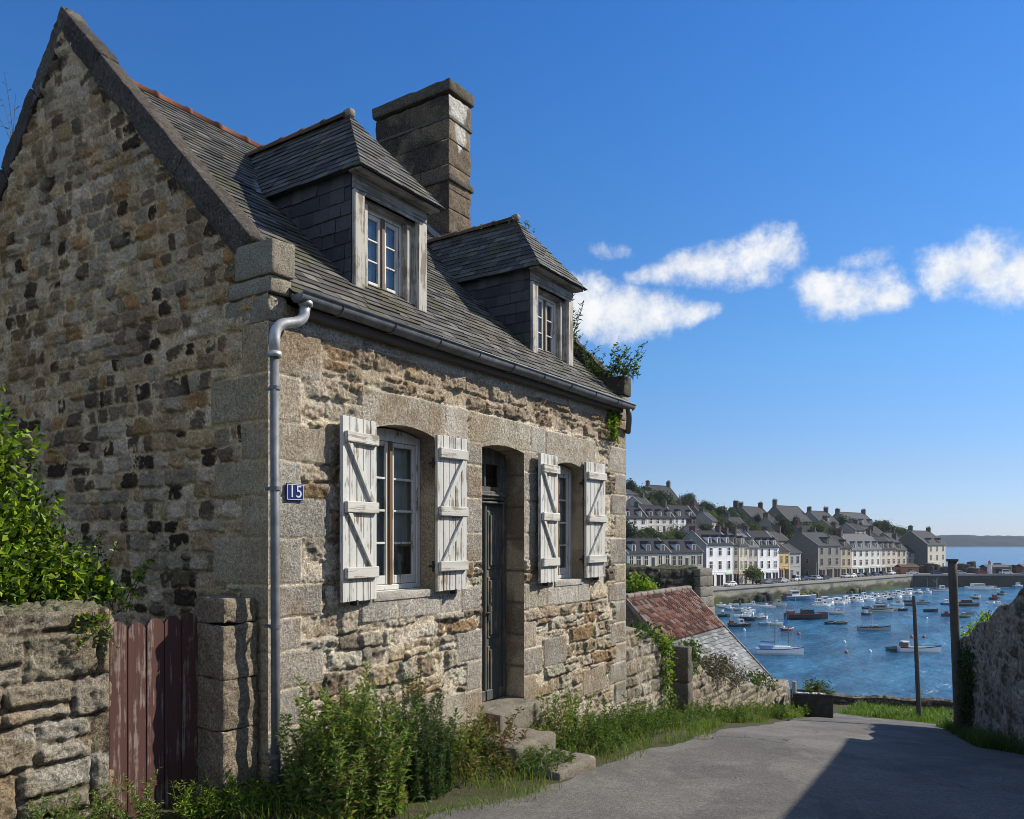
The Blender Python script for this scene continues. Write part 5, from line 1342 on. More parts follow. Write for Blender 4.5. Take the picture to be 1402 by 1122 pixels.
    for f in range(floors):
        for b in range(bays):
            cx = w*(b+.5)/bays
            if f == 0 and shop:
                mb = MB(); ww = w/bays*.66; mb.box(cx-ww/2, cx+ww/2, -.12, .0, zb, zb+fh*.78, (.018, .02, .022)); mb.box(cx-ww/2-.12, cx+ww/2+.12, -.2, 0, zb+fh*.78, zb+fh*.88, tuple(x*rg.uniform(.4, .9) for x in trim))
                mb.box(cx-.06, cx+.06, -.15, -.12, zb, zb+fh*.78, trim); mb.build('shop_window', M['attr_fine'], h); continue
            if f == 0 and b == bays//2:
                mb = MB(); mb.box(cx-.6, cx+.6, -.06, 0, zb, zb+min(2.6, fh*.85), (.05, .05, .06)); mb.box(cx-.75, cx+.75, -.10, -.003, zb+min(2.6, fh*.85), zb+min(2.6, fh*.85)+.2, trim); mb.build('door', M['attr_fine'], h); continue
            ww = min(w/bays*wfrac, 1.5); wh = min(fh*.60, 2.3)
            o_ = obj('window', win_mesh(ww, wh, tuple(round(c, 2) for c in trim)), h); o_.location = (cx, 0, zb+f*fh+fh*.20)
    for k in range(gwin):
        o_ = obj('window', win_mesh(.8, 1.3, (.3, .28, .25)), h); o_.location = (0, dep*(.3+.4*(k % 2)), zb+fh*(.3+.55*k)); o_.rotation_euler = (0, 0, -PI/2)
    for k in range(dormers):
        cx = w*(k+.5)/dormers; dw = min(1.5, w/dormers*.55); zd = ze+.25; hd = min(1.9, (zr-ze)*.55); yd = .35+(zd-ze)/sl
        dc = dcol or tuple(min(.75, c*1.05) for c in wall)
        mb = MB(); mb.box(cx-dw/2, cx+dw/2, yd-.3, yd+hd/sl, zd-.3, zd+hd, dc); mb.box(cx-dw*.3, cx+dw*.3, yd-.34, yd-.30, zd+.1, zd+hd-.25, (.02, .022, .026)); mb.box(cx-.04, cx+.04, yd-.37, yd-.34, zd+.1, zd+hd-.25, dc)
        mb.prism([(cx-dw/2-.2, zd+hd), (cx, zd+hd+.75), (cx+dw/2+.2, zd+hd), (cx, zd+hd+.6)][:3], yd-.42, yd+hd/sl+.5, 'y', tuple(c*.95 for c in roof)); mb.build('dormer', M['attr_fine'], h)
    return h
HOUSES = []
def row(label, u0, u1, ye, yr, t=0, yb=None, **kw):
    s0, s1 = s_at(u0, t), s_at(u1, t); sm = (s0+s1)/2
    zb = Q0 if yb is None else zst(yb, sm, t); ze = zst(ye, sm, t); zr = zst(yr, sm, t+kw.get('dep', 9.0)/2)
    h = town_house(label, s0, s1, t, zb, ze, zr, **kw); HOUSES.append((sm, t, (u0+u1)/2)); return h
g1 = 'houses along the quay'
row('tall white quay house nearest to the viewer with a plain grey gable', 967, 1003.5, 746, 727, shop=True, wall=WHITE, roof=RDARK, floors=3, bays=3, dormers=3, gw=(.26, .255, .25), group=g1, dep=9.5, chimh=1.4)
row('narrow brownish quay house between the tall white house and a beige one', 1003.5, 1012, 746, 729, wall=(.33, .29, .24), roof=RDARK, floors=3, bays=1, dormers=1, group=g1, chim='r', shop=True)
row('slim cream quay house left of the grey beige one', 1012, 1024, 747, 730, wall=CREAM, roof=RMID, floors=3, bays=2, dormers=1, group=g1, chim='r')
row('grey beige quay house with the green tree at its foot', 1024, 1038, 749, 730, wall=(.46, .42, .37), roof=RLIGHT, floors=3, bays=2, dormers=1, group=g1, chim='')
row('bright white quay house between the green tree and the ochre house', 1038, 1066, 749, 727, shop=True, wall=(.76, .75, .72), roof=RDARK, floors=3, bays=3, dormers=3, group=g1, chim='l', dcol=(.62, .61, .58))
row('small ochre yellow quay house right of the bright white one', 1066, 1080.5, 755, 742, wall=OCHRE, roof=RDARK, floors=2, bays=2, dormers=0, group=g1, chim='', shop=True)
row('low pale grey quay house left of the large dark stone gable', 1080.5, 1096, 757, 745, wall=(.36, .36, .35), roof=RMID, floors=2, bays=2, group=g1, chim='', t=2)
row('large dark stone quay house with a broad gable facing the viewer', 1120, 1151, 747, 729, wall=GREYST, roof=RMID, floors=3, bays=3, dormers=1, group=g1, gw=(.15, .14, .125), dep=13, gwin=3, chim='l', shop=True, trim=(.33, .31, .28), dcol=GREYST)
row('narrow beige quay house right of the dark stone house', 1151, 1166, 750, 733, wall=(.40, .34, .25), roof=RDARK, floors=3, bays=2, dormers=1, group=g1, chim='r', shop=True)
row('long white quay house with a pale grey roof and four dormers', 1166, 1206, 752, 731, wall=(.64, .62, .57), roof=RLIGHT, floors=3, bays=5, dormers=4, group=g1, chim='lr', shop=True)
row('cream quay house near the right end of the row with three dormers', 1206, 1227, 752, 735, wall=(.55, .50, .42), roof=RDARK, floors=3, bays=3, dormers=3, group=g1, chim='l', shop=True)
row('last narrow stone coloured house before the gap in the quay row', 1227, 1241, 753, 737, wall=(.45, .41, .34), roof=RMID, floors=3, bays=2, dormers=1, group=g1, chim='r', shop=True)
row('detached cream house with a dark gable at the right end of the quay', 1270, 1295, 746, 727, wall=(.58, .53, .43), roof=RMID, floors=3, bays=3, dormers=2, group=g1, gw=(.13, .125, .12), dep=14, gwin=2, chim='lr', chimh=1.8)
g2 = 'white terrace on the slope above the quay'
row('left house of the white terrace on the slope with a steep front gable', 852, 886, 709, 693, t=37, yb=730, wall=(.60, .59, .56), roof=RDARK, floors=2, bays=3, dormers=2, group=g2, dcol=(.6, .59, .56), chim='r', dep=8)
row('middle house of the white terrace on the slope', 886, 923, 709, 692, t=37, yb=729, wall=(.55, .52, .47), roof=RDARK, floors=2, bays=4, dormers=3, group=g2, dcol=(.5, .49, .46), chim='r', dep=8)
row('right house of the white terrace on the slope ending at the trees', 923, 954, 709, 692, t=37, yb=727, wall=(.70, .69, .66), roof=RDARK, floors=2, bays=4, dormers=2, group=g2, dcol=(.6, .59, .56), chim='', dep=8)
row('low beige house with a dark roof above the retaining wall', 859, 918, 757, 737, t=-6, yb=778, wall=(.48, .44, .38), roof=RDARK, floors=1, bays=6, dormers=3, dcol=(.5, .5, .5), chim='l', dep=8, wfrac=.5)
row('long low house with two pale dormers left of the tall white quay house', 918, 962, 756, 739, t=-6, yb=778, wall=(.36, .33, .29), roof=RDARK, floors=1, bays=5, dormers=2, dcol=(.55, .56, .58), chim='', dep=8, wfrac=.5)
row('big dark roofed house on the hilltop with two chimneys', 901, 931, 685, 665, t=66, yb=693, wall=(.20, .19, .17), roof=(.045, .047, .05), floors=1, bays=3, chim='lr', dep=11, gw=(.30, .27, .23))
row('little white house below the trees at the left end of the hill', 857, 875, 677, 670, t=56, yb=691, wall=(.55, .54, .5), roof=RMID, floors=1, bays=3, chim='', dep=6)
row('small beige gabled cottage left of the big hilltop house', 873, 887, 679, 671, t=62, yb=688, wall=(.5, .44, .34), roof=RMID, floors=1, bays=2, chim='l', dep=7, rz=.6)
row('small dark cottage tucked between the beige cottage and the big hilltop house', 889, 900, 683, 672, t=60, yb=692, wall=(.28, .26, .23), roof=RMID, floors=1, bays=2, chim='', dep=7, rz=-.4)
row('dark roofed house beside the trees right of the white terrace', 960, 980, 705, 692, t=44, yb=722, wall=(.22, .2, .18), roof=RDARK, floors=2, bays=3, chim='l', dep=8)
row('grey cottage half hidden by trees at the middle of the skyline', 996, 1012, 709, 699, t=50, yb=722, wall=(.25, .235, .21), roof=RDARK, floors=1, bays=2, chim='r', dep=8, rz=.3)
row('grey stone house with a tall chimney on the middle of the skyline', 1014, 1028, 709, 695, t=44, yb=725, wall=(.24, .22, .2), roof=RDARK, floors=2, bays=2, chim='m', dep=9, chimh=2.2)
row('wide dark gabled house on the skyline above the ochre house', 1032, 1060, 712, 694, t=40, yb=730, wall=(.22, .205, .18), roof=RMID, floors=2, bays=3, chim='lr', dep=12, gw=(.20, .19, .17), gwin=1)
row('steep pointed stone house on the skyline above the dark quay gable', 1080, 1112, 714, 693, t=36, yb=737, wall=(.21, .2, .18), roof=(.06, .062, .066), floors=2, bays=3, chim='l', dep=13, gw=(.17, .16, .145), gwin=1, chimh=2.0)
row('stone house with a white gable patch on the skyline above the beige quay house', 1124, 1148, 716, 700, t=33, yb=735, wall=(.26, .24, .21), roof=RMID, floors=2, bays=3, chim='lr', dep=11, gw=(.30, .29, .27), dormers=1, dcol=(.6, .6, .58))
row('broad hipped roofed house with two end chimneys at the right of the skyline', 1164, 1200, 719, 702, t=34, yb=735, wall=(.22, .21, .19), roof=(.07, .073, .078), floors=2, bays=4, dormers=3, chim='lr', dep=12, gw=(.16, .15, .14), dcol=(.55, .55, .54))
row('small pale cottage low on the slope behind the bright white quay house', 1046, 1060, 735, 727, t=22, yb=742, wall=(.48, .46, .42), roof=RMID, floors=1, bays=2, chim='r', dep=7)
row('low grey house on the slope behind the narrow beige quay house', 1152, 1168, 728, 720, t=24, yb=738, wall=(.34, .32, .28), roof=RMID, floors=1, bays=2, chim='l', dep=7)

def idw(s, t):
    c = np.array(CTRL); w_ = 1/(((s-c[:, 0])**2+(t-c[:, 1])**2)**1.5+.6); return float((w_*c[:, 2]).sum()/w_.sum())
BASE = len(CTRL)
CTRL += [(s, 105, 5.5) for s in range(-70, 125, 20)]+[(-40, 62, 16.5), (5, 70, 16.6), (112, 25, 2), (108, 16, -4)]
def fill(u0, u1, t, hw, hr, wall, roof, label, **kw):
    s0, s1 = s_at(u0, t), s_at(u1, t); zb = idw((s0+s1)/2, t)-.2
    HOUSES.append(((s0+s1)/2, t, (u0+u1)/2)); return town_house(label, s0, s1, t, zb, zb+hw, zb+hw+hr, wall, roof, **{**dict(floors=2 if hw > 4.5 else 1, bays=2, chim='l', dep=8), **kw})
fill(975, 988, 31, 5.2, 3.4, (.42, .39, .34), RMID, 'greyish two storey house high behind the tall white quay house', rz=.25)
fill(989, 1003, 21, 5.0, 3.2, (.5, .47, .41), RDARK, 'pale house squeezed behind the roof of the tall white quay house', dormers=1, chim='r')
fill(1006, 1019, 27, 5.0, 3.6, (.3, .27, .23), RMID, 'brown stone house behind the slim cream quay house', rz=-.2)
fill(1021, 1033, 19, 4.8, 3.0, (.56, .55, .52), RDARK, 'whitish cottage behind the roof of the grey beige quay house', chim='r')
fill(1062, 1077, 29, 5.2, 3.6, (.36, .33, .28), RDARK, 'stone house on the slope high above the ochre house', rz=.2, gwin=1)
fill(1064, 1080, 15, 4.6, 3.2, (.5, .46, .38), RMID, 'beige cottage directly behind the ochre quay house', chim='r')
fill(1100, 1113, 22, 4.6, 3.4, (.27, .25, .22), RDARK, 'dark cottage peeping over the large dark stone gable', rz=-.3)
fill(1126, 1139, 17, 5.0, 3.2, (.45, .42, .37), RMID, 'grey house rising behind the ridge of the dark stone quay house', dormers=1)
fill(1139, 1152, 25, 4.8, 3.4, (.33, .30, .26), RDARK, 'stone cottage between the two rightmost skyline houses', rz=.3, chim='r')
fill(1171, 1185, 19, 4.8, 3.0, (.40, .38, .34), RDARK, 'grey cottage behind the left of the long white quay house', chim='r')
fill(1188, 1203, 23, 5.0, 3.2, (.33, .31, .27), RMID, 'stone house behind the right of the long white quay house', rz=-.2)
fill(1206, 1219, 17, 4.6, 3.0, (.46, .43, .37), RDARK, 'beige cottage behind the cream quay house with three dormers', rz=.2)
fill(1222, 1236, 14, 4.4, 3.0, (.30, .28, .25), RMID, 'low stone cottage behind the last narrow quay house', chim='r')
fill(1242, 1256, 5, 4.6, 3.0, (.26, .25, .23), RDARK, 'dark low house set back in the gap of the quay row', dep=7)
fill(938, 952, 53, 4.2, 3.2, (.38, .35, .30), RDARK, 'stone cottage on the slope right below the big hilltop house', rz=-.3)
fill(878, 892, 50, 4.0, 3.0, (.52, .49, .43), RMID, 'pale cottage above the roofs of the white terrace', chim='r')
fill(958, 972, 30, 4.6, 3.0, (.46, .43, .38), RDARK, 'beige house on the slope right of the white terrace', rz=.2)

# hillside under the town
for s in np.arange(-70, 150, 14): CTRL += [(s, -3, Q0), (s, 6, Q0+.3)] if s > -2 else [(s, 4, -5.5 if s < -8 else -9)]
for s in np.arange(-70, 125, 20): CTRL += [(s, 105, 5.5), (s, 130, -2)]
CTRL += [(-40, 62, 16.5), (-20, 72, 18), (5, 70, 16.6), (22, 75, 13.5), (112, 25, 2), (108, 16, -4), (118, 20, -8), (124, 30, -11), (135, 12, -11), (135, 60, -11), (150, 30, -11.5)]
CT = np.array(CTRL)
def hill_z(s, t):
    s = np.asarray(s, float); t = np.asarray(t, float)
    w = 1/(((s[..., None]-CT[:, 0])**2+(t[..., None]-CT[:, 1])**2)**1.5+.6)
    return (w*CT[:, 2]).sum(-1)/w.sum(-1)
ss = np.linspace(-75, 150, 96); tt = np.linspace(1.0, 130, 64); S_, T_ = np.meshgrid(ss, tt, indexing='ij'); Zh = hill_z(S_, T_)
XY = np.array([[town(a, b) for b in tt] for a in ss])
mh, nt = newmat('hill_scrub'); T = NT(nt); v = T.coord(); n = T.noise(.12, 6, .7, v); n2 = T.noise(.9, 5, .7, v)
c = T.mix(T.ramp(n, .42, .58), (.028, .045, .016), (.085, .095, .035)); c = T.mix(T.math('MULTIPLY', T.ramp(n2, .5, .65), .5), c, (.15, .14, .09)); out(T, principled(T, c, .95, n2, 1.0, .6, .1))
tag(obj('hillside', raw_mesh('hillside', np.concatenate([XY, Zh[..., None]], -1).reshape(-1, 3), [(grid_faces(len(ss), len(tt)), 0)], [mh], None, True)), kind='structure')

# quay: paved top, wall down to the water, mole to the right
def qt(s): return float(np.interp(s, [-80, 0, 108, 113], [-7.6, -7.9, -11.5, -12.0]))
m_pave = m_plain('quay_paving', (.19, .18, .165), .9, .2, 0, .25, .3, .2)
V = []; F = []
sq = np.linspace(-60, 140, 40)
for i, s in enumerate(sq):
    a = town(s, qt(min(s, 113))); b = town(s, 2.0); V += [(a[0], a[1], Q0), (b[0], b[1], Q0)]
F = [(2*i, 2*i+2, 2*i+3, 2*i+1) for i in range(len(sq)-1)]
# mole: from the quay corner out towards the right
C0 = np.array((113.0, -12.0)); C1 = np.array((153.0, -42.0)); C2 = np.array((215.0, -88.0)); nrm = np.array((.62, .785))
def mole(p, off): q = p+nrm*off; return town(q[0], q[1])
mo = MB(); 
tag(obj('quay', raw_mesh('quay', np.array(V), [(np.array(F), 0)], [m_pave])), kind='structure')
mb = MB(); pts = [C0, C1, C2]
for a, b in zip(pts[:-1], pts[1:]):
    A0 = mole(a, 0); B0 = mole(b, 0); A1 = mole(a, 15); B1 = mole(b, 15)
    mb.add([(*A0, Q0+.004), (*B0, Q0+.004), (*B1, Q0+.004), (*A1, Q0+.004)], [(0, 1, 2, 3)], (.19, .18, .165))
tag(mb.build('pier', m_pave), kind='structure')
def qwall(name, p0, p1, z1, label, seed, cfun):
    d = np.array(p1)-np.array(p0); Ln = np.linalg.norm(d); a = math.atan2(d[1], d[0]); nu = int(Ln/.7); nzq = 16
    us = np.linspace(0, Ln, nu); zs = np.linspace(WZ-1, z1, nzq); U, Z = np.meshgrid(us, zs, indexing='ij')
    H = .12*(fbm(U*.5, Z*1.2, 4, seed)-.5); C = cfun(U, Z)
    P = np.stack([U, -H, Z], -1); f = grid_faces(nu, nzq)
    cop = MB(); cop.addarr(P.reshape(-1, 3), f, C.reshape(-1, 3)); cop.box(0, Ln, -.25, .8, z1-.25, z1+.35, (.30, .28, .25))
    return tag(cop.build(name, M['render'], None, False, (p0[0], p0[1], 0), a), label, 'wall')
def cq(U, Z):
    n = fbm(U*.35, Z*.9, 4, 5); wet = sstep(-12.9, -14.4, Z+2.4*(n-.5)); gr = sstep(.52, .64, fbm(U*.12, Z*.3, 3, 8))
    base = np.array((.27, .25, .20))*(.6+.8*n)[..., None]; base = base*(1-wet[..., None])+wet[..., None]*np.array((.055, .058, .035))
    return base*(1-.6*(gr*wet)[..., None])+.6*(gr*wet)[..., None]*np.array((.10, .13, .03))
def cq2(U, Z): return np.array((.055, .052, .048))*(.6+.8*fbm(U*.3, Z*.8, 4, 9))[..., None]  # pier face toned dark: its shade is put into the colour
qwall('quay_wall', town(-58, qt(-58)), town(113, -12), Q0, 'long sunlit stone quay wall below the row of houses', 3, cq)
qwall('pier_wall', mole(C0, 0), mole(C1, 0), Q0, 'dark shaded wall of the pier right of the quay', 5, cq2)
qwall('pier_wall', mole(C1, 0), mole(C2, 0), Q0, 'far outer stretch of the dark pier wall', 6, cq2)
# weed-grown rubble at the foot of the quay
for k, (s, ln, lb) in enumerate(((0, 6, 'weedy boulder heap at the left foot of the quay wall'), (11, 7, 'dark weed covered slipway rocks below the green tree'), (32, 12, 'mossy rock bank below the middle of the quay wall'), (64, 9, 'green rock bank at the foot of the quay wall below the long white house'))):
    mb = MB(); rg = np.random.default_rng(k+300)
    for q in range(26):
        a = town(s+ln*rg.random(), qt(s)-.3-2.2*rg.random()**1.5); hh = rg.uniform(.5, 2.2)*(1 if k != 1 else 1.6)
        rblock(mb, (a[0], a[1], WZ+hh*.3), (rg.uniform(1, 2.4), rg.uniform(1, 2), hh), rotz(rg.uniform(0, 3)), .6, .4, .2, np.array(((.09, .10, .03), (.05, .05, .04), (.12, .13, .04))[q % 3]) if k != 1 else np.array((.03, .03, .027)), int(rg.integers(999)), .8)
    tag(mb.build('rock_heap', M['render'], None, True), lb, 'rocks')

# ------------------------------------------------------------------ trees on the hill (each its own object, meshes shared per kind)
def tree_mesh(seed, cols, wide, tall, n):
    rg = np.random.default_rng(seed); mb = MB()
    bl = [((rg.normal(0, .25*wide), rg.normal(0, .25*wide), tall*(.42+.48*rg.random())), (wide*rg.uniform(.3, .5), wide*rg.uniform(.3, .5), tall*rg.uniform(.14, .26))) for _ in range(8)]
    clumps(mb, rg, bl, n, .42, .30, cols, .2, .3); crown = mb.build('crown', M['leaf'])
    tr = MB(); tr.tube([(0, 0, -1.5), (.05, 0, tall*.3), (.0, .05, tall*.6)], [.22, .17, .08], 7, (.06, .05, .04)); 
    for q in range(4): 
        c = bl[q][0]; tr.tube([(0, 0, tall*.35), (c[0]*.5, c[1]*.5, c[2]*.7), c], [.1, .07, .03], 5, (.06, .05, .04))
    trunk = tr.build('trunk', M['bark'])
    m1, m2 = crown.data, trunk.data; bpy.data.objects.remove(crown); bpy.data.objects.remove(trunk); return m1, m2
TK = [(tree_mesh(1, [(.028, .05, .018, 3), (.05, .075, .022, 2), (.018, .03, .012, 2)], 4.0, 6.0, 420), 'dark green round tree'),
      (tree_mesh(2, [(.07, .10, .022, 3), (.10, .13, .03, 2), (.04, .065, .018, 2)], 3.6, 4.6, 340), 'fresh green bushy tree'),
      (tree_mesh(3, [(.018, .034, .016, 3), (.03, .05, .02, 1)], 2.4, 7.5, 340), 'tall narrow dark conifer'),
      (tree_mesh(4, [(.075, .08, .03, 3), (.10, .10, .045, 2), (.045, .055, .02, 2)], 4.4, 4.0, 340), 'low olive green tree')]
def tree(kind, u, t, y, sc, label, grp='trees on the hill above the harbour', zb=None):
    s = s_at(u, t); x, yy = town(s, t); z = float(hill_z(s, t)) if zb is None else zb
    (m1, m2), _ = TK[kind]; sc = sc*1.3; o = empty('tree', (x, yy, z-.3), random.uniform(0, 6)); o.scale = (sc, sc, sc*random.uniform(.85, 1.15)); tag(o, label, 'tree', grp)
    obj('crown', m1, o); obj('trunk', m2, o)
tree(1, 1031, -3.5, 0, .95, 'bright green tree standing on the quay before the grey beige house', None, Q0)
TL = [(0, 852, 74, 1.3, 'biggest dark tree at the left end of the hilltop'), (0, 861, 72, 1.1, 'dark round tree at the left above the little white house'), (1, 868, 64, .9, 'fresh green tree between the little white house and the beige cottage'),
      (0, 881, 74, 1.0, 'dark tree behind the small beige gabled cottage'), (1, 860, 46, .8, 'green bush above the left roof of the white terrace'), (1, 893, 52, .8, 'green tree below the small dark cottage'),
      (1, 917, 54, .9, 'green bush on the bank below the big hilltop house'), (0, 940, 60, 1.0, 'dark tree right of the big hilltop house'), (0, 948, 52, 1.0, 'dark round tree behind the right end of the white terrace'),
      (0, 962, 58, 1.1, 'dark tree on the skyline just right of the white terrace'), (0, 974, 56, 1.2, 'second skyline tree right of the white terrace'), (0, 985, 52, 1.2, 'bushy dark tree left of the half hidden grey cottage'), (1, 976, 40, 1.0, 'light green tree in front of the dark roofed house'),
      (1, 990, 38, 1.0, 'light green tree below the half hidden grey cottage'), (0, 1003, 44, 1.0, 'dark tree in front of the half hidden grey cottage'), (0, 1022, 34, 1.0, 'dark tree below the house with the tall chimney'), (1, 1036, 30, .9, 'green tree above the roof of the grey beige quay house'),
      (0, 1000, 28, .9, 'dark tree behind the roof of the tall white quay house'), (3, 870, 24, 1.0, 'olive tree left in the gardens below the white terrace'), (1, 884, 22, .9, 'fresh green tree in the gardens below the white terrace'), (0, 899, 24, .9, 'dark tree in the gardens below the middle of the white terrace'),
      (1, 914, 24, 1.0, 'pale green tree in the gardens below the right of the white terrace'), (0, 929, 23, .9, 'dark garden tree behind the long low house'), (3, 1066, 34, 1.0, 'olive tree between the two gabled houses of the skyline'), (1, 1072, 24, 1.0, 'bright green tree behind the ochre quay house'),
      (1, 1082, 20, .9, 'bright green shrubby tree left of the large dark stone gable'), (3, 1112, 28, .9, 'olive tree right of the steep pointed stone house'), (1, 1120, 24, 1.0, 'light green tree behind the ridge of the dark stone house'), (1, 1132, 22, .8, 'light green tree below the house with the white gable patch'),
      (2, 1154, 36, 1.1, 'tall narrow conifer left of the broad hipped roofed house'), (0, 1160, 30, .8, 'dark tree at the left corner of the broad hipped roofed house'), (0, 1205, 34, 1.0, 'dark tree right of the broad hipped roofed house'), (0, 1214, 30, .9, 'lower dark tree sloping down behind the cream quay house'),
      (0, 1224, 26, .9, 'dark round tree behind the last narrow quay house'), (0, 1236, 24, .9, 'dark tree left of the detached cream house'), (0, 1248, 22, .8, 'small dark tree in the gap beside the detached cream house'), (3, 1180, 22, .8, 'olive tree behind the pale grey roof of the long white house'), (0, 1094, 46, .9, 'dark tree behind the steep pointed stone house'), (0, 1048, 52, 1.0, 'dark tree behind the wide dark gabled house')]
for kd, u, t, sc, lb in TL: tree(kd, u, t, 0, sc, lb)
rg = np.random.default_rng(64)
for k in range(64):
    u = rg.uniform(856, 1244); t = rg.uniform(12, 52) if u > 960 else rg.choice([rg.uniform(14, 30), rg.uniform(48, 66)]); kd = int(rg.choice([0, 0, 1, 2, 3]))
    if u > 1150: t = rg.uniform(12, 34)
    dk = kd in (0, 2); tree(kd, u, t, 0, rg.uniform(.6, 1.1), 'small dark tree in the wooded gaps between the hillside houses' if dk else 'small light green tree in the gardens between the hillside houses', 'small dark trees between the hillside houses' if dk else 'small light green trees between the hillside houses')
# far-off wooded fill between the houses reads as one mass
rg = np.random.default_rng(17); mb = MB(); 
for k in range(150):
    s = rg.uniform(-40, 112); t = rg.uniform(13, 70); z = float(hill_z(s, t)); x, y = town(s, t)
    clumps(mb, rg, [((x, y, z+.6), (rg.uniform(1.2, 2.6), rg.uniform(1.2, 2.6), rg.uniform(.9, 2.0)))], 26, .40, .30, [[(.03, .05, .018, 3), (.055, .075, .02, 1)], [(.07, .09, .025, 3), (.10, .12, .03, 1)], [(.05, .06, .025, 1)]][k % 3], .2, .3)
tag(mb.build('scrub', M['leaf']), kind='stuff')

# ------------------------------------------------------------------ cars
def loft(mb, secs, col, mi=0, close=True):
    n = len(secs[0]); vs = [p for s in secs for p in s]
    fs = [(i*n+k, i*n+(k+1) % n, (i+1)*n+(k+1) % n, (i+1)*n+k) for i in range(len(secs)-1) for k in range(n)]
    fs += [list(range(n))[::-1], [(len(secs)-1)*n+k for k in range(n)]]; mb.add(vs, fs, col, mi)
def car_parts(col, van=False):
    b = MB()
    prof = [(-2.1, .38, .80), (-2.0, .30, .92), (-1.2, .27, 1.0), (0, .27, 1.0), (1.2, .27, .95), (1.9, .30, .82), (2.1, .40, .66)]
    loft(b, [[(x, -.82, a), (x, .82, a), (x, .86, (a+c)/2), (x, .78, c), (x, -.78, c), (x, -.86, (a+c)/2)] for x, a, c in prof], col)
    hh = 1.9 if van else 1.45; xs_ = [(-2.0, .92), (-1.6, hh), (.9 if van else .3, hh), (1.5 if van else 1.1, .98)] if van else [(-1.85, .95), (-1.3, hh), (.3, hh), (1.15, .97)]
    b.add([(x, sy*(.76 if z < 1.1 else .62), z) for sy in (-1, 1) for x, z in xs_], [(0, 1, 2, 3), (7, 6, 5, 4), (1, 5, 6, 2)], col)
    g_ = MB(); a = xs_
    g_.add([(a[2][0]+.02, -.6, a[2][1]-.03), (a[3][0], -.72, 1.0), (a[3][0], .72, 1.0), (a[2][0]+.02, .6, a[2][1]-.03)], [(0, 1, 2, 3)], (.02, .022, .026)); g_.add([(a[1][0]-.02, -.6, a[1][1]-.03), (a[0][0]-.0, -.72, 1.0), (a[0][0], .72, 1.0), (a[1][0]-.02, .6, a[1][1]-.03)], [(3, 2, 1, 0)], (.02, .022, .026))
    for sy in (-1, 1): g_.add([(a[0][0]+.35, sy*.765, 1.02), (a[1][0]+.15, sy*.645, hh-.12), (a[2][0]-.1, sy*.645, hh-.12), (a[3][0]-.3, sy*.765, 1.02)], [(0, 1, 2, 3)], (.02, .022, .026))
    w_ = MB()
    w_.tube([(0, -.1, 0), (0, .1, 0)], .32, 12, (.02, .02, .02)); w_.tube([(0, -.112, 0), (0, .112, 0)], .18, 10, (.3, .3, .31))
    return b, g_, w_
PCOL = {'silver': (.42, .43, .45), 'white': (.72, .72, .70), 'dark blue': (.03, .045, .10), 'black': (.018, .018, .02), 'red': (.28, .03, .025), 'grey': (.16, .165, .17), 'white van': (.72, .72, .70)}
CARM = {}
def car(colname, x, y, z, rz, label, grp):
    o = empty('parked_car', (x, y, z), rz); tag(o, label, 'car' if 'van' not in colname else 'van', grp)
    if colname not in CARM:
        b, g_, w_ = car_parts(PCOL[colname], 'van' in colname)
        CARM[colname] = [b.build('body', M['boat'], o), g_.build('windows', M['dark_glass'], o)]+[w_.build('wheel', M['attr_fine'], o, False, (wx, wy, .32)) for wx in (-1.3, 1.3) for wy in (-.78, .78)]
    else:
        for p in CARM[colname]: q = p.copy(); COL.objects.link(q); q.parent = o
gc = 'cars parked along the quay'
CARS = [('white', 1000, 'white car parked before the tall white quay house'), ('black', 1042, 'black car parked left before the bright white quay house'), ('grey', 1050, 'grey car parked at the middle of the bright white quay house'), ('dark blue', 1058, 'dark blue car parked right before the bright white quay house'),
        ('silver', 1072, 'silver car parked before the ochre quay house'), ('white van', 1089, 'white van parked before the low pale grey quay house'), ('dark blue', 1100, 'dark blue car parked at the foot of the large dark gable'), ('grey', 1110, 'grey car parked near the corner of the dark stone house'), ('silver', 1119, 'silver car at the front corner of the dark stone house'), ('black', 1129, 'black car parked before the dark stone house front'),
        ('silver', 1157, 'silver car parked before the narrow beige quay house'), ('white', 1166, 'white car at the left end of the long white quay house'), ('grey', 1176, 'grey car before the left shop windows of the long white quay house'), ('black', 1187, 'black car before the middle of the long white quay house'), ('dark blue', 1198, 'dark blue car near the right end of the long white quay house'), ('black', 1209, 'black car before the cream quay house with three dormers'),
        ('white', 1220, 'white car right before the cream quay house with three dormers'), ('grey', 1231, 'grey car before the last narrow stone coloured house'), ('red', 1250, 'red car in the gap left of the detached cream house'), ('black', 1259, 'black car beside the red car at the gap'), ('silver', 1282, 'silver car before the detached cream house')]
for cn, u, lb in CARS:
    t = -4.2 if u < 1240 else -5.0
    if u in (1089, 1100, 1110): t = -2.6
    s = s_at(u, t); x, y = town(s, t); car(cn, x, y, Q0+.004, TANG+random.uniform(-.1, .1)+(0 if random.random() < .6 else PI), lb, gc)
gp = 'cars parked on the pier'
for k, (cn, f, off, lb) in enumerate((('white', .05, 4, 'white car first on the pier beside the tall pole'), ('dark blue', .25, 5, 'dark blue car on the pier'), ('silver', .42, 4, 'silver car on the pier left of the small beacon'), ('red', .62, 6, 'red car on the pier'), ('white van', .8, 5, 'white van on the pier'), ('grey', .95, 4, 'grey car furthest right on the pier'))):
    p = C0+(C1-C0)*f; x, y = mole(p, off); car(cn, x, y, Q0+.008, TANG-.64+random.uniform(-.15, .15), lb, gp)
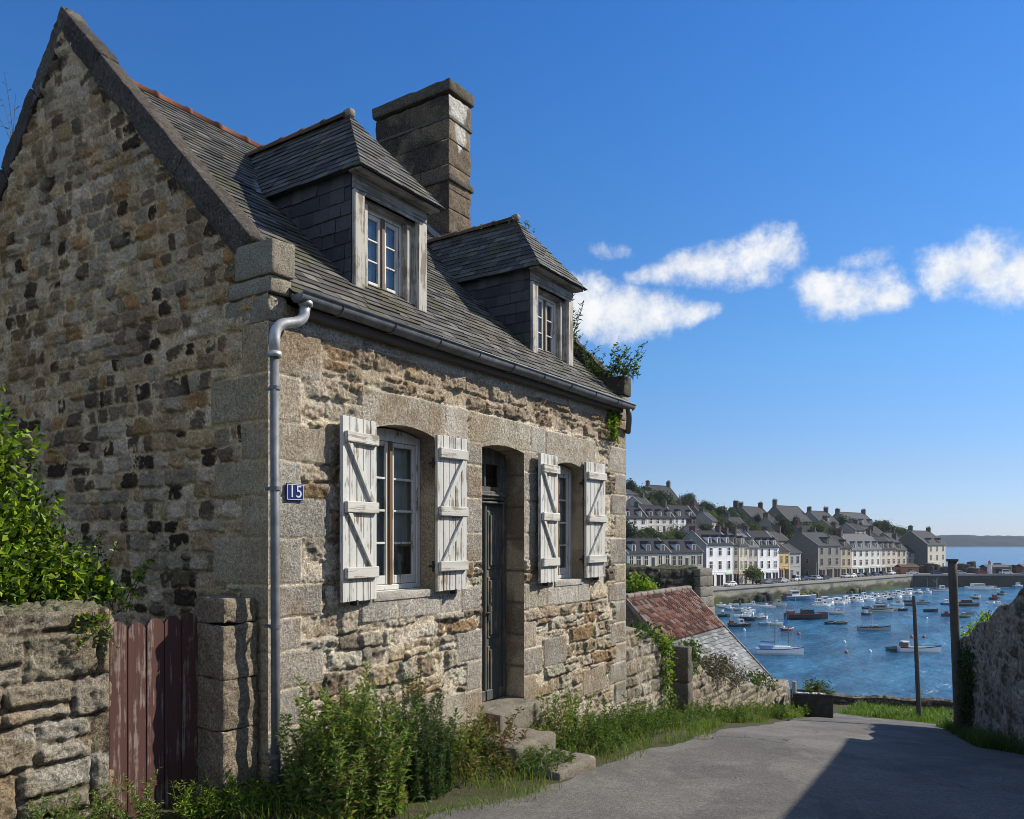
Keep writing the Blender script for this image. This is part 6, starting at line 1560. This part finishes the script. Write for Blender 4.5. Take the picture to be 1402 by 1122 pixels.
# sheds, rocks and a beacon on the pier
def pshed(p, off, w, d, h, wall, roof, label):
    x, y = mole(p, off); o = empty('harbour_shed', (x, y, Q0), TANG-.64); tag(o, label, 'shed'); mb = MB(); mb.box(0, w, 0, d, -.2, h, wall); mb.build('wall', M['attr'], o)
    mb = MB(); mb.prism([(-.3, h-.05), (d/2, h+d*.22), (d+.3, h-.05), (d+.3, h+.1), (d/2, h+d*.22+.15), (-.3, h+.1)], -.3, w+.3, 'x', roof); mb.build('roof', M['attr_fine'], o); mb = MB(); mb.box(w*.4, w*.6, -.06, 0, 0, h*.75, (.03, .03, .035)); mb.build('door', M['attr_fine'], o)
pshed(C0+(C1-C0)*.02, 9, 7, 4, 2.6, (.30, .16, .09), (.10, .07, .055), 'rusty brown harbour shed beside the detached cream house')
pshed(C0+(C1-C0)*.72, 10, 9, 4, 2.4, (.10, .095, .09), (.12, .12, .125), 'low dark harbour shed on the pier')
pshed(C0+(C1-C0)*1.02, 10, 6, 4, 2.6, (.25, .10, .08), (.16, .16, .165), 'reddish harbour shed at the far right of the pier')
mb = MB(); x, y = mole(C0+(C1-C0)*.70, 7); 
mb.tube([(0, 0, 0), (0, 0, 3.4)], [1.0, .7], 12, (.70, .70, .68)); mb.tube([(0, 0, 3.4), (0, 0, 3.6)], .95, 12, (.6, .6, .58)); mb.tube([(0, 0, 3.6), (0, 0, 4.5)], .45, 10, (.25, .27, .27)); mb.tube([(0, 0, 4.5), (0, 0, 5.2)], [.6, .05], 10, (.55, .10, .07)); mb.box(-.3, .3, -1.05, -.8, 0, 1.9, (.2, .2, .22))
tag(mb.build('beacon', M['attr_fine'], None, False, (x, y, Q0)), 'small white harbour beacon on the pier', 'beacon')
mb = MB(); rg = np.random.default_rng(88)
for k in range(90):
    p = C0+(C2-C0)*rg.uniform(.12, .9); x, y = mole(p, rg.uniform(15, 21)); hh = rg.uniform(1.5, 4.2)*(.5+.8*vnoise(np.array([k*.21]), np.array([.3]), 4)[0]); rblock(mb, (x, y, Q0+hh*.2), (rg.uniform(2, 4), rg.uniform(2, 3.5), hh+1.5), rotz(rg.uniform(0, 3)), .9, .5, .25, np.array((.055, .05, .045)), int(rg.integers(999)), .7)
tag(mb.build('breakwater', M['render'], None, True), 'dark rocky breakwater along the seaward side of the pier', 'rocks')
# lamp posts on the quay
for k, (u, lb) in enumerate(((1017, 'thin quay lamp post left of the green tree'), (1118, 'thin quay lamp post before the dark stone house'), (1213, 'thin quay lamp post before the cream house with three dormers'))):
    s = s_at(u, -6.5); x, y = town(s, -6.5); o = empty('street_lamp', (x, y, Q0), TANG); tag(o, lb, 'lamp', 'street lamps on the quay'); mb = MB(); mb.tube([(0, 0, 0), (0, 0, 5.6), (.2, 0, 5.9), (.9, 0, 6.0)], [.09, .06, .05, .04], 7, (.35, .35, .35)); mb.build('pole', M['attr_fine'], o); mb = MB(); mb.box(.8, 1.3, -.12, .12, 5.93, 6.05, (.5, .5, .5)); mb.build('lamp_head', M['attr_fine'], o)

# ------------------------------------------------------------------ water
mw, nt = newmat('sea_water'); T = NT(nt); v = T.coord()
n1 = T.noise(.55, 5, .62, T.mapping(v, (1, 1.0, 1), (0, 0, .6))); n2 = T.noise(2.6, 4, .6, v); n3 = T.noise(.06, 4, .6, T.mapping(v, (1, 2.2, 1), (0, 0, .5)))
h = T.math('ADD', T.math('MULTIPLY', n1, 1.0), T.math('MULTIPLY', n2, .3)); h = T.math('ADD', h, T.math('MULTIPLY', T.noise(.16, 4, .6, T.mapping(v, (1, 1.7, 1), (0, 0, .45))), 2.2))
c = T.mix(T.ramp(n3, .38, .62), (.012, .085, .165), (.035, .165, .28))
r = T.math('MULTIPLY_ADD', n3, .14, .10)
p = principled(T, c, r, h, .8, .7, .5); out(T, p)
me = raw_mesh('water', [(-500, -9000, WZ), (9000, -9000, WZ), (9000, 9000, WZ), (-500, 9000, WZ)], [([(0, 1, 2, 3)], 0)], [mw])
tag(obj('water', me), kind='structure')
# far shore
def shore(name, d, u0, u1, hmax, seed, col):
    n = 160; V = []; 
    for i in range(n):
        u = u0+(u1-u0)*i/(n-1); hh = hmax*(.80+.25*fbm(np.array([i*.06]), np.array([0.]), 4, seed)[0])*min(1, i/8, (n-1-i)/8)
        hh += hmax*.12*fbm(np.array([i*.8]), np.array([3.]), 3, seed)[0]
        for dd, z in ((-40, WZ-.5), (0, WZ+hh*.35), (60, WZ+hh*.8), (140, WZ+hh), (420, WZ+hh*.5)): x, y = at(u, d+dd); V.append((x, y, z))
    m = m_plain(name+'_woods', col, .95, .1, 0, .5, .02, .3)
    tag(obj(name, raw_mesh(name, V, [(grid_faces(n, 5)[:, ::-1], 0)], [m], None, True)), kind='structure')
shore('headland', 1700, 1150, 1800, 24, 5, (.012, .03, .042))

# ------------------------------------------------------------------ boats
def hull_secs(Ln, bm, fb, sheer=.35, n=9):
    S = []
    for i in range(n):
        t = i/(n-1); x = -Ln/2+Ln*t
        w = bm/2*(1-max(0, (t-.45)/.55)**2.2)*(.82+.18*min(1, t/.3)); w = max(w, .03); z = fb*(1+sheer*max(0, (t-.3)/.7)**2+.06*(1-t))
        S.append((x+(.12*Ln*.5*(t**6)), w, z))
    return S
def boat_meshes(Ln, bm, fb, hc, dc, cabin=None, ccol=WHITE, open_=False, stripe=None):
    S = hull_secs(Ln, bm, fb); parts = []
    mb = MB(); secs = []
    for x, w, z in S: secs.append([(x, -w, z), (x, -w*.92, z*.35), (x, -w*.6, -.25), (x, 0, -.4), (x, w*.6, -.25), (x, w*.92, z*.35), (x, w, z)])
    n = 7; vs = [p for s in secs for p in s]; fs = [(i*n+k, i*n+k+1, (i+1)*n+k+1, (i+1)*n+k) for i in range(len(secs)-1) for k in range(n-1)]
    mb.add(vs, fs+[list(range(n))[::-1]], hc)
    for sy in (-1, 1):
        for (x0, w0, z0), (x1, w1, z1) in zip(S[:-1], S[1:]):
            mb.add([(x0, sy*(w0+.03), z0-.10), (x1, sy*(w1+.03), z1-.10), (x1, sy*(w1+.03), z1+.05), (x0, sy*(w0+.03), z0+.05)], [(0, 1, 2, 3)], stripe or dc)
    parts.append(('hull', mb))
    mb = MB(); dz = -.12 if not open_ else -fb*.55
    for (x0, w0, z0), (x1, w1, z1) in zip(S[:-1], S[1:]): mb.add([(x0, -w0*.95, z0+dz), (x1, -w1*.95, z1+dz), (x1, w1*.95, z1+dz), (x0, w0*.95, z0+dz)], [(0, 1, 2, 3)], dc if not open_ else tuple(c*.6 for c in dc))
    if open_:
        for q in (-.25, .1): mb.box(Ln*q-.12, Ln*q+.12, -bm*.42, bm*.42, fb*.7, fb*.78, dc)
    parts.append(('deck', mb))
    if cabin:
        x0, x1, hh = cabin; mb = MB(); w = bm*.33; z0 = fb*.95
        mb.add([(x0*Ln, -w, z0), (x1*Ln, -w*.9, z0), (x1*Ln, w*.9, z0), (x0*Ln, w, z0), (x0*Ln+.1, -w*.9, z0+hh), (x1*Ln-.35, -w*.78, z0+hh), (x1*Ln-.35, w*.78, z0+hh), (x0*Ln+.1, w*.9, z0+hh)], [(0, 1, 5, 4), (1, 2, 6, 5), (2, 3, 7, 6), (3, 0, 4, 7), (4, 5, 6, 7)], ccol)
        mb.box(x0*Ln-.05, x1*Ln-.2, -w*.95, w*.95, z0+hh, z0+hh+.07, tuple(min(.85, c*1.1) for c in ccol)); parts.append(('cabin', mb))
        mb = MB()
        for sy in (-1, 1): mb.add([(x0*Ln+.3, sy*(w*.96+.02), z0+hh*.5), (x1*Ln-.4, sy*(w*.87+.02), z0+hh*.5), (x1*Ln-.5, sy*(w*.82+.02), z0+hh*.85), (x0*Ln+.35, sy*(w*.93+.02), z0+hh*.85)], [(0, 1, 2, 3)], (.02, .025, .03))
        mb.add([(x1*Ln-.12, -w*.7, z0+hh*.45), (x1*Ln-.12, w*.7, z0+hh*.45), (x1*Ln-.30, w*.65, z0+hh*.9), (x1*Ln-.30, -w*.65, z0+hh*.9)], [(0, 1, 2, 3)], (.02, .025, .03)); parts.append(('window', mb))
    return parts
BW = (.84, .84, .82); BB = (.03, .08, .22); BD = (.03, .032, .036); BR = (.26, .05, .04); BG = (.04, .12, .08); BBr = (.12, .06, .035); BCr = (.58, .52, .40); BGy = (.30, .31, .32); BLB = (.12, .30, .48)
gb = 'boats moored in the harbour'
def boat(u, y, Lpx, hc, dc, label, cabin=None, ccol=WHITE, masts=(), open_=False, ang=None, stripe=None, tilt=0, extra=None, fbk=1.0, name='boat'):
    d = (1.98-WZ)*FPX/(y-737.0); Ln = max(2.4, Lpx*d/FPX*1.12); x, yy = at(u, d)
    a = ang if ang is not None else 0.0
    o = empty(name, (x, yy, WZ), math.atan2(RT[1], RT[0])+a); tag(o, label, 'boat', gb)
    bm = max(1.2, Ln*.30); fb = max(.5, Ln*.125)*fbk
    for nm, mb in boat_meshes(Ln, bm, fb, hc, dc, cabin, ccol, open_, stripe): mb.build(nm, M['boat'] if nm != 'window' else M['dark_glass'], o)
    for (mx, mh, boom) in masts:
        mb = MB(); mb.tube([(mx*Ln, 0, fb*.6), (mx*Ln, 0, mh)], [.07, .045], 6, (.22, .20, .17) if mh > 3 else (.4, .4, .4)); mb.build('mast', M['boat'], o)
        if boom: mb = MB(); mb.tube([(mx*Ln, 0, fb+1.0), (mx*Ln-boom, 0, fb+1.1)], .09, 6, (.08, .12, .25)); mb.build('boom', M['boat'], o)
    if extra: extra(o, Ln, bm, fb)
    return o
def rig(o, Ln, bm, fb):
    mb = MB()
    for a, b in (((Ln*.5, 0, fb*1.3), (-.08*Ln, 0, 7.3)), ((-Ln*.45, 0, fb), (-.08*Ln, 0, 7.3)), ((0, bm*.45, fb), (-.08*Ln, 0, 6.5)), ((0, -bm*.45, fb), (-.08*Ln, 0, 6.5))): mb.tube([a, b], .014, 4, (.3, .3, .3))
    mb.build('rigging', M['boat'], o)
    mb = MB(); mb.box(-.42*Ln, -.15*Ln, -bm*.3, bm*.3, fb*1.0, fb+.55, (.16, .28, .45)); mb.box(-.1*Ln, .26*Ln, -bm*.26, bm*.26, fb*.95, fb+.42, BW); mb.build('cockpit_cover', M['boat'], o)
    mb = MB()
    for t in np.linspace(-.4, .5, 9):
        for sy in (-1, 1): mb.tube([(t*Ln, sy*bm*.42*(1-max(0, t)*1.4), fb), (t*Ln, sy*bm*.42*(1-max(0, t)*1.4), fb+.6)], .015, 4, (.5, .5, .5))
    mb.build('stanchions', M['boat'], o)
def sail(o, Ln, bm, fb): mb = MB(); mb.prism([(-.05*Ln, fb+.5), (-.4*Ln, fb+.6), (-.05*Ln, fb+2.9)], -.02, .02, 'y', (.05, .22, .50)); mb.build('sail', M['boat'], o)
def gear(o, Ln, bm, fb):
    mb = MB(); mb.tube([(-.25*Ln, 0, fb), (-.25*Ln, 0, fb+3.6)], .05, 5, (.5, .5, .48)); mb.tube([(-.25*Ln, 0, fb+2.0), (-.45*Ln, 0, fb+3.2)], .04, 5, (.5, .5, .48)); mb.box(-.45*Ln, -.3*Ln, -bm*.35, bm*.35, fb, fb+.7, (.25, .09, .06)); mb.build('gear', M['boat'], o)
boat(1066, 896, 53, BW, BW, 'white two masted yacht with blue covers moored nearest to the shed roof', None, masts=((-.08, 7.4, 2.2), (.22, 4.6, 0)), extra=rig, stripe=(.12, .16, .30), ang=-.12, name='sailing_yacht')
boat(1258, 893, 47, BW, BCr, 'white fishing boat behind the slim dark post', (-.42, -.22, .9), BW, ang=-.1, stripe=BD, extra=lambda o, L_, b_, f_: gear(o, L_, b_, f_))
boat(1224, 891, 17, BG, BGy, 'small green dinghy beside the white fishing boat', open_=True, ang=.2)
boat(1196, 864, 37, BGy, BGy, 'long low grey boat with dark hull left of the slim dark post', (-.1, .2, .35), BGy, stripe=BD, masts=((-.05, 3.0, 0),), ang=-.05)
boat(1012, 858, 27, BD, BBr, 'dark hulled fishing boat with white cabin near the shed roof', (-.05, .25, .9), BW, stripe=BGy, ang=.1, extra=gear)
boat(1103, 848, 50, BD, BGy, 'long dark work boat with a red stripe', (-.1, .2, 1.0), BD, stripe=BR, ang=.03, extra=gear)
boat(1078, 864, 15, BR, BW, 'small red boat with a blue sail', masts=((.05, 3.2, 0),), extra=sail, ang=.2)
boat(1047, 856, 14, BGy, BW, 'small grey sailing boat with a bare mast', masts=((.1, 3.6, .8),), ang=.1)
boat(1063, 857, 11, BCr, BW, 'tiny cream boat left of the blue sail', (-.1, .2, .6), BW, ang=-.1)
boat(1146, 842, 18, BGy, BCr, 'grey motorboat left of the middle of the harbour', (-.1, .25, .8), BW, ang=.1)
boat(1137, 855, 9, BD, BGy, 'first of two low dark dinghies below the grey motorboat', open_=True, ang=.4)
boat(1151, 855, 11, BBr, BCr, 'brown rowing boat below the grey motorboat', open_=True, ang=-.2)
boat(1206, 838, 27, BCr, BGy, 'cream cabin cruiser in the middle of the harbour', (-.3, .25, 1.0), BGy, ang=0, stripe=BD)
boat(1187, 834, 11, BD, BGy, 'dark dinghy left of the cream cabin cruiser', open_=True, ang=.2)
boat(1229, 829, 15, BW, BW, 'white speedboat above the slim dark post on its left', (-.1, .2, .6), BGy, ang=.1)
boat(1231, 836, 8, BCr, BW, 'tiny pale tender below the white speedboat', open_=True, ang=.3)
boat(1263, 828, 17, BGy, BW, 'grey cabin boat right of the slim dark post', (-.2, .15, .9), BGy, ang=0, stripe=BD)
boat(1274, 838, 16, BD, BD, 'low black boat between the two posts', open_=True, ang=-.05)
boat(1296, 828, 14, BB, BW, 'blue and white boat just left of the tall wooden pole', (-.2, .2, .8), BW, ang=.2)
boat(1297, 844, 11, BR, BBr, 'reddish boat below the blue and white boat near the tall pole', (-.2, .1, .6), BBr, ang=0)
boat(1324, 830, 25, BBr, BD, 'dark brown boat right of the tall wooden pole', (-.25, .25, .9), BD, ang=-.15, stripe=BGy)
boat(1319, 846, 18, BG, BGy, 'dark green boat below the brown one right of the tall pole', (-.1, .2, .6), BGy, ang=.15)
boat(1336, 819, 15, BGy, BW, 'pale grey boat behind the brown one right of the tall pole', (-.1, .2, .6), BGy, ang=.35)
boat(1362, 821, 14, BD, BR, 'black and red boat near the top of the right hand wall', (-.2, .2, .9), BR, ang=.2)
boat(1372, 815, 12, BBr, BGy, 'small brown boat behind the black and red one', (-.1, .2, .7), BBr, ang=.3)
boat(1341, 808, 32, BW, BW, 'long white cabin cruiser moored under the pier wall', (-.3, .2, 1.0), BW, ang=-.05, stripe=BG)
boat(1362, 808, 13, BCr, BW, 'cream boat right of the long white cruiser under the pier', (-.2, .2, .8), BCr, ang=.1)
boat(1394, 804, 14, BLB, BW, 'light blue boat furthest right under the pier', (-.2, .2, 1.0), BW, ang=.3)
boat(1289, 810, 21, BW, BW, 'white fishing boat with a mast at the corner of quay and pier', (-.1, .2, 1.2), BW, masts=((-.2, 5.5, 0),), ang=-.2, stripe=BR, extra=gear)
boat(1270, 812, 12, BW, BLB, 'white and light blue boat at the quay corner', (-.1, .2, .9), BW, masts=((0, 5.0, 0),), ang=.4)
boat(1259, 813, 11, BGy, BW, 'grey boat moored at the quay left of the corner', (-.2, .2, .9), BW, ang=.5)
boat(1246, 813, 19, BW, BW, 'white motor cruiser at the quay below the gap in the houses', (-.3, .2, 1.1), BW, ang=.15)
boat(1230, 815, 19, BGy, BW, 'pale grey boat at the quay below the last narrow house', (-.2, .2, .8), BW, ang=.1, stripe=BD)
boat(1213, 817, 16, BGy, BCr, 'grey and cream boat at the quay below the cream house', (-.1, .25, .9), BCr, ang=.1)
boat(1194, 818, 14, BLB, BW, 'pale blue boat at the quay below the long white house', (-.1, .2, 1.0), BW, ang=.5)
boat(1183, 819, 15, BW, BW, 'white boat at the quay below the middle of the long white house', (-.2, .2, 1.1), BW, ang=.4)
boat(1172, 822, 19, BW, BW, 'white cruiser at the quay below the left of the long white house', (-.25, .2, 1.1), BW, ang=.3, stripe=BB)
boat(1159, 823, 16, BGy, BW, 'grey hulled boat at the quay below the narrow beige house', (-.2, .2, 1.0), BW, ang=.35)
boat(1148, 827, 22, BW, BW, 'large white motorboat in front of the quay row', (-.3, .2, 1.1), BW, ang=.15)
boat(1130, 825, 20, (.40, .22, .22), BW, 'white and dull red boat right of the big blue trawler', (-.25, .2, 1.0), BW, ang=.2)
boat(1094, 822, 43, (.12, .17, .30), BW, 'big blue and white trawler moored at the quay', (-.32, -.02, 1.7), BW, masts=((-.02, 6.5, 2.0), (.3, 4.5, 0)), ang=.28, stripe=BW, fbk=.95, extra=gear, name='trawler')
boat(1064, 830, 21, BCr, BCr, 'cream fishing boat with cabin below the slipway rocks', (-.05, .25, 1.0), BCr, ang=.05, extra=gear)
boat(1037, 831, 20, BW, BGy, 'long white boat left of the cream fishing boat', (-.35, -.1, .9), BW, ang=-.1)
boat(1023, 840, 15, BW, BW, 'bright white motorboat among the small boats at the left', (-.1, .25, .7), BW, ang=-.2)
boat(1014, 833, 13, BW, BGy, 'white open boat at the left below the quay', open_=True, ang=-.2)
boat(1003, 831, 11, BGy, BW, 'grey tender next to the white open boat', open_=True, ang=-.3)
boat(987, 831, 10, BW, BW, 'white tender furthest left at the foot of the quay', (-.1, .2, .5), BW, ang=.1)
boat(991, 845, 14, BD, BG, 'dark green boat furthest left near the shed roof', (-.2, .1, .6), BGy, ang=.1)
boat(984, 838, 10, BCr, BGy, 'pale rowing boat half hidden by the shed roof', open_=True, ang=.2)
boat(1021, 849, 7, BD, BD, 'left one of two tiny black dinghies above the dark fishing boat', open_=True, ang=.1)
boat(1029, 850, 7, BD, BD, 'right one of two tiny black dinghies above the dark fishing boat', open_=True, ang=.2)
rg = np.random.default_rng(5)
for k in range(24):         # crowded row along the quay
    u = 1118+k*5.6+rg.uniform(-2, 2); y = np.interp(u, [1118, 1180, 1250], [829, 823, 815.5])+rg.uniform(-1.2, 2.6)
    hc = [BW, BW, BGy, BLB, BCr][int(rg.integers(5))]
    boat(u, y, rg.uniform(11, 17), BW, BW, 'small white motorboat in the crowded row along the foot of the quay', (-.25, .2, rg.uniform(.7, 1.2)), BW, ang=rg.uniform(-.2, .9), stripe=hc, masts=((-.1, rg.uniform(3, 5.5), 0),) if k % 4 == 0 else ())
for k in range(16):
    u = 985+rg.uniform(0, 75); y = 829+rg.uniform(0, 20)
    boat(u, y, rg.uniform(8, 14), BW if k % 3 else BGy, BW, 'small pale dinghy scattered among the boats at the left of the harbour', (-.1, .2, .6) if k % 2 else None, BW, ang=rg.uniform(-.5, .5), open_=k % 2 == 0)
for k in range(16):
    u = 1165+rg.uniform(0, 215); y = 820+rg.uniform(0, 26)
    boat(u, y, rg.uniform(9, 15), [BD, BGy, BW, BBr][k % 4], BGy, 'small open boat moored loosely in the right half of the harbour', (-.2, .1, .6) if k % 3 == 0 else None, BW, ang=rg.uniform(-.4, .4), open_=k % 3 != 0)
for k in range(9):
    u = 1000+rg.uniform(0, 280); y = 838+rg.uniform(0, 70); d = (1.98-WZ)*FPX/(y-737.0); x, yy = at(u, d); mb = MB()
    mb.tube([(0, 0, -.2), (0, 0, .05), (0, 0, .3), (0, 0, .42)], [.22, .3, .24, .08], 9, (.45, .13, .06) if k % 2 else (.7, .7, .68)); tag(mb.build('mooring_buoy', M['boat'], None, True, (x, yy, WZ)), 'orange mooring buoy floating among the boats' if k % 2 else 'white mooring buoy floating among the boats', 'buoy', 'orange mooring buoys' if k % 2 else 'white mooring buoys')
# ================================================================== SKY, SUN, AIR, CAMERA
SUN_EL = math.radians(37.0); SUN_DIR = np.array((.76, -.65)); SUN_DIR = SUN_DIR/np.linalg.norm(SUN_DIR)
w = bpy.data.worlds.new("World"); SC.world = w; w.use_nodes = True; nt = w.node_tree; nt.nodes.clear(); T = NT(nt)
sky = T.n('ShaderNodeTexSky', sky_type='NISHITA'); sky.sun_disc = False; sky.sun_elevation = SUN_EL; sky.sun_rotation = math.atan2(SUN_DIR[0], SUN_DIR[1])
sky.altitude = 0; sky.air_density = 1.0; sky.dust_density = .05; sky.ozone_density = 4.0
bg = T.n('ShaderNodeBackground'); bg.inputs[1].default_value = .088
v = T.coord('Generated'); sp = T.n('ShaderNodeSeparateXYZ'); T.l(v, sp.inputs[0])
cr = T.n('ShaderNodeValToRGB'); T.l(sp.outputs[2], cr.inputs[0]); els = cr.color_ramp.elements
for i, (p_, c_) in enumerate(((.0, (.44, .53, .83)), (.03, (.46, .55, .83)), (.08, (.50, .57, .76)), (.215, (.47, .71, .90)), (.44, (.35, .72, 1.05)), (.56, (.30, .69, 1.10)), (.80, (.5, .8, 1.05)))):  # last stop, above the frame, tinted more neutral to whiten the ambient fill
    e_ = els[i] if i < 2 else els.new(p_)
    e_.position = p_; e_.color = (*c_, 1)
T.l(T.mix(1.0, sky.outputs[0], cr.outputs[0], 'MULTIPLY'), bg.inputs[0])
az = T.math('ARCTAN2', sp.outputs[1], sp.outputs[0]); el = T.math('ARCSINE', sp.outputs[2])
def dirof(u, y):
    k = (u-701)/FPX; th = math.atan(k); a = math.atan2(FW[1], FW[0])-th
    return a, math.atan((737.0-y)/FPX*math.cos(th))
BL = [(905, 374, 50, 14, 1), (960, 366, 60, 24, 1), (1020, 360, 66, 32, 1), (1065, 348, 42, 26, 1), (1130, 390, 44, 24, 1), (1175, 403, 62, 28, 1), (1215, 408, 34, 18, 1),
      (1295, 374, 42, 30, 1), (1340, 364, 60, 38, 1), (1400, 374, 75, 40, 1), (1500, 365, 80, 45, 1), (805, 420, 44, 34, 1), (850, 430, 52, 38, 1), (900, 430, 50, 24, 1), (950, 432, 42, 12, .9), (780, 428, 46, 38, 1),
      (832, 341, 34, 12, .15), (1192, 352, 50, 18, .15)]
wn = T.n('ShaderNodeTexNoise'); wn.inputs['Scale'].default_value = 9; wn.inputs['Detail'].default_value = 3; T.l(v, wn.inputs['Vector'])
sepw = T.n('ShaderNodeSeparateColor'); T.l(wn.outputs['Color'], sepw.inputs[0])
azw = T.math('ADD', az, T.math('MULTIPLY', T.math('SUBTRACT', sepw.outputs[0], .5), .05)); elw = T.math('ADD', el, T.math('MULTIPLY', T.math('SUBTRACT', sepw.outputs[1], .5), .04))
dens = None
for (u, y, rx_, ry_, k) in BL:
    a, e = dirof(u, y); c = math.cos(math.atan((u-701)/FPX)); ra = 1.12*rx_/FPX*c*c; re = 1.15*ry_/FPX*c
    dx = T.math('MULTIPLY', T.math('SUBTRACT', azw, a), 1/ra); dy = T.math('MULTIPLY', T.math('SUBTRACT', elw, e), 1/re)
    r2 = T.math('ADD', T.math('MULTIPLY', dx, dx), T.math('MULTIPLY', dy, dy)); q = T.math('SUBTRACT', k, r2)
    dens = q if dens is None else T.math('SMOOTH_MAX', dens, q, .25)
nz = T.noise(28, 10, .68, v); nz2 = T.noise(8, 4, .5, v)
tot = T.math('ADD', dens, T.math('MULTIPLY', T.math('SUBTRACT', nz, .5), 3.1)); tot = T.math('ADD', tot, T.math('MULTIPLY', T.math('SUBTRACT', nz2, .5), .8))
mask = T.ramp(tot, -.45, 1.15)
# unseen broken cloud added behind the camera to whiten and lift fill light
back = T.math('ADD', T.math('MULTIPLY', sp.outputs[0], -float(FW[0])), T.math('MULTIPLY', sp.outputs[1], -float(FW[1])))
fill_cloud = T.math('MULTIPLY', T.ramp(back, .05, .45), T.ramp(T.noise(3.2, 7, .6, T.mapping(v, (1, 1, 1.7))), .42, .54)); fill_cloud = T.math('MULTIPLY', fill_cloud, T.ramp(sp.outputs[2], .0, .10))
mask = T.math('MAXIMUM', mask, fill_cloud)
fine = T.noise(13, 6, .55, T.mapping(v, (1, 1, 1.6), (0, 0, 0), (.0, .0, .012)))
shade = T.math('MULTIPLY_ADD', T.ramp(T.math('MULTIPLY_ADD', fine, 1.3, T.math('MULTIPLY', tot, .16)), .55, 1.0), .55, .45, clamp=True)
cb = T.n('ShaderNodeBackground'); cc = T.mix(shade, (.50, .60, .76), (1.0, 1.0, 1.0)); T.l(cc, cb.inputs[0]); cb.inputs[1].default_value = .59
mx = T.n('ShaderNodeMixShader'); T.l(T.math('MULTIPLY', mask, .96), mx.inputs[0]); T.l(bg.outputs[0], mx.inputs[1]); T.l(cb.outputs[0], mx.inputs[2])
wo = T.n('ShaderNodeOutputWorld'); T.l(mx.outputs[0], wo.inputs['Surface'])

sun = bpy.data.lights.new('sun', 'SUN'); sun.energy = 3.6; sun.angle = math.radians(.5); sun.color = (1.0, .92, .79)
so = bpy.data.objects.new('sun', sun); COL.objects.link(so)
dv = Vector((SUN_DIR[0]*math.cos(SUN_EL), SUN_DIR[1]*math.cos(SUN_EL), math.sin(SUN_EL)))
so.rotation_euler = dv.to_track_quat('Z', 'Y').to_euler(); so.location = (10, -20, 30)

# air
if HAZE:
    mz, nt = newmat('sea_haze'); T = NT(nt); pv = T.n('ShaderNodeVolumePrincipled'); pv.inputs['Color'].default_value = (.80, .88, 1.0, 1); pv.inputs['Density'].default_value = .00009; pv.inputs['Anisotropy'].default_value = .2
    o_ = T.n('ShaderNodeOutputMaterial'); T.l(pv.outputs[0], o_.inputs['Volume'])
    mb = MB(); mb.box(-80, 2600, -2400, 1500, -26, 34); hz = mb.build('haze', mz); tag(hz, kind='stuff')

cam = bpy.data.cameras.new('camera'); cam.sensor_width = 36; cam.sensor_fit = 'HORIZONTAL'; cam.lens = 36*1080/1402.0
cam.shift_x = 0.0; cam.shift_y = (737-561)/1402.0; cam.clip_start = .05; cam.clip_end = 20000
co = bpy.data.objects.new('camera', cam); COL.objects.link(co); co.location = tuple(EYE)
co.rotation_euler = (PI/2, 0, math.atan2(FW[1], FW[0])-PI/2); SC.camera = co
SC.render.resolution_x = 1024; SC.render.resolution_y = 819
SC.view_settings.view_transform = 'Standard'; SC.view_settings.look = 'None'; SC.view_settings.exposure = 0.76; SC.view_settings.gamma = 1.0
SC.render.engine = 'CYCLES'; SC.cycles.filter_width = 0.9
SC.cycles.max_bounces = 6; SC.cycles.diffuse_bounces = 3; SC.cycles.glossy_bounces = 3; SC.cycles.transmission_bounces = 4; SC.cycles.transparent_max_bounces = 12; SC.cycles.volume_bounces = 0
